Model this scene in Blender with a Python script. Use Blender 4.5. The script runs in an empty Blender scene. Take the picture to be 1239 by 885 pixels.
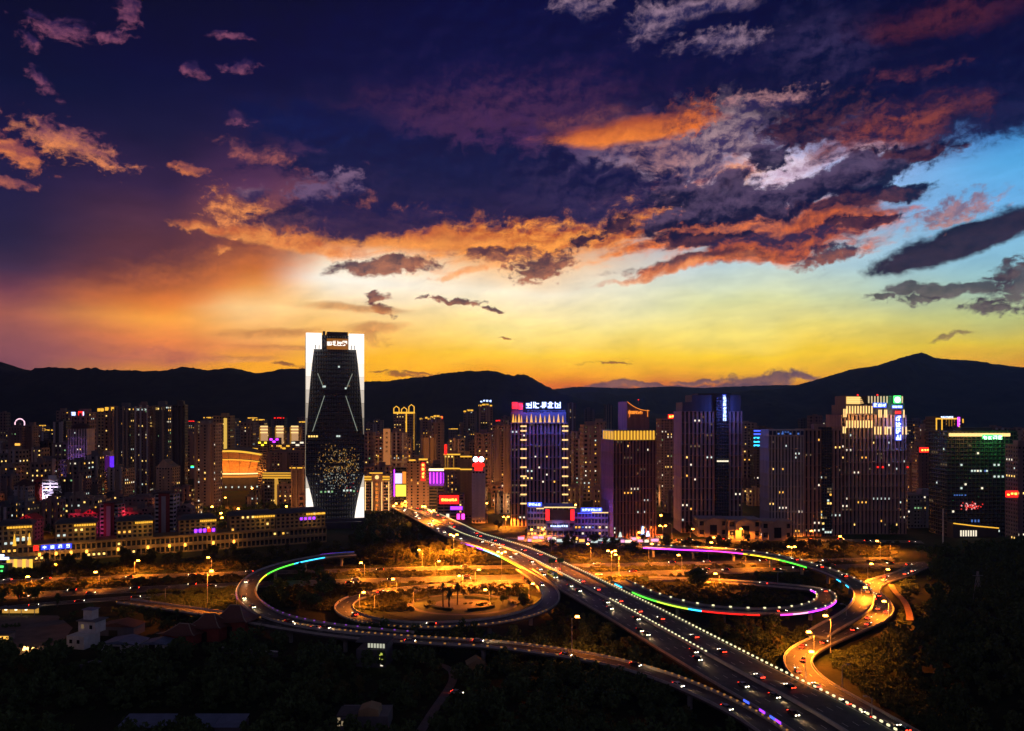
import bpy, bmesh, math, random
from math import radians as R, sin, cos, pi, atan, atan2, sqrt, degrees, exp, floor
from mathutils import Vector, Matrix, noise as mnoise

random.seed(7)
SC = bpy.context.scene
COL = SC.collection
# ---------------------------------------------------------------- camera
HAZE = 5.5e-5      # density of the evening air per metre
HC = 100.0          # height of the drone above the streets, metres
FPX, CXP, HYP = 960.0, 619.5, 500.0   # focal length, centre and horizon of the survey in photo pixels
cam_d = bpy.data.cameras.new('camera')
cam = bpy.data.objects.new('camera', cam_d)
COL.objects.link(cam)
cam.location = (0, 0, HC)
cam.rotation_euler = (R(90), 0, 0)
cam_d.sensor_width = 36.0
cam_d.lens = 36.0 * FPX / 1239.0
cam_d.shift_y = (HYP - 442.5) / 1239.0
cam_d.clip_start = 1.0
cam_d.clip_end = 40000.0
SC.camera = cam
SC.render.resolution_x, SC.render.resolution_y = 1024, 731
SC.view_settings.view_transform = 'Standard'
SC.view_settings.look = 'None'
SC.view_settings.exposure = 0.0
SC.view_settings.gamma = 1.0
SC.view_settings.use_curve_mapping = False


def lin(c):
    out = []
    for v in c[:3]:
        v = v / 255.0
        out.append(v / 12.92 if v <= 0.04045 else ((v + 0.055) / 1.055) ** 2.4)
    return tuple(out)


# ---------------------------------------------------------------- evening sky (world)
W = bpy.data.worlds.new('World')
SC.world = W
W.use_nodes = True
NT = W.node_tree
NT.nodes.clear()


def nd(kind, **kw):
    n = NT.nodes.new(kind)
    for k, v in kw.items():
        setattr(n, k, v)
    return n


def put(sock, v):
    if isinstance(v, bpy.types.NodeSocket):
        NT.links.new(v, sock)
    else:
        sock.default_value = v


def mth(op, a, b=0.0, clamp=False):
    n = nd('ShaderNodeMath', operation=op, use_clamp=clamp)
    put(n.inputs[0], a)
    put(n.inputs[1], b)
    return n.outputs[0]


def mad(a, b, c):
    n = nd('ShaderNodeMath', operation='MULTIPLY_ADD')
    for s, v in zip(n.inputs, (a, b, c)):
        put(s, v)
    return n.outputs[0]


def mapr(v, a, b, c=0.0, d=1.0, smooth=True):
    n = nd('ShaderNodeMapRange', interpolation_type='SMOOTHSTEP' if smooth else 'LINEAR')
    put(n.inputs[0], v)
    for i, x in enumerate((a, b, c, d)):
        put(n.inputs[i + 1], x)
    return n.outputs[0]


def mixc(f, a, b):
    n = nd('ShaderNodeMix', data_type='RGBA')
    put(n.inputs[0], f)
    put(n.inputs[6], a if isinstance(a, bpy.types.NodeSocket) else (*a, 1))
    put(n.inputs[7], b if isinstance(b, bpy.types.NodeSocket) else (*b, 1))
    return n.outputs[2]


def vec(x, y, z=0.0):
    n = nd('ShaderNodeCombineXYZ')
    for s, v in zip(n.inputs, (x, y, z)):
        put(s, v)
    return n.outputs[0]


def vmath(op, a, b=None, scale=None):
    n = nd('ShaderNodeVectorMath', operation=op)
    put(n.inputs[0], a)
    if b is not None:
        put(n.inputs[1], b)
    if scale is not None:
        put(n.inputs['Scale'], scale)
    return n.outputs['Value'] if op in ('LENGTH', 'DOT_PRODUCT') else n.outputs[0]


def noise(v, scale, detail=6, rough=0.55, color=False):
    n = nd('ShaderNodeTexNoise')
    put(n.inputs['Vector'], v)
    n.inputs['Scale'].default_value = scale
    n.inputs['Detail'].default_value = detail
    n.inputs['Roughness'].default_value = rough
    return n.outputs['Color' if color else 'Fac']


def mapping(v, loc=(0, 0, 0), rot=0.0, scale=(1, 1, 1), kind='TEXTURE'):
    n = nd('ShaderNodeMapping', vector_type=kind)
    put(n.inputs[0], v)
    n.inputs[1].default_value = loc
    n.inputs[2].default_value = (0, 0, rot)
    n.inputs[3].default_value = scale
    return n.outputs[0]


def azel(px, py):
    """compass angles (degrees right of north, degrees up) of a sight line given in survey pixels"""
    u = (px - CXP) / FPX
    a = atan(u)
    return degrees(a), degrees(atan((HYP - py) / FPX * cos(a)))


DEG = degrees(atan(1 / FPX))      # one survey pixel in degrees near the middle


def build_sky():
    tc = nd('ShaderNodeTexCoord')
    sep = nd('ShaderNodeSeparateXYZ')
    NT.links.new(tc.outputs['Generated'], sep.inputs[0])
    x, y, z = sep.outputs
    AZ = mth('MULTIPLY', mth('ARCTAN2', x, y), 180 / pi)
    EL = mth('MULTIPLY', mth('ARCSINE', z), 180 / pi)
    P = vec(AZ, EL)
    # turbulence bends every edge of the sky
    w1 = vmath('SUBTRACT', noise(P, 0.22, 4, 0.55, True), (0.5, 0.5, 0.5))
    w2 = vmath('SUBTRACT', noise(P, 0.9, 5, 0.6, True), (0.5, 0.5, 0.5))
    PW = vmath('ADD', P, vmath('ADD', vmath('MULTIPLY', w1, (4.5, 2.4, 0)), vmath('MULTIPLY', w2, (.9, .6, 0))))
    PS = vmath('ADD', P, vmath('MULTIPLY', w1, (3.0, 0.9, 0)))
    streak = noise(mapping(PS, rot=R(8), scale=(3.2, 1, 1)), 0.9, 7, 0.6)
    PB = mapping(vmath('ADD', P, vmath('ADD', vmath('MULTIPLY', w1, (2.4, 1.4, 0)), vmath('MULTIPLY', w2, (.5, .35, 0)))), rot=R(5), scale=(1.5, 1, 1))
    billow = noise(PB, 0.80, 8, 0.64)
    billow_up = noise(vmath('ADD', PB, (0.14, -0.36, 0)), 0.80, 8, 0.64)
    scrap = noise(PB, 2.1, 6, 0.62)
    fine = noise(P, 3.4, 5, 0.62)
    relief = mth('MULTIPLY', mth('SUBTRACT', billow_up, billow), 3.8)

    RF = mth('ADD', relief, mth('MULTIPLY', mth('SUBTRACT', fine, 0.5), 0.9))
    # clear air and thin veils: one ramp of colour against height for each of six bearings
    sepw = nd('ShaderNodeSeparateXYZ')
    NT.links.new(PS, sepw.inputs[0])
    AW, EW = sepw.outputs[0], sepw.outputs[1]
    soft = noise(mapping(P, scale=(2.4, 1, 1)), 0.16, 3, 0.5)
    EW2 = mth('ADD', EL, mth('MULTIPLY', mth('SUBTRACT', soft, 0.5), 3.4))
    cols = [
        (0, [(-200, (5, 5, 22)), (0, (10, 11, 44)), (80, (12, 16, 52)), (160, (26, 21, 62)), (230, (32, 27, 66)), (280, (40, 32, 66)), (320, (66, 44, 74)),
             (350, (112, 60, 78)), (380, (165, 92, 80)), (410, (146, 84, 86)), (435, (124, 72, 88)), (470, (120, 70, 85))]),
        (200, [(-200, (5, 5, 22)), (0, (8, 10, 45)), (80, (12, 14, 56)), (160, (25, 22, 60)), (230, (52, 33, 70)), (280, (84, 47, 66)), (320, (110, 56, 58)),
               (342, (155, 76, 54)), (362, (228, 125, 52)), (385, (255, 165, 68)), (407, (228, 128, 70)), (430, (190, 105, 82)), (447, (240, 150, 50))]),
        (305, [(-200, (4, 5, 23)), (0, (7, 9, 44)), (80, (10, 12, 55)), (160, (30, 24, 66)), (215, (84, 48, 84)), (262, (136, 74, 76)), (300, (186, 98, 60)),
               (334, (226, 126, 52)), (356, (250, 165, 84)), (376, (255, 206, 140)), (396, (252, 182, 100)), (415, (228, 142, 78)), (440, (252, 168, 38))]),
        (400, [(-200, (4, 5, 24)), (0, (6, 8, 42)), (80, (8, 12, 55)), (150, (26, 24, 68)), (200, (84, 50, 88)), (255, (160, 88, 76)), (292, (230, 130, 60)),
               (316, (255, 236, 206)), (345, (255, 248, 232)), (372, (253, 215, 150)), (400, (252, 190, 95)), (430, (255, 182, 30)), (450, (255, 178, 20))]),
        (620, [(-200, (5, 6, 30)), (0, (8, 12, 58)), (80, (24, 20, 76)), (150, (62, 36, 84)), (225, (80, 42, 78)), (268, (205, 108, 52)), (300, (244, 156, 76)),
               (326, (252, 206, 156)), (352, (255, 240, 210)), (400, (255, 230, 140)), (430, (255, 206, 60)), (455, (250, 165, 30)), (470, (225, 110, 40))]),
        (900, [(-200, (6, 6, 28)), (0, (25, 22, 60)), (80, (28, 22, 62)), (150, (90, 76, 118)), (215, (205, 200, 238)), (270, (172, 186, 215)), (330, (192, 214, 218)),
               (370, (220, 222, 165)), (400, (244, 222, 115)), (430, (250, 205, 45)), (450, (245, 180, 35)), (472, (200, 110, 50))]),
        (1239, [(-200, (6, 6, 28)), (0, (30, 15, 50)), (80, (20, 16, 58)), (150, (58, 120, 190)), (200, (88, 170, 228)), (240, (105, 172, 226)), (300, (138, 190, 212)),
                (340, (150, 188, 184)), (380, (182, 190, 124)), (420, (216, 188, 60)), (450, (226, 152, 30)), (472, (200, 110, 50))]),
    ]
    E0, E1 = -2.0, 40.0
    base = None
    prev = None
    for px, stops in cols:
        rp = nd('ShaderNodeValToRGB')
        rp.color_ramp.interpolation = 'LINEAR'
        pts = sorted((min(1, max(0, (azel(px, py)[1] - E0) / (E1 - E0))), lin(c)) for py, c in stops)
        el = rp.color_ramp.elements
        while len(el) < len(pts):
            el.new(0.5)
        for e, (pos, c) in zip(el, pts):
            e.position = pos
            e.color = (*c, 1)
        put(rp.inputs[0], mapr(EW2, E0, E1, smooth=False))
        a = azel(px, 300)[0]
        if base is None:
            base = rp.outputs[0]
        else:
            base = mixc(mapr(AZ, prev, a), base, rp.outputs[0])
        prev = a
    col = base

    def cloud(px, py, rx, ry, rot, dark, lit, op=1.0, soft=0.3, amp=1.6, tex=billow, lit_gain=1.0, down=0.5, rel=1.0, wp=PW):
        """one bank of cloud: an ellipse round a bearing with a torn edge, lit from below"""
        nonlocal col
        if tex is billow and rx < 60:
            tex, amp, soft = scrap, amp * 1.35, soft + .15
        a, e = azel(px, py)
        k = DEG * cos(R(a)) ** 1.2
        # the faint tie to the colour so far makes the banks one chain, computed one after the other
        tie = nd('ShaderNodeVectorMath', operation='MULTIPLY_ADD')
        put(tie.inputs[0], col)
        tie.inputs[1].default_value = (1e-9, 1e-9, 0)
        put(tie.inputs[2], wp)
        q = mapping(tie.outputs[0], (a, e, 0), R(rot), (rx * k, ry * k, 1))
        r = vmath('LENGTH', q)
        m = mapr(mad(tex, -2 * amp, r), 1 + soft - amp, 1 - soft - amp, 0, op)
        s = nd('ShaderNodeSeparateXYZ')
        NT.links.new(q, s.inputs[0])
        t = mapr(mad(s.outputs[1], -down, mth('MULTIPLY', RF, rel)), -0.75, 1.0, 0, lit_gain)
        col = mixc(m, col, mixc(t, lin(dark), lin(lit)))

    NAVY, PURP = (12, 14, 58), (34, 22, 66)
    # --- left third: pink scraps and deep blue gaps
    cloud(85, 172, 46, 15, -14, (120, 66, 88), (236, 140, 84), 0.95, 0.45, 1.5, rel=.8)
    cloud(15, 182, 34, 13, -22, (140, 70, 78), (232, 130, 74), 0.9, 0.4, 1.3)
    cloud(10, 224, 26, 5, 6, (110, 60, 80), (190, 105, 84), 0.8, 0.4, 1.2)
    cloud(228, 201, 20, 6, 0, (150, 80, 76), (225, 125, 72), 0.9, 0.4, 1.2)
    for b in ((70, 36, 26, 11, 0), (135, 48, 14, 6, 0), (150, 12, 12, 16, 0), (58, 100, 18, 7, -30), (34, 54, 14, 5, -20), (237, 86, 13, 6, -20), (286, 140, 11, 7, 0), (280, 44, 15, 4, 0), (292, 86, 18, 4, 0)):
        cloud(*b, (52, 34, 78), (150, 84, 112), 0.75, 0.5, 1.5)
    # --- high dark deck on the right half
    cloud(1010, 50, 420, 105, 0, (4, 9, 48), (26, 20, 60), 0.97, 0.35, 0.7, rel=.8, lit_gain=.8)
    cloud(640, 60, 260, 75, 0, (4, 11, 56), (34, 24, 72), 0.8, 0.5, 0.9, rel=.7, lit_gain=.7)
    cloud(1160, 125, 160, 52, 4, (6, 12, 54), (32, 26, 68), 0.96, 0.3, 1.0, rel=.8)
    cloud(600, 118, 150, 30, 4, (30, 22, 70), (92, 50, 84), 0.55, 0.6, 1.2, rel=.9)
    # --- pale billows and lilac openings
    for b in ((792, 22, 26, 16, 20), (702, 10, 22, 10, 0), (876, 50, 44, 12, 0), (850, 8, 60, 8, 0)):
        cloud(*b, (36, 34, 80), (158, 128, 150), 0.8, 0.5, 1.3, rel=1.1, down=-.3)
    cloud(1000, 60, 60, 40, 0, (16, 18, 58), (66, 54, 96), 0.6, 0.6, 1.2, down=-.3)
    cloud(820, 190, 90, 40, -8, (62, 46, 88), (176, 122, 122), 0.9, 0.5, 1.3, rel=1.3, down=.2)
    cloud(880, 165, 60, 36, 0, (60, 48, 90), (168, 138, 146), 0.85, 0.5, 1.5, rel=1.4, down=-.2)
    cloud(932, 212, 62, 22, 8, (196, 160, 186), (240, 226, 244), 0.9, 0.4, 1.1, rel=.8, down=0)
    cloud(893, 216, 26, 14, 20, (210, 130, 110), (246, 176, 132), 0.85, 0.5, 1.2)
    cloud(1040, 190, 30, 8, 10, (190, 150, 176), (236, 214, 236), 0.9, 0.4, 1.2)
    cloud(930, 118, 40, 9, 0, (44, 36, 80), (190, 136, 140), 0.8, 0.4, 1.3, down=-.8, rel=1.3)
    # --- red-brown undersides of the deck, right
    cloud(1070, 160, 84, 24, 10, (40, 26, 62), (150, 70, 56), 0.9, 0.5, 1.3, rel=1.2, down=.4)
    cloud(1105, 84, 44, 8, 0, (24, 18, 56), (96, 46, 62), 0.8, 0.5, 1.3)
    cloud(1150, 14, 90, 18, 0, (26, 14, 46), (92, 38, 52), 0.7, 0.6, 1.1)
    # --- glowing band under the deck
    cloud(762, 158, 94, 12, 5, (176, 82, 52), (244, 132, 52), 0.97, 0.4, 0.7, streak, rel=.4, down=.9, wp=PS)
    cloud(838, 140, 32, 16, 10, (100, 52, 62), (228, 112, 46), 0.95, 0.4, 1.3, rel=1.2)
    cloud(700, 140, 60, 10, 4, (60, 34, 74), (140, 76, 76), 0.6, 0.6, 1.1)
    # --- orange torn fields, centre and right
    cloud(690, 272, 180, 36, 6, (186, 84, 46), (255, 160, 70), 0.95, 0.4, 1.2, streak, rel=1.1)
    cloud(900, 280, 150, 30, 0, (120, 54, 56), (240, 118, 48), 0.95, 0.35, 1.1, streak, rel=1.1)
    cloud(1010, 266, 66, 15, 6, (120, 58, 58), (226, 106, 52), 0.95, 0.4, 1.2, streak)
    cloud(480, 288, 130, 12, 0, (190, 94, 56), (252, 160, 78), 0.9, 0.5, 0.9, streak, wp=PS, rel=.4, down=.9)
    # --- the veil of the left, orange where it ends
    cloud(262, 312, 150, 40, 17, (80, 44, 62), (206, 110, 56), 0.75, 0.55, 0.5, streak, wp=PS, rel=.3, down=.9)
    # --- torn puffs at the left end of the bank
    cloud(296, 256, 34, 22, -10, (120, 62, 66), (250, 150, 84), 0.95, 0.35, 1.5, rel=1.4, down=.2)
    cloud(238, 272, 28, 5, -8, (170, 88, 66), (250, 150, 80), 0.9, 0.4, 1.2)
    cloud(272, 300, 14, 4, 0, (180, 96, 66), (246, 150, 80), 0.85, 0.4, 1.2)
    cloud(345, 290, 84, 9, -6, (200, 100, 58), (255, 164, 86), 0.92, 0.45, 1.0, rel=.8)
    cloud(335, 190, 46, 7, -16, (110, 62, 80), (190, 104, 88), 0.7, 0.5, 1.2)
    cloud(455, 210, 36, 9, 0, (110, 64, 86), (178, 104, 92), 0.7, 0.5, 1.1)
    cloud(310, 232, 15, 8, 0, (40, 34, 80), (110, 82, 110), 0.9, 0.35, 1.2, down=-.8)
    # --- the long navy bank
    cloud(440, 170, 130, 26, -8, (4, 18, 68), (16, 28, 82), 0.97, 0.4, 0.8, rel=.7, lit_gain=.8)
    cloud(560, 218, 215, 44, -5, (6, 18, 64), (26, 28, 74), 0.98, 0.25, 0.9, rel=.8, lit_gain=.9)
    cloud(450, 262, 120, 22, 4, (12, 20, 70), (52, 36, 76), 0.98, 0.3, 1.0, rel=.8)
    cloud(385, 240, 30, 20, 20, (24, 24, 72), (104, 80, 116), 0.95, 0.3, 1.1, down=-.9, rel=1.2)
    cloud(420, 222, 20, 12, 0, (26, 26, 74), (120, 92, 124), 0.9, 0.3, 1.1, down=-.9, rel=1.2)
    cloud(345, 268, 34, 12, -6, (26, 24, 66), (92, 56, 78), 0.95, 0.3, 1.3)
    cloud(715, 226, 90, 36, -4, (10, 16, 62), (50, 40, 82), 0.97, 0.3, 1.1, rel=1.0)
    # --- dark clumps of the right half, each with a pale or orange edge
    for px, py, rx, ry, rot, pale in ((995, 142, 56, 20, 10, 0), (962, 160, 34, 20, 0, 0), (928, 190, 20, 17, 30, 1), (860, 240, 62, 26, 6, 1), (810, 232, 36, 20, 0, 1), (1035, 214, 74, 24, 12, 1), (975, 232, 60, 16, 6, 1), (1098, 187, 48, 8, -4, 0),
                                      (905, 250, 80, 18, 0, 1), (1050, 240, 76, 10, 2, 0), (803, 270, 30, 15, 10, 1), (750, 272, 20, 8, 14, 0), (706, 288, 20, 9, 20, 0), (846, 292, 60, 9, 0, 0), (1040, 271, 42, 8, 8, 0)):
        cloud(px, py, rx, ry, rot, (12, 16, 54), (84, 66, 98) if pale else (84, 46, 62), 0.98, 0.2, 1.1, billow, down=-.75 if pale else .5, rel=1.2)
    cloud(930, 298, 100, 14, 3, (46, 34, 70), (190, 88, 54), 0.97, 0.22, 0.9, streak, rel=1.2, down=.8)
    cloud(1000, 306, 44, 9, 6, (44, 34, 66), (150, 76, 58), 0.95, 0.25, 1.1, rel=1.0, down=.8)
    cloud(850, 318, 90, 9, 4, (90, 46, 56), (226, 112, 56), 0.95, 0.3, 1.1, rel=1.1, down=.6)
    cloud(800, 330, 70, 4, 8, (200, 110, 72), (248, 160, 100), 0.8, 0.5, 1.1)
    # --- sharp dark shreds against the bright band
    for b in ((468, 319, 62, 11, 6), (655, 322, 38, 15, 14), (592, 312, 26, 9, -10), (628, 306, 22, 7, 10), (545, 364, 34, 4, -5), (592, 373, 14, 3, -8), (464, 362, 9, 9, 30), (470, 376, 12, 5, -30)):
        cloud(*b, (74, 46, 64), (176, 104, 78), 0.95, 0.25, 1.25)
    cloud(560, 330, 30, 4, 6, (240, 150, 90), (255, 186, 120), 0.8, 0.4, 1.0)
    # --- right: lens cloud and torn scuds
    cloud(1170, 290, 112, 20, 14, (22, 19, 48), (58, 40, 62), 0.98, 0.22, 0.6, wp=PS, rel=.6)
    cloud(1155, 254, 44, 13, 8, (120, 88, 108), (196, 128, 112), 0.85, 0.4, 1.3)
    for b in ((1145, 350, 62, 8, -6), (1072, 357, 18, 4, 0), (1110, 360, 20, 5, 0), (1222, 345, 34, 18, 30), (1196, 372, 26, 7, -10), (1215, 330, 22, 10, 30)):
        cloud(*b, (58, 48, 62), (104, 88, 92), 0.9, 0.3, 1.4, rel=.8)
    cloud(1150, 403, 20, 2.5, 12, (110, 84, 70), (140, 110, 80), 0.8, 0.4, 1.0)
    # --- left glow streaks
    for b in ((330, 402, 60, 6, 4), (350, 420, 46, 3, 0), (450, 398, 34, 6, 4), (300, 434, 40, 4, 3), (435, 374, 60, 5, -4)):
        cloud(*b, (176, 112, 70), (226, 150, 84), 0.7, 0.5, 1.2, streak, wp=PS)
    cloud(190, 428, 70, 8, -4, (176, 96, 80), (214, 124, 80), 0.6, 0.6, 1.2)
    cloud(445, 412, 20, 8, 0, (170, 110, 70), (200, 130, 80), 0.6, 0.5, 1.2)
    # --- low banks along the hills
    for b in ((700, 472, 60, 5, 0), (780, 466, 90, 4, 0), (925, 459, 40, 7, 0), (968, 459, 20, 4, 0), (845, 459, 40, 2.2, 0), (890, 467, 60, 6, 0)):
        cloud(*b, (86, 64, 84), (142, 98, 92), 0.92, 0.35, 0.8, rel=.6)
    for b in ((490, 453, 26, 2.6, 0), (512, 449, 20, 1.8, 0), (458, 450, 9, 1.6, 0), (352, 441, 14, 3, 0), (735, 441, 20, 1.4, 2), (612, 414, 10, 1.6, 2)):
        cloud(*b, (110, 66, 50), (176, 100, 50), 0.9, 0.4, 0.9, rel=.6)
    # faint mottling everywhere
    col = mixc(0.35, col, vmath('MULTIPLY', col, vec(mapr(streak, .25, .75, .5, 1.4, False), mapr(streak, .25, .75, .54, 1.36, False), mapr(streak, .25, .75, .62, 1.3, False))))
    # the lit air in front adds a little light of its own everywhere
    col = vmath('MAXIMUM', vmath('SUBTRACT', col, (0.0042, 0.0030, 0.0036)), (0.0006, 0.0008, 0.0022))
    # the low sky is seen through the most haze, so it starts out brighter by as much as the air takes away
    path = mth('MINIMUM', mth('DIVIDE', 520.0, mth('MAXIMUM', z, .005)), 8200.0)
    col = vmath('SCALE', col, scale=mth('EXPONENT', mth('MULTIPLY', path, HAZE * .92)))
    # daylight model of the same evening, only a trace is left
    st = nd('ShaderNodeTexSky', sky_type='NISHITA')
    st.sun_disc = False
    st.sun_elevation = R(0.6)
    st.sun_rotation = R(-8.5)
    bg = nd('ShaderNodeBackground')
    mx = nd('ShaderNodeMix', data_type='RGBA', blend_type='ADD')
    mx.inputs[0].default_value = 0.004
    put(mx.inputs[6], col)
    put(mx.inputs[7], st.outputs[0])
    put(bg.inputs[0], mx.outputs[2])
    # behind the drone the low eastern sky is brightened to fill the facades, and nothing shines from under the horizon
    back = mth('MAXIMUM', mapr(mth('ABSOLUTE', AZ), 48, 100), mapr(EL, -1.0, -3.0))
    night = nd('ShaderNodeBackground')
    put(night.inputs[0], mixc(mapr(EL, -2.0, 3.0), (0.002, 0.002, 0.003), mixc(mapr(EL, 8, 50), (0.125, 0.092, 0.155), (0.038, 0.038, 0.060))))
    ms = nd('ShaderNodeMixShader')
    put(ms.inputs[0], back)
    NT.links.new(bg.outputs[0], ms.inputs[1])
    NT.links.new(night.outputs[0], ms.inputs[2])
    out = nd('ShaderNodeOutputWorld')
    NT.links.new(ms.outputs[0], out.inputs[0])


build_sky()
W.cycles.sampling_method = 'MANUAL'
W.cycles.sample_map_resolution = 512
import numpy as np

# ---------------------------------------------------------------- helpers
def at(px, Y):
    return (px - CXP) / FPX * Y


def zt(py, Y):
    return HC + (HYP - py) / FPX * Y


def P(px, py, z=0.0):
    Y = FPX * (HC - z) / (py - HYP)
    return Vector((at(px, Y), Y, z))


MATS = {}


def mat(name, base=(0.3, 0.3, 0.3), rough=0.7, metal=0.0, emit=None, power=0.0, var=0.25, scale=0.4, light=False, spec=0.5, streak=False):
    """procedural surface: base colour broken up by weathering noise; optional glow for lamps"""
    if name in MATS:
        return MATS[name]
    m = bpy.data.materials.new(name)
    m.use_nodes = True
    t = m.node_tree
    b = t.nodes['Principled BSDF']
    b.inputs['Roughness'].default_value = rough
    b.inputs['Metallic'].default_value = metal
    b.inputs['Specular IOR Level'].default_value = spec
    if emit:
        b.inputs['Base Color'].default_value = (0.02, 0.02, 0.02, 1)
        b.inputs['Emission Color'].default_value = (*emit, 1)
        b.inputs['Emission Strength'].default_value = power
        m.cycles.emission_sampling = 'FRONT_BACK' if light else 'NONE'
    else:
        tc = t.nodes.new('ShaderNodeTexCoord')
        mp = t.nodes.new('ShaderNodeMapping')
        mp.inputs[3].default_value = (1, 1, 0.12) if streak else (1, 1, 1)
        n = t.nodes.new('ShaderNodeTexNoise')
        n.inputs['Scale'].default_value = scale
        n.inputs['Detail'].default_value = 6
        n.inputs['Roughness'].default_value = 0.65
        r = t.nodes.new('ShaderNodeMapRange')
        r.inputs[1].default_value, r.inputs[2].default_value = 0.3, 0.7
        r.inputs[3].default_value, r.inputs[4].default_value = 1 - var, 1 + var
        x = t.nodes.new('ShaderNodeVectorMath')
        x.operation = 'SCALE'
        x.inputs[0].default_value = base
        t.links.new(tc.outputs['Object'], mp.inputs[0])
        t.links.new(mp.outputs[0], n.inputs['Vector'])
        t.links.new(n.outputs['Fac'], r.inputs[0])
        t.links.new(r.outputs[0], x.inputs['Scale'])
        t.links.new(x.outputs[0], b.inputs['Base Color'])
    MATS[name] = m
    return m


class MB:
    """collects boxes, prisms and tubes into ONE mesh"""

    def __init__(self):
        self.v, self.f, self.mi = [], [], []

    def add(self, vs, fs, mi=0):
        o = len(self.v)
        self.v += [tuple(p) for p in vs]
        self.f += [tuple(i + o for i in q) for q in fs]
        self.mi += [mi] * len(fs)
        return self

    def box(self, x0, x1, y0, y1, z0, z1, mi=0, M=None):
        vs = [(x0, y0, z0), (x1, y0, z0), (x1, y1, z0), (x0, y1, z0), (x0, y0, z1), (x1, y0, z1), (x1, y1, z1), (x0, y1, z1)]
        if M is not None:
            vs = [M @ Vector(p) for p in vs]
        return self.add(vs, [(0, 3, 2, 1), (4, 5, 6, 7), (0, 1, 5, 4), (1, 2, 6, 5), (2, 3, 7, 6), (3, 0, 4, 7)], mi)

    def frustum(self, r0, r1, z0, z1, mi=0):
        """r = (x0,x1,y0,y1) at bottom and top"""
        a, b = r0, r1
        vs = [(a[0], a[2], z0), (a[1], a[2], z0), (a[1], a[3], z0), (a[0], a[3], z0), (b[0], b[2], z1), (b[1], b[2], z1), (b[1], b[3], z1), (b[0], b[3], z1)]
        return self.add(vs, [(0, 3, 2, 1), (4, 5, 6, 7), (0, 1, 5, 4), (1, 2, 6, 5), (2, 3, 7, 6), (3, 0, 4, 7)], mi)

    def prism(self, poly, y0, y1, mi=0):
        """outline in x,z extruded along y"""
        n = len(poly)
        vs = [(x, y0, z) for x, z in poly] + [(x, y1, z) for x, z in poly]
        fs = [tuple(range(n)), tuple(range(2 * n - 1, n - 1, -1))] + [(i, i + n, (i + 1) % n + n, (i + 1) % n) for i in range(n)]
        return self.add(vs, fs, mi)

    def plate(self, poly, z0, z1, mi=0):
        """outline in x,y extruded upwards"""
        n = len(poly)
        vs = [(x, y, z0) for x, y in poly] + [(x, y, z1) for x, y in poly]
        fs = [tuple(range(n - 1, -1, -1)), tuple(range(n, 2 * n))] + [(i, (i + 1) % n, (i + 1) % n + n, i + n) for i in range(n)]
        return self.add(vs, fs, mi)

    def tube(self, pts, radii, n=8, mi=0, cap=True):
        pts = [Vector(p) for p in pts]
        if not hasattr(radii, '__len__'):
            radii = [radii] * len(pts)
        vs, fs = [], []
        for i, p in enumerate(pts):
            d = (pts[min(i + 1, len(pts) - 1)] - pts[max(i - 1, 0)]).normalized()
            a = d.orthogonal().normalized() if abs(d.z) < 0.9 else Vector((1, 0, 0))
            b = d.cross(a).normalized()
            a = b.cross(d)
            for k in range(n):
                t = 2 * pi * k / n
                vs.append(p + (a * cos(t) + b * sin(t)) * radii[i])
        for i in range(len(pts) - 1):
            for k in range(n):
                fs.append((i * n + k, i * n + (k + 1) % n, (i + 1) * n + (k + 1) % n, (i + 1) * n + k))
        if cap:
            fs.append(tuple(range(n - 1, -1, -1)))
            fs.append(tuple(range((len(pts) - 1) * n, len(pts) * n)))
        return self.add(vs, fs, mi)

    def mesh(self, name, mats):
        me = bpy.data.meshes.new(name)
        me.from_pydata(self.v, [], self.f)
        for m in (mats if isinstance(mats, (list, tuple)) else [mats]):
            me.materials.append(m)
        me.polygons.foreach_set('material_index', self.mi)
        me.update()
        return me

    def build(self, name, mats, parent=None, loc=None, rz=None):
        return link(name, self.mesh(name, mats), parent, loc, rz)


def link(name, data, parent=None, loc=None, rz=None):
    o = bpy.data.objects.new(name, data)
    COL.objects.link(o)
    if parent is not None:
        o.parent = parent
    if loc is not None:
        o.location = loc
    if rz is not None:
        o.rotation_euler = (0, 0, rz)
    return o


def tag(o, label=None, cat=None, group=None, kind=None):
    if label:
        o['label'] = label
    if cat:
        o['category'] = cat
    if group:
        o['group'] = group
    if kind:
        o['kind'] = kind
    return o


def thing(name, label, cat, loc, rz=0.0, group=None):
    o = link(name, None, None, loc, rz)
    o.empty_display_size = 2
    return tag(o, label, cat, group)


KIDS = {}


def copy_tree(o, parent=None):
    """a copy of a thing with copies of its parts and sub-parts, mesh data shared"""
    c = o.copy()
    COL.objects.link(c)
    if parent is not None:
        c.parent = parent
    if o.name not in KIDS:
        KIDS[o.name] = [x.name for x in o.children]
    for ch in KIDS[o.name]:
        copy_tree(bpy.data.objects[ch], c)
    return c


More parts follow.
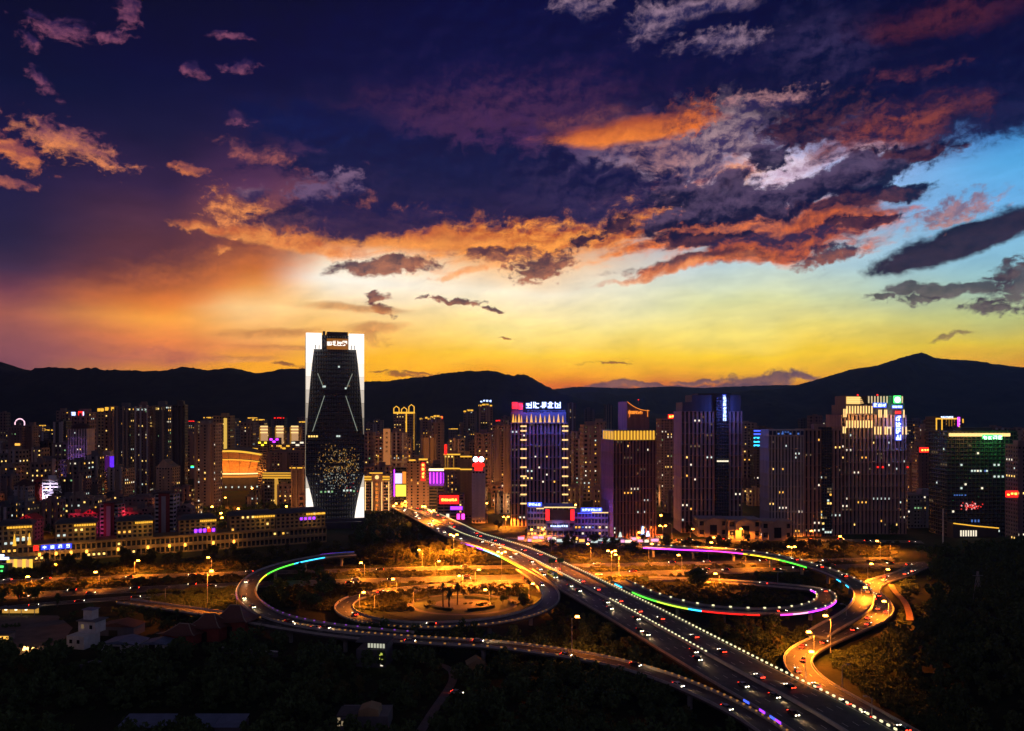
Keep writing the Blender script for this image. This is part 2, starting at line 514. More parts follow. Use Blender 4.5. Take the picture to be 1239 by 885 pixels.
# ---------------------------------------------------------------- materials
WARM = mat('warm_window_light', emit=(1.0, 0.62, 0.16), power=1.7)
AMBER = mat('amber_window_light', emit=(1.0, 0.48, 0.07), power=1.5)
COOL = mat('cool_window_light', emit=(0.80, 0.95, 0.88), power=0.9)
WHITE = mat('white_window_light', emit=(1.0, 0.88, 0.66), power=1.2)
DIMW = mat('dim_window_light', emit=(0.9, 0.6, 0.3), power=0.16)
BLUEW = mat('blue_window_light', emit=(0.12, 0.3, 1.0), power=0.5)
GREENW = mat('green_window_light', emit=(0.5, 1.0, 0.45), power=0.5)
PANES = [WARM, AMBER, COOL, WHITE, DIMW, BLUEW, GREENW]
MIX_HOME = [0, 0, 0, 1, 1, 3, 3, 4, 4, 4, 2, 6]
MIX_WORK = [2, 2, 3, 3, 0, 4, 4, 4, 2, 1]
MIX_GOLD = [0, 1, 1, 1, 0, 4]
GOLD = mat('gold_strip_light', emit=(1.0, 0.50, 0.045), power=1.2, light=True)
GOLDW = mat('pale_gold_strip_light', emit=(1.0, 0.62, 0.22), power=1.5, light=True)
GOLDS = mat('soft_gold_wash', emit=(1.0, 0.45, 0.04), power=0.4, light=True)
ORANGE = mat('orange_strip_light', emit=(1.0, 0.28, 0.03), power=1.2, light=True)
WHITEL = mat('white_floodlit_panel', emit=(1.0, 0.92, 0.84), power=1.6, light=True)
REDL = mat('red_sign_light', emit=(1.0, 0.015, 0.01), power=1.8, light=True)
REDW = mat('red_wash_light', emit=(1.0, 0.02, 0.05), power=0.7, light=True)
BLUEL = mat('blue_sign_light', emit=(0.05, 0.1, 1.0), power=2.2, light=True)
BLUEWHITE = mat('blue_white_sign_light', emit=(0.45, 0.58, 1.0), power=3.2, light=True)
GREENL = mat('green_sign_light', emit=(0.08, 1.0, 0.16), power=2.0, light=True)
GREENWH = mat('green_white_sign_light', emit=(0.5, 1.0, 0.6), power=3.0, light=True)
PURPLE = mat('purple_strip_light', emit=(0.55, 0.03, 1.0), power=4.0, light=True)
VIOLET = mat('violet_strip_light', emit=(0.28, 0.03, 1.0), power=3.0, light=True)
MAGENTA = mat('magenta_strip_light', emit=(1.0, 0.05, 0.6), power=3.0, light=True)
CYAN = mat('cyan_strip_light', emit=(0.03, 0.55, 1.0), power=3.0, light=True)
LIME = mat('green_strip_light', emit=(0.1, 1.0, 0.05), power=2.2, light=True)
YELLOW = mat('yellow_strip_light', emit=(1.0, 0.72, 0.03), power=2.4, light=True)
LAMPO = mat('sodium_lantern', emit=(1.0, 0.34, 0.035), power=30.0)
MARK = mat('rail_marker_lamp', emit=(1.0, 0.92, 0.50), power=1.3)
MARKG = mat('rail_marker_lamp_green', emit=(0.72, 1.0, 0.30), power=0.8)
MARKO = mat('rail_marker_amber', emit=(1.0, 0.42, 0.10), power=0.35)
HEADL = mat('headlight_glow', emit=(1.0, 0.86, 0.62), power=9.0, light=True)
TAILL = mat('tail_light_glow', emit=(1.0, 0.03, 0.01), power=10.0, light=True)

GLASS = mat('dark_window_glass', (0.012, 0.013, 0.018), 0.2, spec=0.35, var=0.3, scale=0.2)
CURTAIN = mat('curtain_wall_glass', (0.008, 0.011, 0.016), 0.08, spec=0.7, var=0.4, scale=0.1)
BROWN = mat('brown_stone_cladding', (0.21, 0.15, 0.14), 0.75, streak=True, scale=0.25)
RIB = mat('ribbed_brown_stone', (0.33, 0.21, 0.185), 0.75, streak=True, scale=0.25)
BEIGE = mat('beige_stone_cladding', (0.30, 0.23, 0.19), 0.75, streak=True, scale=0.25)
PINKY = mat('pink_grey_render', (0.19, 0.125, 0.13), 0.8, streak=True, scale=0.25)
GREYW = mat('grey_render', (0.135, 0.13, 0.15), 0.8, streak=True, scale=0.25)
PALE = mat('pale_grey_render', (0.36, 0.34, 0.36), 0.8, streak=True, scale=0.25)
LILAC = mat('pale_lilac_tiles', (0.46, 0.38, 0.44), 0.6, streak=True, scale=0.25)
DARKW = mat('dark_grey_cladding', (0.055, 0.052, 0.06), 0.6, streak=True, scale=0.2)
REDB = mat('dark_red_tiles', (0.22, 0.035, 0.03), 0.7, scale=0.5)
OCHRE = mat('ochre_render', (0.30, 0.21, 0.11), 0.8, streak=True, scale=0.3)
ROOFG = mat('grey_roof_felt', (0.07, 0.07, 0.08), 0.9, scale=0.2)
ROOFR = mat('dark_tile_roof', (0.06, 0.03, 0.03), 0.8, scale=0.8)
CONC = mat('weathered_concrete', (0.30, 0.29, 0.27), 0.85, scale=0.3)
STEEL = mat('galvanised_steel', (0.35, 0.35, 0.35), 0.5, 0.4, scale=2)
BLACKM = mat('black_metal', (0.02, 0.02, 0.02), 0.5, 0.3)
# ---------------------------------------------------------------- facades
class Facade:
    """walls with real window recesses, gathered with numpy: material 0 = wall, 1 = glass"""

    def __init__(self):
        self.V, self.F, self.M, self.n = [], [], [], 0
        self.win = []

    def quads(self, v, f, m):
        self.V.append(v)
        self.F.append(f + self.n)
        self.M.append(m)
        self.n += len(v)

    def panel(self, o, u, up, nb, nf, mx=0.2, mb=0.3, mt=0.15, dep=0.35, lit=True, size=None):
        """one wall from corner o along u (vector) and up; nb x nf recessed windows; outward normal = u x up"""
        o, u, up = np.array(o, float), np.array(u, float), np.array(up, float)
        nrm = np.cross(u, up)
        nrm /= np.linalg.norm(nrm)
        I, J = np.meshgrid(np.arange(nb + 1), np.arange(nf + 1), indexing='ij')
        cor = o + (I / nb)[..., None] * u + (J / nf)[..., None] * up
        cor = cor.reshape(-1, 3)
        i, j = np.meshgrid(np.arange(nb), np.arange(nf), indexing='ij')
        i, j = i.ravel(), j.ravel()
        idx = lambda a, b: a * (nf + 1) + b
        c = np.stack([idx(i, j), idx(i + 1, j), idx(i + 1, j + 1), idx(i, j + 1)], 1)
        fr = np.array([[mx, mb], [1 - mx, mb], [1 - mx, 1 - mt], [mx, 1 - mt]])
        inn = o + ((i[:, None] + fr[None, :, 0]) / nb)[..., None] * u + ((j[:, None] + fr[None, :, 1]) / nf)[..., None] * up
        rec = inn - nrm * dep
        n = len(i)
        base = len(cor)
        A = base + np.arange(n)[:, None] * 4 + np.arange(4)[None]
        B = A + 4 * n
        fs, ms = [], []
        for k in range(4):
            l = (k + 1) % 4
            fs.append(np.stack([c[:, k], c[:, l], A[:, l], A[:, k]], 1)); ms.append(np.zeros(n, int))
            fs.append(np.stack([A[:, k], A[:, l], B[:, l], B[:, k]], 1)); ms.append(np.zeros(n, int))
        fs.append(B); ms.append(np.ones(n, int))
        self.quads(np.concatenate([cor, inn.reshape(-1, 3), rec.reshape(-1, 3)]), np.concatenate(fs), np.concatenate(ms))
        if lit:
            ang = atan2(-nrm[0], nrm[1]) + pi
            cen = rec.mean(1) + nrm * 0.05
            w = np.linalg.norm(u) / nb * (1 - 2 * mx)
            h = np.linalg.norm(up) / nf * (1 - mb - mt)
            self.win += [(tuple(p), ang, w, h) for p in cen]

    def quad(self, a, b, c, d, m=0):
        self.quads(np.array([a, b, c, d], float), np.array([[0, 1, 2, 3]]), np.array([m]))

    def block(self, x0, x1, y0, y1, z0, z1, nb, nd, nf, lit=True, back=False, **k):
        h = (0, 0, z1 - z0)
        self.panel((x0, y0, z0), (x1 - x0, 0, 0), h, nb, nf, lit=lit, **k)
        self.panel((x1, y0, z0), (0, y1 - y0, 0), h, nd, nf, lit=lit, **k)
        self.panel((x0, y1, z0), (0, y0 - y1, 0), h, nd, nf, lit=lit, **k)
        self.quad((x1, y1, z0), (x0, y1, z0), (x0, y1, z1), (x1, y1, z1))
        self.quad((x0, y0, z1), (x1, y0, z1), (x1, y1, z1), (x0, y1, z1))
        return self

    def build(self, name, mats, parent):
        V = np.concatenate(self.V)
        F = np.concatenate(self.F)
        M = np.concatenate(self.M)
        me = bpy.data.meshes.new(name)
        me.vertices.add(len(V))
        me.vertices.foreach_set('co', V.ravel())
        me.loops.add(len(F) * 4)
        me.polygons.add(len(F))
        me.loops.foreach_set('vertex_index', F.ravel())
        me.polygons.foreach_set('loop_start', np.arange(len(F)) * 4)
        me.polygons.foreach_set('loop_total', np.full(len(F), 4))
        me.polygons.foreach_set('material_index', M)
        for m in mats:
            me.materials.append(m)
        me.update(calc_edges=True)
        me.validate()
        return link(name, me, parent)


PANE_MESH = {}


def pane(parent, pos, ang, w, h, m, name='lit_window'):
    key = (round(w, 1), round(h, 1), m.name)
    if key not in PANE_MESH:
        q = MB()
        hw, hh = max(min(key[0], 1.5), .4) / 2, max(min(key[1], 1.5), .4) / 2
        q.box(-hw, hw, -0.04, 0.04, -hh, hh)
        PANE_MESH[key] = q.mesh('pane', m)
    return link(name, PANE_MESH[key], parent, pos, ang)


def light_windows(root, wins, n, mix, rng, cluster=0.35, part='lit_window'):
    """switch on n of the windows, some in little runs along a floor"""
    wins = list(wins)
    if not wins:
        return
    done = set()
    n = min(int(n * 1.9), len(wins) // 2, 98)
    while len(done) < n:
        i = rng.randrange(len(wins))
        m = PANES[rng.choice(mix)]
        run = 1
        if rng.random() < cluster:
            run = rng.choice((2, 2, 3))
        z = wins[i][0][2]
        for k in range(run):
            if i in done or len(done) >= n:
                break
            p, a, w, h = wins[i]
            pane(root, p, a, w, h, m, part)
            done.add(i)
            near = [j for j in range(max(0, i - 60), min(len(wins), i + 60)) if j not in done and abs(wins[j][0][2] - z) < 0.2 and wins[j][1] == a]
            if not near:
                break
            i = min(near, key=lambda j: (Vector(wins[j][0]) - Vector(p)).length)


def site(x0, x1, ytop, Y, rot=0.0, ratio=0.6):
    """plan of a building seen between two survey columns, its front at distance Y: centre, width, depth, height"""
    r = R(rot)
    S = (x1 - x0) / FPX * Y
    w = S / (cos(r) + ratio * abs(sin(r)))
    d = w * ratio
    px = (x0 + x1) / 2
    yc = Y + (d * cos(r) + w * abs(sin(r))) / 2
    return (at(px, Y if rot == 0 else yc), yc, 0.0), w, d, zt(ytop, Y), r


def roof_kit(root, w, d, h, rng, par=1.1, m=None, plant=True):
    """parapet, plant room and small rooftop gear"""
    q = MB()
    t = 0.4
    q.box(-w / 2, w / 2, -d / 2, -d / 2 + t, h, h + par).box(-w / 2, w / 2, d / 2 - t, d / 2, h, h + par)
    q.box(-w / 2, -w / 2 + t, -d / 2 + t, d / 2 - t, h, h + par).box(w / 2 - t, w / 2, -d / 2 + t, d / 2 - t, h, h + par)
    q.build('parapet', m or GREYW, root)
    if plant:
        q = MB()
        pw, pd, ph = w * rng.uniform(.3, .5), d * rng.uniform(.3, .5), rng.uniform(2.5, 5)
        ox = w * rng.uniform(-.15, .15)
        q.box(ox - pw / 2, ox + pw / 2, -pd / 2, pd / 2, h, h + ph)
        q.box(ox - pw / 2 - .3, ox + pw / 2 + .3, -pd / 2 - .3, pd / 2 + .3, h + ph, h + ph + .4)
        q.build('roof_house', m or GREYW, root)


def tower(name, label, cat, x0, x1, ytop, Y, rot=0, ratio=.6, style='home', wall=GREYW, lit=20, mix=MIX_HOME, group=None, floor=3.1, bay=3.2, seed=None, glass=GLASS, top=True, coarse=False):
    """a building of one block; the caller hangs its own crown, signs and strips on the returned Empty"""
    rng = random.Random(seed if seed is not None else int(x0 * 31 + ytop * 7 + Y))
    loc, w, d, h, rz = site(x0, x1, ytop, Y, rot, ratio)
    root = thing(name, label, cat, loc, rz, group)
    f = Facade()
    if coarse:
        floor, bay = floor * 1.6, bay * 1.5
    nf = max(2, round(h / floor))
    nb, ndp = max(2, round(w / bay)), max(2, round(d / bay))
    if style == 'home':
        f.block(-w / 2, w / 2, -d / 2, d / 2, 0, h, nb, ndp, nf, mx=.2, mb=.32, mt=.18, dep=.5)
    elif style == 'glass':
        f.block(-w / 2, w / 2, -d / 2, d / 2, 0, h, nb, ndp, nf, mx=.06, mb=.16, mt=.06, dep=.18)
    elif style == 'band':
        f.block(-w / 2, w / 2, -d / 2, d / 2, 0, h, max(2, nb // 2), max(2, ndp // 2), nf, mx=.05, mb=.38, mt=.08, dep=.5)
    elif style == 'pier':
        # tall slots between stone piers; the slots run over three storeys
        ns = max(2, nf // 3)
        f.block(-w / 2, w / 2, -d / 2, d / 2, 0, h, nb, ndp, ns, lit=False, mx=.26, mb=.015, mt=.015, dep=1.1)
        for (o, ux, uy, n, a) in (((-w / 2, -d / 2), 1, 0, nb, 0), ((w / 2, -d / 2), 0, 1, ndp, R(90)), ((-w / 2, d / 2), 0, -1, ndp, R(-90))):
            L = w if ux else d
            for i in range(n):
                s = (i + .5) * L / n
                for j in range(nf):
                    px, py = o[0] + ux * s, o[1] + uy * s
                    px -= (1 if uy > 0 else -1 if uy < 0 else 0) * 1.02
                    py += (1.02 if ux else 0)
                    f.win.append(((px, py, (j + .5) * h / nf), a, L / n * .42, h / nf * .6))
    f.build('wall', [wall, glass], root)
    if style == 'home' and not coarse:
        # stacks of balconies in front of the wall
        for bx in [(-w / 2 + (k + .5) * w / 4) for k in range(4)]:
            prof = []
            for j in range(1, nf):
                zz = j * h / nf
                prof += [(-.05, zz), (-1.3, zz), (-1.3, zz + 1.1), (-1.18, zz + 1.1), (-1.18, zz + .15), (-.05, zz + .15)]
            n = len(prof)
            vs = [(bx + s * 1.5, -d / 2 + py, pz) for s in (-1, 1) for py, pz in prof]
            fs = [(i, i + 1, n + i + 1, n + i) for i in range(n - 1)]
            fs += [(k0 + a0, k0 + b0, k0 + c0, k0 + d0) for s in (0, n) for k0 in range(s, s + n, 6) for a0, b0, c0, d0 in ((0, 1, 4, 5), (1, 2, 3, 4))]
            MB().add(vs, fs).build('balcony_stack', wall, root)
    if style == 'home' and w > 12 and name in ('apartment_tower', 'apartment_block', 'far_block', 'old_block') and not any(k in label for k in ('golden arch', 'yellow lit edge', 'gold-outlined', 'gold cornice light', 'oval sign', 'red glowing', 'lit bay', 'slanted')):
        # blank wall strips that stand forward between the window bays
        pm = rng.choice((PALE, BEIGE, wall, wall))
        k = rng.choice((2, 3, 3))
        for i in range(k):
            bx = -w / 2 + w * (i + rng.choice((.25, .5, .75))) / k
            hw = w * rng.uniform(.035, .07)
            MB().box(max(-w / 2 + .1, bx - hw), min(w / 2 - .1, bx + hw), -d / 2 - rng.uniform(1.4, 2.4), -d / 2 - .02, 0, h + rng.choice((0, .8, 2.2))).build('wall_pier', pm, root)
    if top:
        roof_kit(root, w, d, h, rng, m=wall)
    light_windows(root, [x for x in f.win if x[0][2] > 3], lit, mix, rng)
    root['dims'] = (w, d, h)
    return root, w, d, h, rng, f


def strip(root, x0, x1, y, z, t, m, name='light_strip', dy=.3):
    return MB().box(x0, x1, y - dy, y, z - t / 2, z + t / 2).build(name, m, root)


def vstrip(root, x, y, z0, z1, t, m, name='light_strip', dy=.3):
    return MB().box(x - t / 2, x + t / 2, y - dy, y, z0, z1).build(name, m, root)


def glyph(rng, s, kind=None):
    """strokes of one written character on a grid of side s, too small in the photograph to be read further"""
    q = MB()
    t = s * .13
    T = s * .16

    def hb(z, a=-.42, b=.42):
        q.box(a * s, b * s, -T, 0, z * s - t / 2, z * s + t / 2)

    def vb(x, a=-.45, b=.45):
        q.box(x * s - t / 2, x * s + t / 2, -T - .012, .0, a * s, b * s)
    if kind == 'middle':
        hb(.2); hb(-.12); vb(-.36, -.12, .2); vb(.36, -.12, .2); vb(0)
    else:
        for z in rng.sample((-.4, -.2, 0, .2, .4), rng.choice((3, 4))):
            hb(z, -.42 if rng.random() < .7 else -.1, .42 if rng.random() < .7 else .1)
        for x in rng.sample((-.36, -.12, .12, .36), rng.choice((2, 3))):
            vb(x, -.45 if rng.random() < .7 else -.1, .45 if rng.random() < .7 else .1)
    return q


def sign(root, n, x, y, z, s, step, m, vertical=False, rng=None, back=None, first=None, part='sign'):
    """a row (or column) of glowing characters, each a sub-part of the sign; back = board behind"""
    rng = rng or random.Random(int(abs(x) * 10 + z))
    L = (n - 1) * step
    q = MB()
    e = s * .62
    if vertical:
        q.box(-e, e, 0, .25, -L - e, e)
    else:
        if back is None:
            for k in (-.3, .3):
                q.box(-e, L + e, 0, .12, k * s - .1, k * s + .1)
        else:
            q.box(-e, L + e, 0, .25, -e, e)
    sg = q.build(part, back or BLACKM, root, (x, y, z))
    for i in range(n):
        g = glyph(rng, s, first if i == 0 else None)
        g.build('character', m, sg, (0, -.02, -i * step) if vertical else (i * step, -.02, 0))
    return sg
# ---------------------------------------------------------------- ground and hills
def sstep(a, b, v):
    t = min(1, max(0, (v - a) / (b - a)))
    return t * t * (3 - 2 * t)


WOOD_EDGE = [(560, 1096), (650, 1098), (690, 1118), (720, 1122), (750, 1108), (775, 1074), (800, 1052), (825, 1062), (850, 1090), (885, 1150), (1000, 1330), (2000, 1600)]


def wood_edge(y):
    """where the wooded rise begins, metres to the right of the drone"""
    py = HYP + HC * FPX / max(y, 40)
    for (a, pa), (b, pb) in zip(WOOD_EDGE, WOOD_EDGE[1:]):
        if a <= py <= b:
            return at(pa + (pb - pa) * (py - a) / (b - a), y)
    return at(1096, y) if py < 560 else at(1600, y)


def hill(x, y):
    """the wooded rise on the right"""
    e = x - wood_edge(y)
    if e < 0 or y > 620 or y < 60:
        return 0.0
    top = 27 - 17 * sstep(380, 500, y) - 8 * sstep(500, 600, y)
    h = top * sstep(0, 85, e)
    h += 3.0 * (mnoise.noise(Vector((x * .02, y * .02, 3))) + .3) * sstep(10, 60, e) * (1 - sstep(470, 600, y))
    return max(0.0, h)


def ground():
    xs = sorted(set([-9000, -6500, -4500, -3000, -2000, -1400, -1000, -700] + list(range(-600, 601, 12)) + [700, 1000, 1400, 2000, 3000, 4500, 6500, 9000]))
    ys = sorted(set([-400, 0, 100] + list(range(160, 620, 12)) + [650, 700, 800, 1000, 1500, 2200, 3500, 5000, 7000, 9500, 12000]))
    vs = [(x, y, hill(x, y)) for y in ys for x in xs]
    n = len(xs)
    fs = [(j * n + i, j * n + i + 1, (j + 1) * n + i + 1, (j + 1) * n + i) for j in range(len(ys) - 1) for i in range(n - 1)]
    m = bpy.data.materials.new('earth_and_rough_grass')
    m.use_nodes = True
    t = m.node_tree
    b = t.nodes['Principled BSDF']
    b.inputs['Roughness'].default_value = .95
    b.inputs['Specular IOR Level'].default_value = .1
    tc = t.nodes.new('ShaderNodeTexCoord')
    n1 = t.nodes.new('ShaderNodeTexNoise'); n1.inputs['Scale'].default_value = .035; n1.inputs['Detail'].default_value = 7
    n2 = t.nodes.new('ShaderNodeTexNoise'); n2.inputs['Scale'].default_value = .6; n2.inputs['Detail'].default_value = 6
    r1 = t.nodes.new('ShaderNodeValToRGB')
    for e, (p, c) in zip(r1.color_ramp.elements, ((.40, (.016, .026, .009, 1)), (.68, (.040, .032, .017, 1)))):
        e.position, e.color = p, c
    x = t.nodes.new('ShaderNodeVectorMath'); x.operation = 'SCALE'
    r2 = t.nodes.new('ShaderNodeMapRange'); r2.inputs[3].default_value, r2.inputs[4].default_value = .35, 1.6
    t.links.new(tc.outputs['Object'], n1.inputs['Vector']); t.links.new(tc.outputs['Object'], n2.inputs['Vector'])
    t.links.new(n1.outputs['Fac'], r1.inputs[0]); t.links.new(n2.outputs['Fac'], r2.inputs[0])
    t.links.new(r1.outputs[0], x.inputs[0]); t.links.new(r2.outputs[0], x.inputs['Scale']); t.links.new(x.outputs[0], b.inputs['Base Color'])
    o = MB().add(vs, fs).build('ground', m)
    for p in o.data.polygons:
        p.use_smooth = True
    tag(o, 'dark ground of rough grass and earth under the whole city', 'ground', kind='structure')


ground()

FOREST = mat('mountain_forest', (.034, .040, .026), .95, var=.45, scale=.01, spec=.1)


def mountain(name, label, prof, D, front, back, seed, rough=.20):
    prof = [(at(px, D), max(4, zt(py, D))) for px, py in prof]
    x0, x1 = prof[0][0], prof[-1][0]
    nx, rows = 420, 40
    vs = []

    def ridge(x):
        for (a, za), (b, zb) in zip(prof, prof[1:]):
            if a <= x <= b:
                return za + (zb - za) * ((x - a) / (b - a))
        return prof[-1][1]
    for j in range(rows + 1):
        t = j / rows
        if t < .7:
            k = t / .7
            y = D - front * (1 - k)
            p = k ** 1.15
        else:
            k = (t - .7) / .3
            y = D + back * k
            p = 1 - k
        for i in range(nx + 1):
            x = x0 + (x1 - x0) * i / nx
            zz = ridge(x) + (mnoise.fractal(Vector((x * .02, seed, 0)), 1.0, 2.0, 4) * .008 * D / 50 if True else 0)
            zz += D * .0007 * mnoise.noise(Vector((x * .06, seed, 5))) + 5 * mnoise.noise(Vector((x * .21, seed, 9)))
            n = mnoise.hetero_terrain(Vector((x * .0022, y * .0016, seed)), .8, 2.1, 6, .6)
            zz = zz * p * (1 + (n - .6) * rough * 3.2 * (p * (1 - p)) * 2)
            zz = min(zz, ridge(x) + 5 * mnoise.noise(Vector((x * .21, seed, 9))))
            vs.append((x, y, max(-5, zz) - (3 if p < .01 else 0)))
    n = nx + 1
    fs = [(j * n + i, j * n + i + 1, (j + 1) * n + i + 1, (j + 1) * n + i) for j in range(rows) for i in range(nx)]
    o = MB().add(vs, fs).build(name, FOREST)
    for p in o.data.polygons:
        p.use_smooth = True
    tag(o, label, 'mountain', kind='structure')
    return o


mountain('hills_near', 'dark wooded ridge behind the left half of the city', [(-260, 452), (-150, 440), (-60, 446), (0, 438), (20, 445), (45, 451), (85, 453), (115, 450), (150, 452), (200, 448), (222, 444), (240, 446), (262, 450), (290, 447), (310, 452), (345, 447), (370, 446),
         (405, 455), (440, 462), (470, 461), (500, 457), (525, 456), (545, 452), (570, 450), (590, 450), (610, 454), (622, 457), (633, 453), (645, 459), (660, 468), (675, 476), (700, 484), (740, 493), (790, 500), (850, 508)], 4200, 1600, 1500, 1.3)
mountain('hills_right', 'dark mountain with a pointed summit behind the right half of the city', [(820, 502), (850, 488), (890, 475), (915, 472), (950, 470), (975, 463), (1000, 456), (1030, 447), (1060, 443), (1075, 438), (1090, 433), (1104, 429), (1115, 426.5), (1122, 429), (1130, 433), (1150, 435), (1170, 436), (1195, 443), (1215, 449),
         (1239, 455), (1300, 461), (1400, 455), (1500, 470)], 4700, 1800, 1500, 4.1)
mountain('hills_middle', 'farther bluish ridge showing between the two nearer mountains', [(560, 496), (640, 486), (670, 480), (690, 478), (705, 474), (730, 475), (745, 478), (760, 479), (775, 475), (800, 470), (830, 473), (870, 474), (885, 473), (920, 471), (960, 478), (1020, 490)], 6300, 1100, 800, 7.7)
mountain('hills_far', 'faintest far ridge on the horizon in the middle', [(560, 492), (640, 474), (700, 468), (760, 470), (815, 468), (850, 469.5), (880, 468), (940, 466), (1000, 466), (1080, 480)], 7300, 600, 700, 9.2)


def hill_house(px, py, n, lab):
    D = 3900
    k = (HYP - py) / FPX * D + HC
    r = thing('hill_house', lab, 'house', (at(px, D), D, k - 4))
    MB().box(-22, 22, -8, 8, -30, 6).build('wall', GREYW, r)
    MB().box(-24, 24, -9, 9, 6, 8).build('roof', ROOFR, r)
    for i in range(n):
        MB().box(-18 + i * 36 / max(1, n - 1) - 2.4, -18 + i * 36 / max(1, n - 1) + 2.4, -8.6, -8.05, -1, 4).build('lit_window', mat('ridge_window_light', emit=(.95, .75, .5), power=.9), r)


hill_house(147, 461, 3, 'leftmost lit house high on the left ridge')
hill_house(191, 461.5, 3, 'middle lit house high on the left ridge')
hill_house(205, 462.5, 3, 'rightmost lit house high on the left ridge')

# ---------------------------------------------------------------- roads
ASPH = mat('asphalt', (.055, .052, .05), .8, var=.5, scale=.25, spec=.35)
ASPHL = mat('worn_asphalt', (.06, .057, .055), .72, var=.5, scale=.35, spec=.4)
PAINT = mat('road_paint', (.7, .68, .6), .6, var=.2, scale=1)
RAILC = mat('concrete_parapet', (.38, .36, .33), .8, var=.25, scale=.4)
ROADS = []      # (x, y, half width) samples, to keep trees off


def spline(pts, step=3.0):
    """smooth curve through world points, resampled"""
    P4 = [pts[0] * 2 - pts[1]] + list(pts) + [pts[-1] * 2 - pts[-2]]
    raw = []
    for i in range(1, len(P4) - 2):
        a, b, c, d = P4[i - 1], P4[i], P4[i + 1], P4[i + 2]
        n = max(4, int((c - b).length / 1.5))
        for k in range(n):
            t = k / n
            raw.append(.5 * ((2 * b) + (c - a) * t + (2 * a - 5 * b + 4 * c - d) * t * t + (3 * b - a - 3 * c + d) * t ** 3))
    raw.append(P4[-2])
    out = [raw[0]]
    acc = 0
    for p, q in zip(raw, raw[1:]):
        L = (q - p).length
        while acc + L >= step and L > 1e-6:
            k = (step - acc) / L
            p = p + (q - p) * k
            out.append(p.copy())
            L = (q - p).length
            acc = 0
        acc += L
    if len(out) > 8:      # even out the kinks of the survey
        for _ in range(6):
            out = [out[0]] + [(out[i - 1] + out[i] * 2 + out[i + 1]) / 4 for i in range(1, len(out) - 1)] + [out[-1]]
    return out


def frames(c):
    fr = []
    for i, p in enumerate(c):
        d = c[min(i + 1, len(c) - 1)] - c[max(i - 1, 0)]
        d.z = 0
        d.normalize()
        fr.append((p, d, Vector((d.y, -d.x, 0))))      # n points to the right of travel
    return fr


def sweep(mb, fr, sec, mi=0, closed=True):
    """section given as (offset to the right, height)"""
    n = len(sec)
    vs = [p + nn * a + Vector((0, 0, b)) for p, d, nn in fr for a, b in sec]
    fs = []
    for i in range(len(fr) - 1):
        for k in range(n if closed else n - 1):
            l = (k + 1) % n
            fs.append((i * n + k, i * n + l, (i + 1) * n + l, (i + 1) * n + k))
    if closed:
        fs.append(tuple(range(n)))
        fs.append(tuple((len(fr) - 1) * n + k for k in range(n - 1, -1, -1)))
    mb.add(vs, fs, mi)
    return mb


def slice_fr(fr, a, b):
    n = len(fr) - 1
    return fr[max(0, int(a * n)):min(n, int(b * n)) + 1]


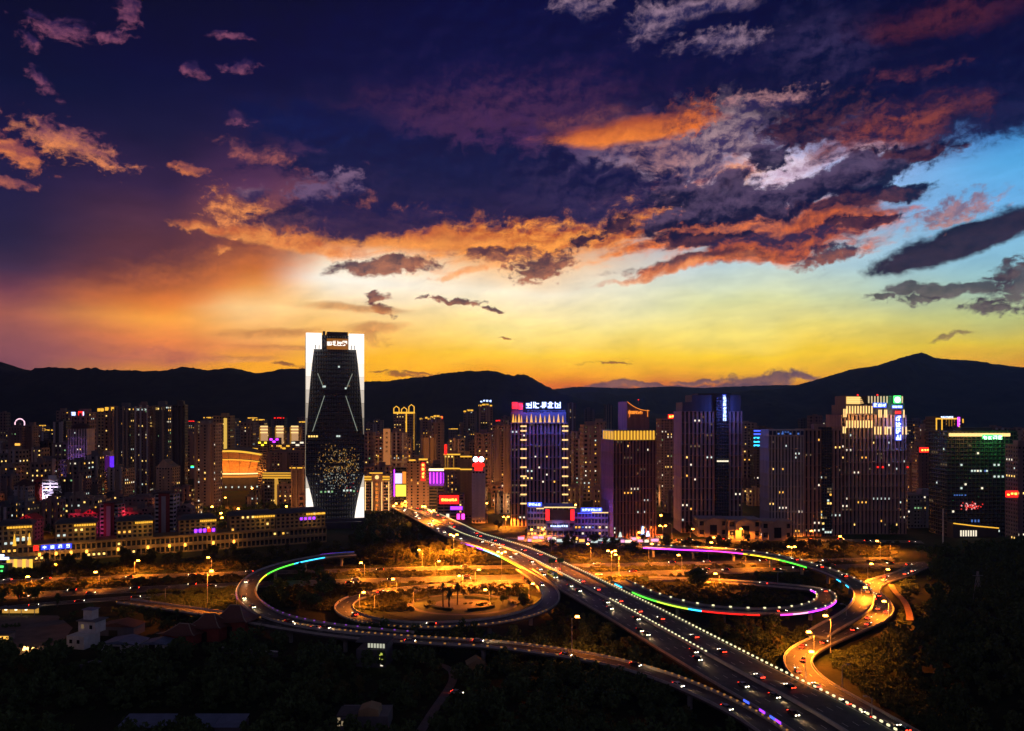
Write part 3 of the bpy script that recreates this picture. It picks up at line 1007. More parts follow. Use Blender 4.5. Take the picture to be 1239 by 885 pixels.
class Road:
    def __init__(self, name, label, pts, width, elevated=False, surf=None, lanes=2, dashes=True, fill=True, lift=0.06):
        self.c = spline([P(*p) for p in pts])
        for p in self.c:
            p.z = max(p.z, 0) + lift
            ROADS.append((p.x, p.y, width / 2))
        self.fr = frames(self.c)
        self.w = width
        w = width / 2
        q = MB()
        if elevated:
            sweep(q, self.fr, [(-w, 0), (w, 0), (w, -.7), (w * .45, -1.7), (-w * .45, -1.7), (-w, -.7)])
        else:
            sweep(q, self.fr, [(-w, 0), (w, 0), (w, -.4), (-w, -.4)])
        self.o = q.build(name, surf or ASPH)
        tag(self.o, label, 'road', kind='structure')
        self.rails = {}
        if dashes:
            q = MB()
            for L in range(1, lanes):
                off = -w + .6 + (width - 1.2) * L / lanes
                for i in range(0, len(self.fr) - 2, 4):
                    sweep(q, self.fr[i:i + 2], [(off - .1, .006), (off + .1, .006), (off + .1, .002), (off - .1, .002)])
            for s in (-1, 1):
                sweep(q, self.fr, [(s * (w - .7) - .1, .006), (s * (w - .7) + .1, .006), (s * (w - .7) + .1, .002), (s * (w - .7) - .1, .002)])
            q.build('lane_markings', PAINT, self.o)
        if elevated:
            for i in range(7, len(self.fr) - 2, 14):     # expansion joints of the deck
                p, d, n = self.fr[i]
                MB().box(-.14, .14, -w + .45, w - .45, .004, .009).build('expansion_joint', BLACKM, self.o, p, atan2(d.y, d.x))

    def parapet(self, side, a=0, b=1, h=.9, m=None, name='parapet', off=0):
        w = self.w / 2 - .2 + off
        fr = slice_fr(self.fr, a, b)
        x = side * w
        q = sweep(MB(), fr, [(x - .18, .0), (x + .18, .0), (x + .14, h), (x - .14, h)])
        return q.build(name, m or RAILC, self.o)

    def median(self, w=.5, h=.9, a=0, b=1, m=None):
        fr = slice_fr(self.fr, a, b)
        return sweep(MB(), fr, [(-w, 0), (w, 0), (w * .6, h), (-w * .6, h)]).build('median_barrier', m or RAILC, self.o)

    def markers(self, side, every=2, a=0, b=1, m=None, size=(.55, .5), h=.35, off=0, cap=98):
        """small lamps set in the face of the barrier; the nearest ones are parts, the rest one strip"""
        x = side * (self.w / 2 - .2) + off
        fr = slice_fr(self.fr, a, b)[::every]
        me_cache = MB().box(-size[0], size[0], -.24, .24, 0, size[1]).mesh('rail_lamp', m or MARK)
        fr = sorted(fr, key=lambda f: f[0].y)
        for p, d, n in fr[:cap]:
            o = link('rail_lamp', me_cache, self.o, p + n * x + Vector((0, 0, h)), atan2(d.y, d.x))
        if len(fr) > cap:
            q = MB()
            for p, d, n in fr[cap:]:
                M = Matrix.Translation(p + n * x + Vector((0, 0, h))) @ Matrix.Rotation(atan2(d.y, d.x), 4, 'Z')
                q.box(-size[0], size[0], -.24, .24, 0, size[1], M=M)
            tag(q.build('rail_lamp_row', m or MARK, self.o), kind='stuff')

    def strip(self, side, segs, h0=-.75, h1=-.15):
        """coloured light tubes along the outer edge of the deck"""
        x = side * (self.w / 2 + .12)
        for a, b, m in segs:
            fr = slice_fr(self.fr, a, b)
            if len(fr) > 1:
                sweep(MB(), fr, [(x - .1, h0), (x + .1, h0), (x + .1, h1), (x - .1, h1)]).build('colour_light_strip', m, self.o)

    def piers(self, every=9, a=0, b=1, r=.9):
        fr = slice_fr(self.fr, a, b)
        for p, d, n in fr[3::every]:
            if p.z > 3:
                MB().tube([(0, 0, 0), (0, 0, p.z - 2.6)], [r, r], 10).frustum((-r, r, -r, r), (-r * 2.2, r * 2.2, -r, r), p.z - 2.6, p.z - 1.65).build('pier', CONC, self.o, (p.x, p.y, 0), atan2(d.y, d.x) + pi / 2)

    def tpx(self, px, py, side=0):
        """how far along the road (0 to 1) its edge passes a surveyed sight line"""
        best = None
        for i, (p, d, n) in enumerate(self.fr):
            v = p + n * side * self.w / 2
            if v.y < 30:
                continue
            e = (CXP + FPX * v.x / v.y - px) ** 2 + (HYP + FPX * (HC - v.z) / v.y - py) ** 2
            if best is None or e < best[0]:
                best = (e, i)
        return best[1] / (len(self.fr) - 1)

    def at(self, t, off, dz=0):
        i = min(len(self.fr) - 1, max(0, int(t * (len(self.fr) - 1))))
        p, d, n = self.fr[i]
        return p + n * off + Vector((0, 0, dz)), d


FLY = Road('flyover', 'broad six-lane flyover running diagonally to the lower right', [(488, 613, 3), (503, 619, 4.5), (520, 627, 6), (540, 637, 7), (562, 648, 7), (620, 667, 7), (670, 691, 7), (715, 715, 7), (767, 743, 7), (810, 767, 7), (860, 795, 7), (905, 820, 7), (970, 855, 7), (1015, 882, 7), (1070, 917, 7)], 30, True, ASPHL, lanes=8)
FLY.median(.55, 1.0)
FLY.parapet(1); FLY.parapet(-1, 0, .80)
# travel runs towards the camera, so the photograph's right-hand rail is on the road's left
FLY.markers(-1, 1, 0, 1, MARK, (.5, .55), .45)
FLY.markers(0, 1, .30, .66, MARK, (.5, .4), 1.0, cap=60)
FLY.markers(0, 1, .72, .86, MARK, (.5, .4), 1.0, cap=60)
FLY.piers(10, .1, 1, 1.3)
def edge_lights(road, side, segs, h0=-.75, h1=-.15):
    road.strip(side, [(*sorted((road.tpx(*a, side), road.tpx(*b, side))), m) for a, b, m in segs], h0, h1)


edge_lights(FLY, 1, [((557, 658), (583, 673), VIOLET), ((583, 673), (600, 682), CYAN), ((600, 682), (611, 688), LIME), ((611, 688), (632, 702), YELLOW)])
edge_lights(FLY, 1, [((901, 844), (907, 849), BLUEL), ((913, 853), (917, 856), BLUEL), ((922, 859), (929, 863), VIOLET), ((930, 865), (938, 870), BLUEL), ((941, 872), (949, 878), VIOLET)], .1, .75)

LOOPB = Road('loop_road', 'long curved ramp sweeping round the left of the interchange with rainbow edge lights', [(430, 671, 7), (400, 673, 7), (370, 678, 7), (340, 685, 7), (313, 696, 7), (299, 711, 7), (301, 726, 7), (322, 742, 7), (355, 753, 7), (400, 760.5, 7), (450, 766, 7), (500, 770.5, 7)], 10, True, ASPHL, 2)
LOOPB.parapet(1); LOOPB.parapet(-1)
LOOPB.strip(1, [(.0, .05, BLUEL), (.055, .09, VIOLET)], .1, .9)
LOOPB.strip(-1, [(.10, .2, CYAN), (.2, .34, LIME), (.34, .42, YELLOW), (.42, .5, mat('pale_strip_light', emit=(1, .7, .3), power=.9, light=True))], .3, .9)
LOOPB.strip(1, [(.42, .5, mat('pale_strip_light')), (.5, .56, mat('dim_violet_strip', emit=(.4, .1, .6), power=.5))], -.2, .6)
LOOPB.markers(-1, 2, .6, 1, mat('dim_violet_lamp', emit=(.45, .1, .9), power=.5), (.4, .4), .5)
LOOPB.piers(9)

RINGR = Road('ring_road', 'lower ring road crossing in front of the interchange from left to right', [(150, 728, 1), (200, 735, 2), (250, 742, 4.5), (300, 750.5, 6), (350, 759, 6.5), (412, 768, 7), (470, 773.5, 7), (530, 777, 7), (600, 781, 7), (680, 791, 7), (740, 802, 7), (800, 819, 7), (850, 839, 7), (900, 864, 7), (940, 890, 7), (965, 912, 7)], 8.6, True, ASPHL, 2)
RINGR.parapet(1); RINGR.parapet(-1)
RINGR.markers(-1, 1, .28, 1, MARKO, (.45, .45), .5)
RINGR.markers(1, 2, .50, .75, MARKO, (.45, .45), .5)
RINGR.markers(1, 2, .0, .25, MARKO, (.45, .45), .5)
RINGR.piers(10)

LOOPC = Road('inner_loop', 'tight inner loop ramp curling down round the palm garden', [(632, 688, 7), (648, 699, 7), (661, 711, 6.8), (667, 722, 6.4), (658, 735, 6), (630, 746, 5.5), (585, 754, 5), (525, 757.5, 4.2), (475, 756, 3.3), (440, 750.5, 2.4), (420, 742, 1.5), (416, 733, .8), (432, 723, .3), (475, 714, .15), (525, 709, .1), (575, 706.5, .1), (640, 703, .1)], 9.5, True, ASPHL, 2)
LOOPC.parapet(1, .02, .78); LOOPC.parapet(-1, .02, .7)
LOOPC.strip(1, [(.35, .62, mat('pale_rail_light', emit=(.9, .85, .8), power=.35))], .3, .55)
LOOPC.markers(-1, 1, .28, .62, MARKO, (.4, .45), .5)
LOOPC.piers(8, 0, .5)

UPR = Road('upper_loop', 'curved upper ramp on the right with purple to green edge lights', [(775, 661, 7), (800, 662.5, 7), (835, 664, 7), (870, 665.5, 7), (910, 669.5, 7), (950, 676.5, 7), (985, 686, 7), (1015, 697, 7), (1037, 709, 7), (1046, 721, 6.8), (1041, 735, 6.2), (1026, 747, 5.4), (1004, 759, 4.6), (985, 771, 4)], 10, True, ASPHL, 2)
UPR.parapet(1); UPR.parapet(-1)
UPR.markers(-1, 3, .05, .75, MARK, (.6, .6), .45)
UPR.strip(1, [(.02, .16, PURPLE), (.165, .26, MAGENTA), (.262, .36, YELLOW), (.36, .46, LIME), (.585, .60, CYAN), (.64, .655, CYAN)], -.62, .0)
UPR.strip(1, [(.76, .80, BLUEL), (.83, .88, BLUEL)], -.9, .5)
UPR.piers(9)

LOOPF = Road('right_loop', 'inner loop ramp on the right with green red and purple edge lights', [(748, 703, 7), (765, 711, 7), (785, 720, 7), (812, 728.5, 7), (845, 735.5, 7), (885, 739.5, 7), (925, 741, 6.8), (958, 739.5, 6.4), (985, 734.5, 5.8), (999, 727, 5), (999, 719, 4), (985, 713.5, 3), (955, 710.5, 2), (910, 706.5, 1), (868, 704, .3), (830, 702.5, .1), (780, 701, .1)], 9.5, True, ASPHL, 2)
LOOPF.parapet(1); LOOPF.parapet(-1)
LOOPF.markers(-1, 3, .05, .66, MARK, (.6, .65), .45)
LOOPF.markers(1, 3, .45, .66, MARK, (.6, .6), .45)
LOOPF.strip(1, [(.025, .06, CYAN), (.105, .17, LIME), (.172, .235, mat('lime_strip', emit=(.55, 1, .05), power=2.0, light=True)), (.238, .258, CYAN), (.26, .345, REDL), (.373, .39, MAGENTA), (.39, .43, mat('rose_strip', emit=(1, .35, .6), power=2.5, light=True)), (.43, .55, PURPLE)], -.62, .0)
LOOPF.strip(-1, [(.60, .65, PURPLE), (.56, .6, YELLOW)], .1, .7)
LOOPF.piers(8, 0, .55)

SROAD = Road('winding_road', 'winding orange-lit road at the right descending in an S to the flyover', [(1120, 682, 1), (1095, 694, 1), (1075, 700, 1), (1058, 706, 1.2), (1052, 715, 1.5), (1062, 726, 1.8), (1068, 737, 2), (1058, 749, 2.3), (1036, 759, 2.6), (1006, 771, 3), (980, 783, 3), (966, 794, 3), (966, 806, 3), (980, 822, 3.5), (1008, 840, 4), (1050, 864, 4.5), (1100, 893, 5), (1140, 915, 5)], 11, True, ASPHL, 3)
SROAD.parapet(1, .05, 1, .7); SROAD.parapet(-1, .05, 1, .7)
SROAD.markers(1, 1, .48, .66, mat('amber_rail_lamp', emit=(1, .62, .08), power=.9), (.5, .5), .3)

AVE = Road('avenue', 'wide avenue passing under the flyover from left to right', [(-90, 727, 0), (60, 719, 0), (200, 712, 0), (330, 707, 0), (480, 702.5, 0), (600, 699.5, 0), (740, 695.5, 0), (860, 692, 0), (980, 688, 0), (1090, 684, 0), (1180, 681, 0)], 16, False, ASPH, 4)
AVE2 = Road('avenue_far_side', 'second carriageway of the avenue beyond the planted strip', [(-90, 708, 0), (60, 702, 0), (200, 697, 0), (330, 693, 0), (480, 689, 0), (600, 686.5, 0), (740, 684, 0), (860, 681.5, 0), (980, 679, 0), (1090, 676, 0)], 12, False, ASPH, 3, lift=.07)
SIDE = Road('service_road', 'quieter service road in front of the avenue at the left', [(-60, 742, 0), (60, 731, 0), (130, 725.5, 0), (215, 719, 0)], 9, False, ASPHL, 2, lift=.08)
STREET = Road('city_street', 'street in front of the hotels lit orange', [(610, 652, 0), (680, 656, 0), (760, 657, 0), (840, 655, 0), (940, 653, 0), (1060, 655, 0), (1150, 657, 0)], 12, False, ASPHL, 3, lift=.09)
NORTH = Road('far_street', 'orange street running away between the shops beyond the flyover', [(488, 613, 3), (476, 606, 1), (470, 598, .3), (476, 588, 0), (490, 578, 0), (500, 570, 0)], 18, False, ASPHL, 4, lift=.05)
TRACK = Road('foot_track', 'pale narrow track climbing through the dark foreground', [(497, 905, 0), (512, 880, 0), (526, 858, 0), (540, 838, 0), (549, 822, 0), (546, 809, 0), (530, 803, 0), (505, 800, 0), (488, 795, 0)], 3.2, False, mat('pale_track', (.16, .13, .12), .9), 1, False, lift=.05)
DIRT = Road('dirt_path', 'reddish dirt path on the slope beside the winding road', [(1078, 708, 1), (1082, 716, 1), (1094, 728, 1.5), (1100, 742, 2), (1101, 752, 3)], 3, False, mat('red_dirt', (.22, .10, .05), .9), 1, False, lift=.4)

# paved interchange garden inside the left loop
def garden():
    pv = mat('pale_paving', (.13, .11, .085), .85, var=.3, scale=.3)
    lawn = mat('lawn', (.035, .046, .015), .95, var=.4, scale=.2)
    hedge = mat('clipped_hedge', (.028, .04, .016), .95, var=.5, scale=.8)
    c = P(560, 731)

    def ring(r0, r1, z, m, name, lab, squash=.8, off=(0, 0)):
        n = 64
        q = MB()
        vs = []
        for r in (r0, r1):
            for k in range(n):
                vs.append((c.x + off[0] + r * cos(2 * pi * k / n), c.y + off[1] + r * squash * sin(2 * pi * k / n), z))
        if r0 > 0:
            q.add(vs, [(k, n + k, n + (k + 1) % n, (k + 1) % n) for k in range(n)])
        else:
            q.add(vs[n:], [tuple(range(n))])
        tag(q.build(name, m), lab, 'garden', kind='structure')
    ring(0, 44, .03, lawn, 'lawn', 'round lawn inside the tight loop ramp')
    ring(26, 29, .04, pv, 'garden_path', 'outer ring path of the palm garden')
    ring(0, 15, .045, pv, 'garden_floor', 'paved floor at the centre of the palm garden')
    r = random.Random(4)
    for k in range(3):
        q = MB()
        a0 = (3.5, 4.9, .6)[k]
        pts = [(c.x + 17.5 * cos(a0 + j * .12), c.y + 14 * sin(a0 + j * .12), 0) for j in range(9)]
        fr = frames([Vector(p) for p in pts])
        sweep(q, fr, [(-1.2, 0), (1.2, 0), (1.0, 1.1), (-1.0, 1.1)])
        tag(q.build('hedge', hedge), ('left', 'near', 'right')[k] + ' curved clipped hedge round the palm garden floor', 'hedge')
    # paved square north of the garden
    q = MB()
    a, b, cc, d = P(430, 718), P(640, 712), P(640, 706.5), P(430, 712)
    q.add([v + Vector((0, 0, .03)) for v in (a, b, cc, d)], [(0, 1, 2, 3)])
    tag(q.build('pavement', pv), 'pale pavement beside the avenue inside the left loop', 'pavement', kind='structure')


garden()
# ---------------------------------------------------------------- the bright bank tower
def glow(root, loc, color, energy, r=1.0):
    """unseen lamp added for the light a big sign or lit trim throws on walls"""
    l = bpy.data.lights.new('sign_glow', 'POINT')
    l.energy, l.color, l.shadow_soft_size = energy, color, r
    link('sign_glow', l, root, loc)



def bank_tower():
    Y = 696.0
    mid, d = 405.5, 44.0
    rng = random.Random(3)
    lx = lambda px: (px - mid) / FPX * Y
    z = lambda py: zt(py, Y)
    root = thing('bank_tower', 'tall dark glass tower outlined by blazing white tapering corner panels', 'tower', (at(mid, Y) - sin(R(15)) * d / 2, Y + cos(R(15)) * d / 2, 0), R(15))
    w = lx(440) - lx(371)
    y0 = -d / 2
    f = Facade()
    top = z(424)
    f.block(lx(371), lx(440), y0, d / 2, 0, z(406), 24, 16, 46, mx=.07, mb=.12, mt=.05, dep=.15)
    f.build('curtain_wall', [DARKW, CURTAIN], root)
    # white corner panels standing proud of the glass: wide heads tapering down, and feet tapering up
    for s in (-1, 1):
        o = lambda a, b: (s * a if s > 0 else -a, b)
        e, h1 = lx(440) - .2, lx(416.5)
        # the panels are built of storey-high light boxes that dim downwards; inner edge curves in
        inner = [(423.2, 430.5), (440, 432.6), (456, 434.2), (472, 435.6), (488, 436.8), (506, 437.9), (526, 439.0)]
        MB().box(*sorted((s * e, s * lx(421.5))), y0 - 3, y0 - .4, z(423), z(404)).build('corner_panel', WHITEL, root)
        for k, ((ya, ia), (yb, ib)) in enumerate(zip(inner, inner[1:])):
            pw = (1.5, 1.25, .95, .65, .40, .20)[k]
            poly = [(s * e, z(yb)), (s * e, z(ya + .35)), (s * lx(ia), z(ya + .35)), (s * lx(ib), z(yb))]
            MB().prism(poly if s > 0 else poly[::-1], y0 - 3, y0 - .4).build('corner_panel', mat('floodlit_panel_%d' % k, emit=(1.0, .9 - k * .015, .80 - k * .03), power=pw, light=True), root)
        foot = [(575, 439.6), (590, 435.6), (605, 432.2), (620, 429.6), (637, 427.4)]
        for k, ((ya, ia), (yb, ib)) in enumerate(zip(foot, foot[1:])):
            poly = [(s * e, z(yb)), (s * e, z(ya + .35)), (s * lx(ia), z(ya + .35)), (s * lx(ib), z(yb))]
            MB().prism(poly if s > 0 else poly[::-1], y0 - 3, y0 - .4).build('foot_panel', mat('floodlit_panel_%d' % (3, 1, 0, 0)[k]), root)
        for px in (424.5, 428.5):   # dark slots cut in the head of the panel
            MB().box(s * lx(px) - .35, s * lx(px) + .35, y0 - 3.1, y0 - 2.9, z(423), z(418)).build('panel_slot', BLACKM, root)
        q = MB()   # faint edge light along the folds of the glass
        for a, b in (((426, 452), (419, 470)), ((418, 479), (432, 522))):
            q.tube([(s * lx(a[0]), y0 - .1, z(a[1])), (s * lx(b[0]), y0 - .1, z(b[1]))], .28, 4)
        q.build('edge_light', mat('dim_edge_light', emit=(.75, .85, .7), power=.35), root)
        # side faces carry a thin line of light
        if s < 0:
            MB().box(s * (e + .15), s * (e + .45), y0 + 2.5, y0 + 3.1, z(600), z(410)).build('side_light', mat('side_edge_light', emit=(1, .85, .6), power=.35), root)
    q = MB()
    q.box(lx(396), lx(420.5), y0 - 1.5, d / 2 - 6, z(405.9), z(402))
    q.box(lx(391), lx(394), y0 + 2, y0 + 5, z(405.9), z(401)).box(lx(424), lx(425), y0 + 3, y0 + 4, z(405.9), z(402.5))
    q.build('crown', DARKW, root)
    MB().box(lx(395.7), lx(420.9), y0 - .5, y0 - .02, z(423), z(410)).build('sign_recess', mat('amber_lit_recess', emit=(1, .33, .03), power=.28, light=True), root)
    sign(root, 4, lx(398.6), y0 - .6, z(415.6), 4.6, lx(411.6) - lx(405.5), WHITEL, rng=random.Random(5), back=None)
    MB().box(lx(393), lx(420), y0 - .25, y0 - .02, z(476), z(472.5)).build('louvre_band', BLACKM, root)
    MB().box(lx(395), lx(418), y0 - .25, y0 - .02, z(564), z(560.5)).build('louvre_band', BLACKM, root)
    # offices: only a few lit high up, painted city reflections in the lower third
    W = [x for x in f.win if x[1] in (0, 2 * pi) and z(600) < x[0][2] < z(538) and abs(x[0][0]) < lx(436)]
    hi = [x for x in f.win if x[1] in (0, 2 * pi) and x[0][2] > z(538)]
    for px, py, m in ((410, 444, COOL), (391.5, 468, COOL), (393.5, 468, COOL), (418, 470, COOL), (422, 467, DIMW), (375, 528, WARM), (378, 528, WARM), (381, 528, WARM), (384, 528, WARM),
                      (408, 528, COOL), (410.5, 528, COOL), (389, 595, GREENW), (394, 595, GREENW), (398, 595, COOL), (402, 595, GREENW), (416, 594, COOL), (420, 594, COOL), (424, 594, COOL), (428, 595, GREENW)):
        pane(root, (lx(px), y0 - .1, z(py)), 0, 1.7, 1.9, m)
    q = MB()
    mats = [mat('glint_amber', emit=(1, .48, .08), power=.5), mat('glint_warm', emit=(1, .62, .2), power=.42), mat('glint_white', emit=(1, .85, .6), power=.5), mat('glint_cool', emit=(.8, .95, .9), power=.4), mat('red_lobby_and_glint', emit=(1, .04, .03), power=1.0)]
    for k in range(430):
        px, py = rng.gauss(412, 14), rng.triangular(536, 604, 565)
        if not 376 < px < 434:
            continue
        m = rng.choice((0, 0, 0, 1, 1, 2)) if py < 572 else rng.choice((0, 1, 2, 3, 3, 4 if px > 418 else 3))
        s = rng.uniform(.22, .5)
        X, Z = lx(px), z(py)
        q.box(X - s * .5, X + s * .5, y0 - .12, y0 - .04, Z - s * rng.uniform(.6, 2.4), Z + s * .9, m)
    # reflections of the city put on the lower glass as glowing specks
    tag(q.build('painted_reflections', mats, root), kind='stuff')
    MB().box(lx(369), lx(441), y0 - 6, y0 - 3.2, 0, 8).box(lx(376), lx(436), y0 - 12, y0 - 6, 0, 5.5).build('entrance_base', DARKW, root)


bank_tower()


# ---------------------------------------------------------------- named buildings, from the right of the tower to the edge
def hotel_beside():
    r, w, d, h, rng, f = tower('hotel', 'floodlit brown hotel with golden cornice and glowing column lines right of the bright tower', 'hotel', 439, 472, 576, 815, 0, .7, 'band', BROWN, 8, MIX_GOLD, top=False)
    y = -d / 2
    Y = 815
    L = lambda px: (px - 455.5) / FPX * Y
    z = lambda py: zt(py, Y)
    MB().box(-w / 2 - .6, w / 2 + .6, y - .8, d / 2, h, h + 1.2).box(L(450), L(463), y - 2, d / 2 - 2, 0, z(571.5)).build('centre_bay', BROWN, r)
    for a, b, zz in ((439, 450, 577), (439, 450, 580.5), (463, 471.5, 577), (463, 471.5, 580.5), (447.5, 463.4, 572.4)):
        strip(r, L(a), L(b), y - .9 - (1.3 if zz == 572.4 else 0), z(zz), 1.1, GOLD, 'cornice_light')
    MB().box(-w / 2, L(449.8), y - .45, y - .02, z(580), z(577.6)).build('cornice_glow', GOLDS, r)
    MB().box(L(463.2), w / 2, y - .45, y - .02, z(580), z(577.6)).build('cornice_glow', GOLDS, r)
    for px in (442, 450.6, 462.4, 470.5):
        vstrip(r, L(px), y - (2.05 if 449 < px < 464 else .1), z(620), z(583), .75, GOLDW, 'column_light')
    sign(r, 7, L(456.5), y - 2.5, z(586), 3.0, 4.2, ORANGE, True, back=BROWN, part='vertical_sign')
    q = MB()
    q.tube([(L(456.5), y - 2.3, z(577.5)), (L(456.5), y - 2.0, z(577.5))], [2.1, 2.1], 16)
    q.build('round_emblem', GOLDW, r)


hotel_beside()


def crowned_hotel():
    """the broad hotel with the blue-white roof sign"""
    Y = 700.0
    r, w, d, h, rng, f = tower('hotel', 'broad dark hotel tower with white and blue roof sign and two columns of gold bars', 'hotel', 618, 687, 512, Y, 0, .55, 'pier', RIB, 40, MIX_WORK, top=False, bay=3.4)
    y = -d / 2
    L = lambda px: (px - 652.5) / FPX * Y
    z = lambda py: zt(py, Y)
    MB().box(-w / 2 + 1, w / 2 - 1.5, y + 1, d / 2 - 1, h, z(499)).box(-w / 2, L(633), y + .5, d / 2 - 2, h, z(498)).build('crown', DARKW, r)
    q = MB().box(-w / 2 - .5, w / 2 + .5, y - .7, d / 2 + .5, h - .5, h + .5).build('cornice', BROWN, r)
    for px, m in [(621, 1), (624, 0), (628, 1), (631, 0)] + [(637.5 + k * 5.45, k % 2) for k in range(9)]:
        b, t = (1.15, 0) if m else (.7, 0)
        yy = y + (.4 if px < 633 else .9)
        tt = z(501 if m else 503)
        MB().frustum((L(px) - b, L(px) + b, yy - .5, yy), (L(px) - .12, L(px) + .12, yy - .3, yy), h + .5, tt).build('painted_crown_light', GOLD, r)  # uplight wash on the crown shaped as tapered glowing strips
    for px in (633.5, 683.8):
        for k in range(13):
            py = 516 + k * (11 if k > 1 else 5.5) - (5.5 if k > 1 else 0)
            if py < 612:
                strip(r, L(px) - 2.7, L(px) + 2.7, y - .1, z(py), 1.25, GOLDW, 'light_bar')
    s = sign(r, 5, L(640), y + .6, z(490.3), 6.0, L(649.5) - L(640.8), BLUEWHITE, rng=random.Random(8), part='roof_sign')
    e = MB().box(L(619.5), L(626), y + .4, y + .8, z(495), z(487)).box(L(627.5), L(632.5), y + .4, y + .8, z(495.5), z(488)).build('red_emblem', REDL, r)
    for px in (640, 660, 680):
        glow(r, (L(px), y - 6, z(492)), (.08, .12, 1), 26000)
    glow(r, (L(626), y - 5, z(491)), (1, .03, .05), 9000)
    q = MB().box(L(619), L(633), y + .9, y + 1.2, z(498), z(486))
    q.box(L(638), L(684), y + .9, y + 1.1, z(498), z(496.5)).build('sign_frame', BLACKM, r)


crowned_hotel()


def arcade():
    """the mall in front of the hotel"""
    Y = 640.0
    r = thing('shopping_arcade', 'low mall with dark screen between red banners and blue-white signs at the hotel foot', 'mall', (at(690, Y), Y + 12, 0))
    L = lambda px: (px - 690) / FPX * Y
    z = lambda py: zt(py, Y)
    y = -12
    f = Facade()
    f.block(L(638), L(661), y, 12, 0, z(614), 6, 5, 5, mx=.12, mb=.25, mt=.12)
    f.block(L(661.3), L(694.7), y - 3, 12, 0, z(613), 5, 4, 4, lit=False, mx=.1, mb=.3, mt=.15)
    f.block(L(695), L(736), y, 12, 0, z(620), 10, 5, 4, mx=.12, mb=.25, mt=.12)
    f.build('wall', [GREYW, GLASS], r)
    strip(r, L(658), L(697), y - 3.1, z(613.6), .9, GOLDW)
    strip(r, L(649), L(658), y - .1, z(615.5), .8, GOLDW)
    strip(r, L(716), L(736), y - .1, z(620.5), .8, GOLDW)
    MB().box(L(665), L(690), y - 3.5, y - 3.05, z(628.5), z(616)).build('dark_screen', mat('unlit_screen', (.01, .008, .014), .25), r)
    for px in (662.3, 692.2):
        MB().box(L(px) - 1.5, L(px) + 1.5, y - 4.2, y - 3.1, z(629), z(616)).build('red_banner', REDL, r)
    for px, py, n, s in ((641.5, 610.5, 4, 2.3), (706, 617, 7, 2.1)):
        MB().box(L(px) - 2, L(px) + n * s + .2, y - .1, y + .4, z(py + 2.3), z(py - 2.3)).build('sign_panel', BLUEL, r)
        sign(r, n, L(px), y - .4, z(py), s, s * 1.05, BLUEWHITE, part='blue_sign')
    sign(r, 8, L(667), y - 3.6, z(636), 1.6, 1.75, BLUEWHITE, part='shop_sign')
    strip(r, L(699), L(716), y - .1, z(621.3), .5, BLUEL)
    for px, py, c, e in ((646, 613, (.1, .15, 1), 22000), (715, 619, (.12, .06, 1), 50000), (675, 634, (.5, .3, 1), 9000), (662, 622, (1, .03, .1), 8000), (693, 622, (1, .03, .1), 8000), (725, 640, (1, .4, .7), 14000), (650, 640, (1, .5, .2), 14000)):
        glow(r, (L(px), y - 8, z(py)), c, e * .22)
    light_windows(r, [x for x in f.win if x[0][2] < 12], 46, [0, 0, 1, 3, 3, 5], random.Random(4))


arcade()


def kiosks():
    rng = random.Random(14)
    for k in range(22):
        px = 632 + k * 8.0 + rng.uniform(-2, 2)
        Y = rng.uniform(608, 630)
        t = thing('kiosk', 'small lit kiosk on the forecourt before the mall and stepped tower', 'kiosk', (at(px, Y), Y, 0), 0, 'lit kiosks on the mall forecourt')
        w = rng.uniform(1.6, 3.2)
        MB().box(-w, w, 0, 3, 0, 3).build('wall', GREYW, t)
        MB().box(-w - .4, w + .4, -1.2, 3.2, 3.0, 3.3).build('roof', rng.choice((REDB, ROOFG, PALE)), t)
        MB().box(-w + .2, w - .2, -.1, -.02, .5, 2.7).build('lit_front', rng.choice((WHITE, WARM, mat('pink_shop_glow', emit=(1, .4, .7), power=1.2, light=True), mat('amber_shop_glow', emit=(1, .5, .1), power=1.6, light=True), COOL)), t)


kiosks()


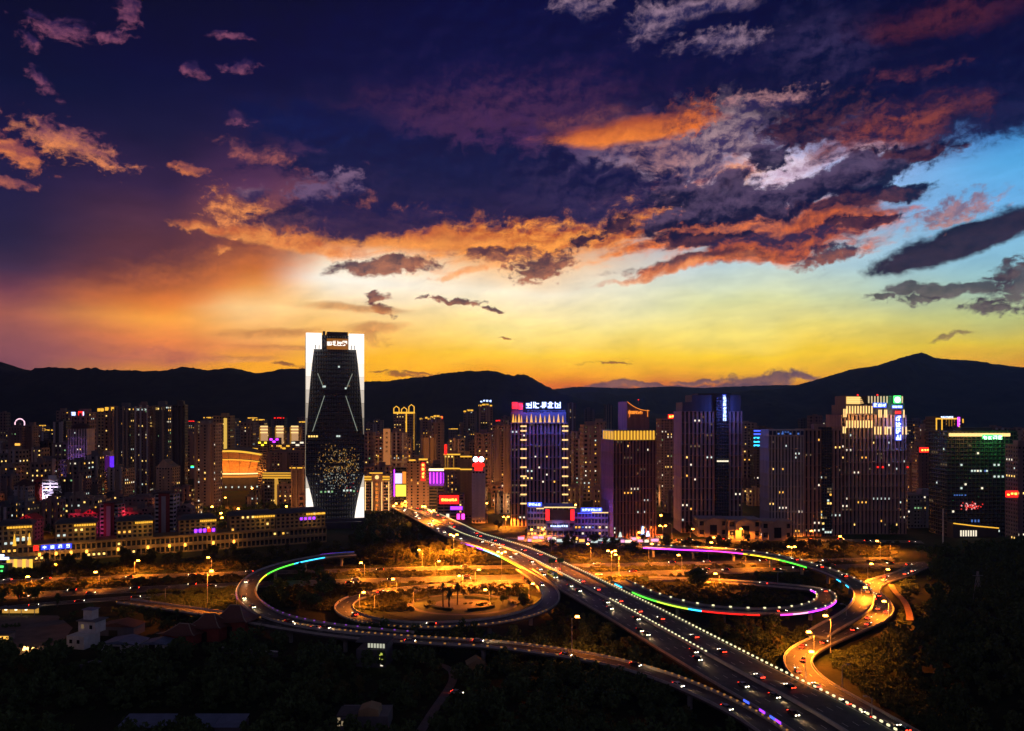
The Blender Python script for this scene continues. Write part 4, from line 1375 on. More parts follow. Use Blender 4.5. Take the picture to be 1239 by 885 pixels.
def stepped_tower():
    Y = 632.0
    r, w, d, h, rng, f = tower('office_tower', 'dark red pier-fronted tower with glowing golden crown and set-back curved top', 'tower', 728, 792, 533, Y, 12, .85, 'pier', mat('dark_red_stone', (.26, .12, .105), .7, streak=True), 40, MIX_WORK, top=False, bay=2.9)
    z = lambda py: zt(py, Y)
    y = -d / 2
    MB().box(-w / 2 + .8, w / 2 - .8, y + .8, d / 2 - .8, h, z(521)).build('crown', BROWN, r)
    n = 13
    for k in range(n):
        X = -w / 2 + 2 + k * (w - 4) / (n - 1)
        vstrip(r, X, y + .75, h + .4, z(521.4), .9, GOLD, 'painted_crown_light')  # wash of light on the crown put in as glowing strips
    for k in range(7):
        MB().box(-w / 2 + .3, -w / 2 + .75, y + 2 + k * d / 8, y + 2.9 + k * d / 8, h + .4, z(522)).build('painted_crown_light', GOLD, r)
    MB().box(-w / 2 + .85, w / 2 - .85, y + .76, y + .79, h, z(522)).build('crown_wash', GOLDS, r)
    # set-back shaft whose roof line sweeps down in a curve
    X0, X1 = -w * .12, w * .40
    poly = [(X0, h), (X1, h), (X1, z(497))] + [(X1 + (X0 - X1) * t, z(497) + (z(486) - z(497)) * t ** 2.2) for t in [i / 8 for i in range(1, 9)]]
    MB().prism(poly, y + 6, d / 2 - 4).build('upper_shaft', mat('dark_red_stone'), r)
    q = MB()
    for i in range(8):
        a, b = i / 8, (i + 1) / 8
        xa, xb = X1 + (X0 - X1) * a, X1 + (X0 - X1) * b
        za, zb = [z(497) + (z(486) - z(497)) * t ** 2.2 for t in (a, b)]
        q.tube([(xa, y + 5.9, za), (xb, y + 5.9, zb)], .3, 4)
    q.build('curved_edge_light', ORANGE, r)
    sign(r, 7, X0 + 2, y + 5.8, z(499.3), 2.5, (X1 - X0 - 9) / 6, ORANGE, back=mat('orange_lit_board', emit=(1, .2, .02), power=.25), part='orange_sign')
    for X in (X0 + 2, X1 - 1.5):
        vstrip(r, X, y + 5.9, z(505), z(496), .4, ORANGE, 'edge_light')
    MB().tube([(X0 + 12, y + 12, z(489)), (X0 + 12, y + 12, z(484))], .15, 4).build('mast', STEEL, r)
    MB().box(X0 + 11.6, X0 + 12.4, y + 11.6, y + 12.4, z(484), z(483)).build('beacon', REDL, r)
    # tall lit door arches at the street
    for X in (-w * .34, w * .18, w * .30):
        MB().frustum((X - 1.6, X + 1.6, y - .4, y), (X - .5, X + .5, y - .4, y), 1, 9 if X == w * .18 else 5).build('entrance_light', BLUEWHITE if X > 0 else COOL, r)


stepped_tower()


def twin_tower():
    Y = 662.0
    r, w, d, h, rng, f = tower('office_tower', 'brown ribbed office tower with vertical blue-white sign at its glass top', 'tower', 824, 898, 498, Y, 0, .6, 'pier', RIB, 30, MIX_WORK, top=False, bay=3.3)
    z = lambda py: zt(py, Y)
    L = lambda px: (px - 861) / FPX * Y
    y = -d / 2
    # dark glass core standing forward and higher than the ribbed wings
    c = Facade()
    c.block(L(866), L(881), y - 2.5, y + 10, 0, z(481), 5, 5, 40, mx=.06, mb=.12, mt=.05, dep=.15)
    c.build('glass_core', [DARKW, CURTAIN], r)
    MB().box(L(838), L(897), y + 2, d / 2 - 2, h, z(478)).box(L(826), L(847), y + 1, d / 2 - 4, h, z(487)).box(L(846), L(886), y + 4, d / 2 - 5, z(478), z(476)).build('dark_top', DARKW, r)
    light_windows(r, [x for x in c.win if x[1] > 6 and x[0][2] < z(520)], 22, MIX_WORK, rng, .6)
    MB().box(L(873), L(877.6), y - 3.2, y - 2.55, z(508), z(478)).build('sign_panel', BLUEL, r)
    sign(r, 7, L(875.3), y - 3.6, z(481), 2.8, 3.05, BLUEWHITE, True, part='vertical_sign')
    glow(r, (L(875), y - 12, z(494)), (.1, .16, 1), 14000)
    strip(r, L(866.5), L(880.5), y - 2.6, z(558), 1.2, WHITE, 'lit_floor', .2)
    # lower stone shoulder on the left wing
    MB().box(L(823), L(849.5), y - 1.2, y - .02, 0, z(527)).build('stone_shoulder', mat('ribbed_brown', (.22, .145, .115), .75, streak=True, scale=1.5), r) if False else None


twin_tower()


def ribbed_block():
    Y = 640.0
    r, w, d, h, rng, f = tower('office_tower', 'pale ribbed office block with blue roof trim beside a darker twin wing', 'tower', 930, 973, 528, Y, 0, .8, 'pier', PALE, 34, MIX_WORK, top=False, bay=2.6)
    z = lambda py: zt(py, Y)
    y = -d / 2
    MB().box(-w / 2, w / 2, y, d / 2 - 2, h, z(520)).build('attic', PALE, r)
    q = MB()
    n = 9
    for k in range(n):
        X = -w / 2 + w * (k + .5) / n
        q.box(X - w / n * .36, X + w / n * .36, y - .2, y - .02, z(526.5), z(521.5))
    q.build('attic_window', mat('blue_dusk_glass', (.03, .05, .12), .1), r)
    for k in (2, 3, 5, 7):
        X = -w / 2 + w * (k + .5) / n
        MB().box(X - .8, X + .8, y - .35, y - .22, z(526), z(524)).build('blue_lamp', BLUEW, r)
    sign(r, 3, -3, y - .3, z(523), 1.5, 2.2, BLUEW, part='blue_sign')
    r2, w2, d2, h2, rng, f = tower('office_tower', 'dark glass and brown ribbed wing adjoining the pale ribbed block', 'tower', 973.5, 1019, 521, Y + 4, 0, .7, 'pier', RIB, 26, MIX_WORK, top=True, bay=3.3)
    c = Facade()
    Z = lambda py: zt(py, Y + 4)
    c.block(-w2 * .06, w2 * .20, -d2 / 2 - 2, -d2 / 2 + 6, 0, Z(517), 4, 3, 38, mx=.06, mb=.12, mt=.05, dep=.15)
    c.build('glass_core', [DARKW, CURTAIN], r2)
    light_windows(r2, [x for x in c.win if x[0][2] < Z(570)], 26, MIX_WORK, rng, .6)


ribbed_block()


def gold_tower():
    Y = 655.0
    r, w, d, h, rng, f = tower('office_tower', 'brown ribbed tower crowned with rows of gold lights and a green-white emblem', 'tower', 1018, 1097, 502, Y, 0, .6, 'pier', RIB, 36, MIX_WORK, top=False, bay=3.2)
    z = lambda py: zt(py, Y)
    L = lambda px: (px - 1057.5) / FPX * Y
    y = -d / 2
    MB().box(L(1024), L(1050), y + .5, d / 2 - 2, h, z(490)).box(L(1026), L(1044), y + 4, d / 2 - 6, z(490), z(479)).build('stepped_top', BROWN, r)
    MB().box(L(1054), L(1095), y + 1, d / 2 - 2, h, z(488)).box(L(1051), L(1095), y + 3, d / 2 - 5, z(488), z(479)).build('high_block', DARKW, r)
    MB().box(L(1026.3), L(1043), y + 3.6, y + 3.95, z(489), z(480)).build('lit_drum', mat('gold_lit_drum', emit=(1, .6, .16), power=1.1, light=True), r)
    for k in range(4):
        strip(r, L(1027), L(1044 + k), y + 3.3, z(481.5 + k * 2.1), .5, GOLDW, 'drum_ring')
    for k in range(12):
        px = 1053 + k * 3.7
        if not 1078 < px < 1091:
            vstrip(r, L(px), y + 2.9, z(488), z(479.5), .9, mat('pale_fin_light', emit=(1, .75, .4), power=.8, light=True), 'fin_light')
    for row, (a, b, p0, p1, st) in enumerate(((491.5, 500.5, 1025, 1056, 3.35), (509, 518, 1024.5, 1056, 3.35))):
        px = p0
        while px <= p1:
            vstrip(r, L(px), y + (.4 if row == 0 else -.05), z(b), z(a), .95, GOLDW, 'gold_bar')
            px += st
    for px, a, b in ((1021, 495, 505), (1023.5, 495, 505), (1020.3, 516.5, 524.5), (1022.6, 516.5, 524.5)):
        vstrip(r, L(px), y - .05, z(b), z(a), .9, GOLDW, 'gold_bar')
    for a, b, lst in ((496, 505.5, (1063.5, 1066, 1070.5, 1072.5, 1093.5)), (516.5, 526, (1058.5, 1062.5, 1065.5, 1071, 1073.5, 1077.5, 1092, 1096.3))):
        for px in lst:
            vstrip(r, L(px), y - .05, z(b), z(a), 1.0, GOLDW, 'gold_bar')
    # emblem, characters across and down
    MB().box(L(1081.5), L(1090), y - .2, y + .6, z(488), z(479)).build('green_emblem_board', GREENL, r)
    q = MB().tube([(L(1085.7), y - .5, z(484)), (L(1085.7), y - .21, z(484))], [2.5, 2.5], 18)
    q.build('round_emblem', GREENWH, r)
    sign(r, 4, L(1081), y - .3, z(492.5), 1.9, 2.05, BLUEWHITE, back=BLUEL, part='emblem_line')
    sign(r, 3, L(1059), y - .2, z(490.5), 3.0, 3.6, BLUEWHITE, back=BLUEL, part='white_sign')
    MB().box(L(1083), L(1090), y - .4, y - .05, z(501), z(497.5)).build('red_lamp', REDL, r)
    sign(r, 4, L(1086.5), y - .5, z(506.5), 4.6, 5.2, BLUEWHITE, True, back=mat('blue_sign_board', emit=(.03, .06, .8), power=.7, light=True), part='vertical_sign')
    glow(r, (L(1086), y - 8, z(515)), (.1, .15, 1), 9000)
    glow(r, (L(1086), y - 8, z(484)), (.1, 1, .5), 4000)
    for k in range(3):
        glow(r, (L(1030 + k * 24), y - 6, z(505)), (1, .5, .12), 3500)
    for px in (1042, 1066):
        MB().box(L(px) - .5, L(px) + .5, y + 6, y + 7, z(479), z(477)).build('beacon', REDL, r)
    for px, py in ((1062, 565.5), (1068, 565.5), (1098, 565.5)):
        MB().box(L(px) - .7, L(px) + .7, y - .5, y - .1, z(py + .9), z(py - .9)).build('red_lamp', REDL, r)


gold_tower()


def green_tower():
    Y = 640.0
    r, w, d, h, rng, f = tower('office_tower', 'black glass block with long gold roof line and green glowing sign', 'tower', 1146, 1231, 523, Y, 0, .5, 'glass', DARKW, 26, [2, 2, 3, 4, 4, 4], glass=CURTAIN, top=True, bay=3.4)
    z = lambda py: zt(py, Y)
    L = lambda px: (px - 1188.5) / FPX * Y
    y = -d / 2
    strip(r, L(1148), L(1222), y - .1, z(526.3), 2.6, GOLDW, 'roof_line')
    sign(r, 4, L(1191), y - .7, z(529.5), 3.3, 4.1, GREENWH, part='green_sign')
    strip(r, L(1188), L(1212), y - .45, z(528.5), 3.4, GREENL, 'sign_glow', .25)
    for k, (px, m) in enumerate([(1176, COOL), (1179.5, COOL), (1183, WHITE), (1186.5, COOL), (1192, BLUEW), (1194, COOL), (1218, COOL), (1220.5, COOL)]):
        pane(r, (L(px), y - .1, z(570)), 0, 1.9, 3.6, m, 'lit_window')
    glow(r, (L(1200), y - 9, z(533)), (.06, 1, .12), 4500)
    glow(r, (L(1165), y - 8, z(530)), (1, .5, .12), 2500)
    q = MB()
    rr = random.Random(9)
    for k in range(60):
        X, Z = L(rr.gauss(1175, 5)), z(rr.gauss(612.5, 2.2))
        s = rr.uniform(.25, .5)
        q.box(X - s, X + s, y - .2, y - .05, Z - s, Z + s, rr.choice((0, 0, 1)))
    tag(q.build('lobby_lights', [mat('red_lobby_and_glint'), mat('pink_lobby_light', emit=(1, .5, .5), power=1.0)], r), kind='stuff')
    for px in (1155, 1158, 1161, 1164, 1168, 1176, 1180, 1184):
        MB().box(L(px) - .6, L(px) + .6, y - .2, y - .05, z(600 if px < 1170 else 632), z(598.6 if px < 1170 else 629)).build('blue_lamp', BLUEW, r)
    MB().prism([(L(1146), 0), (L(1200), 0), (L(1200), z(637)), (L(1172), z(634.5)), (L(1146), z(631.5))], y - 9, y - .05).build('podium', DARKW, r)
    q = MB().tube([(L(1146), y - 9.2, z(631.5)), (L(1172), y - 9.2, z(634.7)), (L(1200), y - 9.2, z(637.2))], .45, 5)
    q.build('curved_gold_edge', GOLD, r)
    for k in range(7):
        X = L(1155 + k * 3)
        MB().box(X - .5, X + .5, y - 9.2, y - 9.02, 2, z(640)).build('shop_light', WHITE, r)
    r2, w2, d2, h2, rng, f = tower('office_tower', 'dark office block with red glowing sign at the right edge', 'tower', 1231.5, 1262, 540, 600, 0, .8, 'home', PINKY, 16, MIX_HOME)
    z2 = lambda py: zt(py, 600)
    MB().box(-w2 / 2 - 9, -w2 / 2 - .02, -d2 / 2 - .5, -d2 / 2 + .5, z2(602), z2(594)).build('red_sign_board', REDL, r2)
    sign(r2, 3, -w2 / 2 - 7.5, -d2 / 2 - .6, z2(598), 2.0, 2.8, mat('orange_sign_light', emit=(1, .4, .05), power=6, light=True), part='red_sign')


green_tower()


def old_villas():
    for k, (a, b, t, y, lab) in enumerate(((845, 880, 629, 640, 'leftmost classical stone villa block under the ribbed towers'), (881, 921, 630, 632, 'middle classical stone villa block under the ribbed towers'),
                                           (922, 958, 632, 624, 'rightmost classical stone villa block under the ribbed towers'))):
        r, w, d, h, rng, f = tower('stone_villa', lab, 'villa', a, b, t, y, 0, .8, 'home', BEIGE, 2, MIX_HOME, top=False, bay=4.2, floor=4.0, coarse=True)
        q = MB()
        q.box(-w / 2 - .6, w / 2 + .6, -d / 2 - .6, d / 2 + .6, h, h + .8)
        q.build('cornice', BEIGE, r)
        q = MB()
        q.box(-w * .3, w * .3, -d / 2 - 2, -d / 2 - .02, 0, h - 1.5)
        q.prism([(-w * .32, h - 1.5), (w * .32, h - 1.5), (0, h + 2.2)], -d / 2 - 2.3, -d / 2 - .02)
        q.build('gabled_bay', BEIGE, r)
        MB().box(-w * .12, w * .12, -d / 2 - 2.1, -d / 2 - 1.99, 2, h - 4).build('bay_window', GLASS, r)


old_villas()


def white_offices():
    Y = 690.0
    r, w, d, h, rng, f = tower('office_building', 'pale office building with square window grid left of the black glass block', 'offices', 1098, 1148, 600, Y, 0, .7, 'home', PALE, 22, [0, 0, 3, 6, 4], top=True, bay=2.8)
    z = lambda py: zt(py, Y)
    MB().box(-w * .06, w * .42, -d / 2 - 1, -d / 2 + 3, 0, z(606)).build('framed_bay', PALE, r)
    r2 = tower('apartment_block', 'pale tower with scattered lit rooms above the pale office building', 'apartments', 1100, 1117, 560, Y + 60, 0, .9, 'home', PINKY, 10, MIX_HOME)[0]
    r3 = tower('apartment_block', 'pale mid-rise with amber rooms behind the pale office building', 'apartments', 1119, 1149, 552, Y + 70, 0, .7, 'home', PALE, 24, MIX_HOME)[0]
    # gold-outlined tower behind
    Y4 = 760.0
    r, w, d, h, rng, f = tower('office_tower', 'dark tower drawn in gold outline above the black glass block', 'tower', 1132, 1166, 508, Y4, 0, .7, 'home', DARKW, 4, MIX_WORK, top=False)
    y = -d / 2
    zz = lambda py: zt(py, Y4)
    MB().box(-w / 2, w / 2, y, d / 2, h, h + 3).build('attic', DARKW, r)
    strip(r, -w / 2, w * .28, y - .1, zz(506.8), 1.3, GOLD, 'gold_outline')
    for X, b in ((-w / 2 + .7, 540), (-w / 2 + 6, 538), (w / 2 - .8, 512), (w / 2 - 4.2, 520)):
        vstrip(r, X, y - .1, zz(b), zz(507), 1.1, GOLD, 'gold_outline')
    for k in range(4):
        vstrip(r, -w * .12 + k * 2.6, y - .1, zz(516), zz(508), .5, GOLDS, 'gold_rib')
    MB().box(w * .28, w * .36, y - .4, y, zz(516), zz(505)).build('purple_panel', PURPLE, r)
    sign(r, 6, -w * .28, y - .1, zz(505), 1.9, 2.0, BLUEWHITE, part='white_sign')
    strip(r, -w / 2 - 2, -w / 2 + 9, y - .3, zz(541), 2.6, GOLD, 'gold_base')
    # red oval sign on its own lower block
    r5, w, d, h, rng, f = tower('apartment_block', 'narrow block carrying a red oval sign in front of the gold-outlined tower', 'apartments', 1111, 1131, 548, 735, 0, .8, 'home', PINKY, 5, MIX_HOME, top=False)
    MB().box(-w * .42, w * .42, -d / 2 - .3, -d / 2 + .4, h + .3, h + 5).build('red_sign_board', REDL, r5)
    sign(r5, 4, -w * .27, -d / 2 - .4, h + 2.4, 1.7, w * .18, mat('orange_sign_light'), part='red_sign')


white_offices()


def blue_block():
    r, w, d, h, rng, f = tower('office_block', 'slim block with blue striped sign and red roof panel between ribbed towers', 'office block', 912, 932, 521, 900, 0, .8, 'home', DARKW, 10, MIX_HOME)
    y = -d / 2
    z = lambda py: zt(py, 900)
    for k in range(4):
        strip(r, -w / 2, -w * .02, y - .2, z(525.5 + k * 4.6), 1.8, CYAN if k else BLUEL, 'blue_bar')
    strip(r, -w / 2, w / 2, y - .2, z(521.5), 1.5, BLUEL, 'blue_bar')
    MB().box(w * .05, w / 2, y - .4, y, z(527), z(523)).build('red_panel', REDL, r)


blue_block()


def red_cap_block():
    r, w, d, h, rng, f = tower('apartment_block', 'apartment tower with small red glowing roof sign right of the golden crown', 'apartments', 795, 826, 508, 900, 8, .7, 'home', PINKY, 30, MIX_HOME)
    MB().box(-w * .2, w * .12, -d / 2 - .6, -d / 2 + .2, h + 1.2, h + 6).build('red_sign_board', REDL, r)
    sign(r, 3, -w * .12, -d / 2 - .7, h + 3.5, 2.6, 3.0, mat('orange_sign_light'), part='red_sign')


red_cap_block()


# ---------------------------------------------------------------- between the bright tower and the broad hotel
def mid_city():
    r, w, d, h, rng, f = tower('apartment_tower', 'tall tower with golden arches at its crown behind the pale slab sign', 'apartments', 476, 502, 500, 1500, 0, .7, 'home', BROWN, 20, MIX_GOLD, top=False, coarse=True)
    y = -d / 2
    for X, hh in ((-w * .36, 9), (0, 7), (w * .34, 12)):
        q = MB()
        q.tube([(X - 5, y, h), (X - 5, y, h + hh), (X, y, h + hh + 4), (X + 5, y, h + hh), (X + 5, y, h)], 1.0, 5)
        q.build('gold_arch', GOLD, r)
    vstrip(r, w * .1, y - .2, h - 45, h, 2.4, GOLD, 'gold_line')
    vstrip(r, w * .46, y - .2, h - 70, h, 2.0, GOLDS, 'gold_line')
    strip(r, -w / 2, w / 2, y - .2, h + .5, 3.5, GOLD, 'gold_line')
    r, w, d, h, rng, f = tower('sign_slab', 'pale orange-lit slab tower with vertical dark writing', 'slab tower', 464, 472, 520, 1060, 0, .6, 'band', OCHRE, 0, MIX_GOLD, top=False)
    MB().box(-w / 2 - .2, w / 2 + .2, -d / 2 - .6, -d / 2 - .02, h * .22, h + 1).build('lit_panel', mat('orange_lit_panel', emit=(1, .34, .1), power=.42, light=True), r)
    sign(r, 5, 0, -d / 2 - .65, h - 5, 3.4, 6, BLACKM, True, back=mat('orange_lit_panel'), part='vertical_sign')
    for a, b, t, Y, n, lab, kw in (
            (441, 453, 524, 1000, 12, 'brown slab block just right of the bright tower', dict(wall=BROWN)),
            (453, 463, 528, 1150, 10, 'dim brown block left of the pale slab sign', dict(wall=PINKY)),
            (487, 497, 530, 1250, 8, 'brown block below the golden arched tower', dict(wall=BROWN)),
            (508, 521, 507, 1500, 14, 'dark tower with gold cornice left of the red roof lamp', dict(wall=PINKY)),
            (521, 536, 505, 1500, 14, 'dark tower with gold cornice and red roof lamp', dict(wall=PINKY)),
            (510, 527, 527, 1050, 6, 'orange-lit plain tower above the city bridge', dict(wall=OCHRE)),
            (561, 577, 498, 1600, 14, 'tower with curved gold roof line left of the tallest far tower', dict(wall=GREYW)),
            (579, 596, 491, 1600, 22, 'tallest far tower with gold cornice and small blue roof sign', dict(wall=PINKY)),
            (543, 562, 532, 1000, 12, 'grey apartment tower behind the gold-trimmed block', dict(wall=GREYW)),
            (596, 620, 516, 900, 30, 'brown apartment tower left of the broad hotel', dict(wall=BROWN)),
            (574, 595, 525, 1000, 16, 'dark purple apartment tower behind the two white globes', dict(wall=PINKY))):
        r, w, d, h, rng, f = tower('apartment_tower', lab, 'apartments', a, b, t, Y, 0, .7, 'home', lit=n, mix=MIX_HOME, coarse=Y > 950, **kw)
        y = -d / 2
        if 'cornice' in lab or 'curved' in lab:
            for k in range(4):
                if rng.random() < .85:
                    strip(r, -w / 2 + k * w / 4, -w / 2 + (k + .85) * w / 4, y - .3, h + (2 if k in (1, 2) else 0), 3, GOLD, 'cornice_light')
        if 'red roof lamp' in lab and 'left' not in lab:
            MB().box(w * .3, w * .48, y - .5, y, h - 3, h + 2).build('red_lamp', REDL, r)
        if 'blue roof' in lab:
            sign(r, 4, -w * .3, y - .3, h + 9, 5, 6, BLUEWHITE, part='roof_sign')
        if 'bridge' in lab:
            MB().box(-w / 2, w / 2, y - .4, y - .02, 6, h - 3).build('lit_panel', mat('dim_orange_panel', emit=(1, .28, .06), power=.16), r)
    r, w, d, h, rng, f = tower('apartment_block', 'mid-rise block outlined with two rows of gold cornice light', 'apartments', 537, 557, 551, 760, 0, .8, 'home', BROWN, 26, MIX_GOLD)
    y = -d / 2
    z = lambda py: zt(py, 760)
    for zz in (550, 567):
        strip(r, -w / 2, w / 2, y - 1.5, z(zz), 1.2, GOLD, 'cornice_light')
    vstrip(r, -w * .38, y - 1.6, h + .5, z(538), 2.6, REDL, 'red_light')
    for X in (-w * .4, -w * .25, w * .1):
        vstrip(r, X, y - 1.5, z(566), z(552), .7, GOLDS, 'gold_line')
    r, w, d, h, rng, f = tower('apartment_block', 'lower orange-grey block joined to the gold-outlined mid-rise', 'apartments', 557, 571, 553, 755, 0, .8, 'home', OCHRE, 4, MIX_GOLD)
    for zz in (552.5, 568):
        strip(r, -w / 2, w / 2, -d / 2 - 1.5, zt(zz, 755), 1.2, GOLD, 'cornice_light')
    r, w, d, h, rng, f = tower('office_block', 'slim block with two round white-blue lamps over a red sign', 'office block', 571, 587, 570, 720, 0, .8, 'home', LILAC, 14, [5, 3, 4], top=True)
    z = lambda py: zt(py, 720)
    y = -d / 2
    for X in (-w * .22, w * .22):
        q = MB()
        q.tube([(X, y - .6, z(556)), (X, y - .1, z(556))], [2.3, 2.3], 14)
        q.build('round_lamp', mat('white_blue_globe', emit=(.55, .85, 1), power=9, light=True), r)
    MB().box(-w * .45, w * .45, y - .8, y - .1, z(565), z(561)).box(-w * .3, w * .3, y - .05, y + .3, h, z(553)).build('red_sign_board', REDL, r)
    r, w, d, h, rng, f = tower('office_block', 'dark tower with red vertical sign above the orange street', 'office block', 492, 519, 558, 800, 0, .8, 'home', BROWN, 16, MIX_GOLD)
    y = -d / 2
    MB().box(w * .14, w * .34, y - .6, y - .02, zt(582, 800), zt(560, 800)).build('red_sign_board', REDL, r)
    sign(r, 4, w * .24, y - .7, zt(563, 800), 2.6, 4.0, mat('orange_sign_light'), True, back=REDL, part='vertical_sign')
    strip(r, w * .05, w * .45, y - .6, zt(556, 800), 1.6, GOLD, 'cornice_light')
    strip(r, -w * .4, -w * .1, y - .6, zt(557, 800), 1.4, GOLD, 'cornice_light')
    r, w, d, h, rng, f = tower('nightclub', 'low block washed in purple light bars under an orange cornice', 'club', 519, 539, 567, 800, 0, .8, 'band', DARKW, 0)
    y = -d / 2
    z = lambda py: zt(py, 800)
    for k in range(5):
        vstrip(r, -w * .42 + k * w * .21, y - .2, z(585), z(572), 1.0, PURPLE, 'purple_bar')
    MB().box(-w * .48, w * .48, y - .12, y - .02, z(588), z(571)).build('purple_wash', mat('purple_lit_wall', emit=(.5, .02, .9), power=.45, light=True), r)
    strip(r, -w / 2, w / 2, y - .4, z(568.5), 2.2, mat('orange_white_light', emit=(1, .55, .3), power=3.5, light=True), 'cornice_light')
    r, w, d, h, rng, f = tower('sign_hall', 'small building with slanted yellow and white lit advertising board', 'shop', 478, 492, 566, 830, 0, .8, 'band', DARKW, 0, top=False)
    y = -d / 2
    MB().box(-w * .45, w * .45, y - .5, y - .02, h * .30, h * .58).build('yellow_board', mat('yellow_advert', emit=(1, .8, .08), power=1.4, light=True), r)
    MB().box(-w * .5, w * .1, y - .5, y - .02, h * .61, h * .86).build('white_board', mat('white_advert', emit=(.75, .7, 1), power=1.3, light=True), r)
    MB().box(w * .14, w * .45, y - .5, y - .02, h * .61, h * .9).build('orange_board', ORANGE, r)
    vstrip(r, -w * .56, y - .2, h * .3, h * .95, .8, PURPLE, 'purple_edge')
    r, w, d, h, rng, f = tower('restaurant', 'dark low building under a big red glowing sign', 'restaurant', 529, 561, 598, 740, 0, .7, 'band', PINKY, 4, MIX_GOLD, top=False)
    y = -d / 2
    z = lambda py: zt(py, 740)
    MB().box(-w * .42, w * .32, y - .5, y - .02, z(610), z(599.5)).build('red_sign_board', REDL, r)
    sign(r, 6, -w * .30, y - .6, z(605), 2.4, w * .1, mat('orange_sign_light'), part='red_sign')
    MB().box(w * .0, w * .45, y - .5, y - .02, z(617), z(613)).build('purple_panel', VIOLET, r)
    for X in (-w * .1, w * .3, w * .48):
        MB().box(X - 1.4, X + 1.4, y - .3, y - .02, 1, 6).build('shop_light', MAGENTA if X > 0 else WHITE, r)
    r = thing('colonnade_pavilion', 'small open pavilion of tall pale columns left of the broad hotel', 'pavilion', (at(582.5, 720), 724, 0))
    z = lambda py: zt(py, 720)
    q = MB().box(-5.6, 5.6, -4, 4, z(619), z(617))
    q.build('roof', OCHRE, r)
    for k in range(4):
        MB().box(-5.4 + k * 3.4, -4.7 + k * 3.4, -3.8, -3.1, 0, z(619)).build('column', OCHRE, r)
    MB().box(-5, 5, 1, 3.6, 0, z(622)).build('wall', DARKW, r)
    for X in (-1.7, 1.9):
        MB().box(X - .4, X + .4, -4.2, -3.9, z(629), z(627)).build('lamp', GOLD, r)
    # the lit road bridge behind
    r = thing('city_bridge', 'far road bridge with a row of orange lamps behind the hotel', 'bridge', (at(500, 1150), 1150, 0))
    MB().box(-90, 40, -6, 6, 28, 30.5).build('deck', CONC, r)
    for k in range(6):
        MB().box(-80 + k * 21, -77 + k * 21, -3, 3, 0, 28).build('pier', CONC, r)
    for k in range(14):
        X = -86 + k * 9
        MB().box(X - .12, X + .12, -5.6, -5.3, 30.5, 37).box(X - .7, X + .7, -6.2, -4.8, 37, 39).build('lamp', GOLD, r)


mid_city()
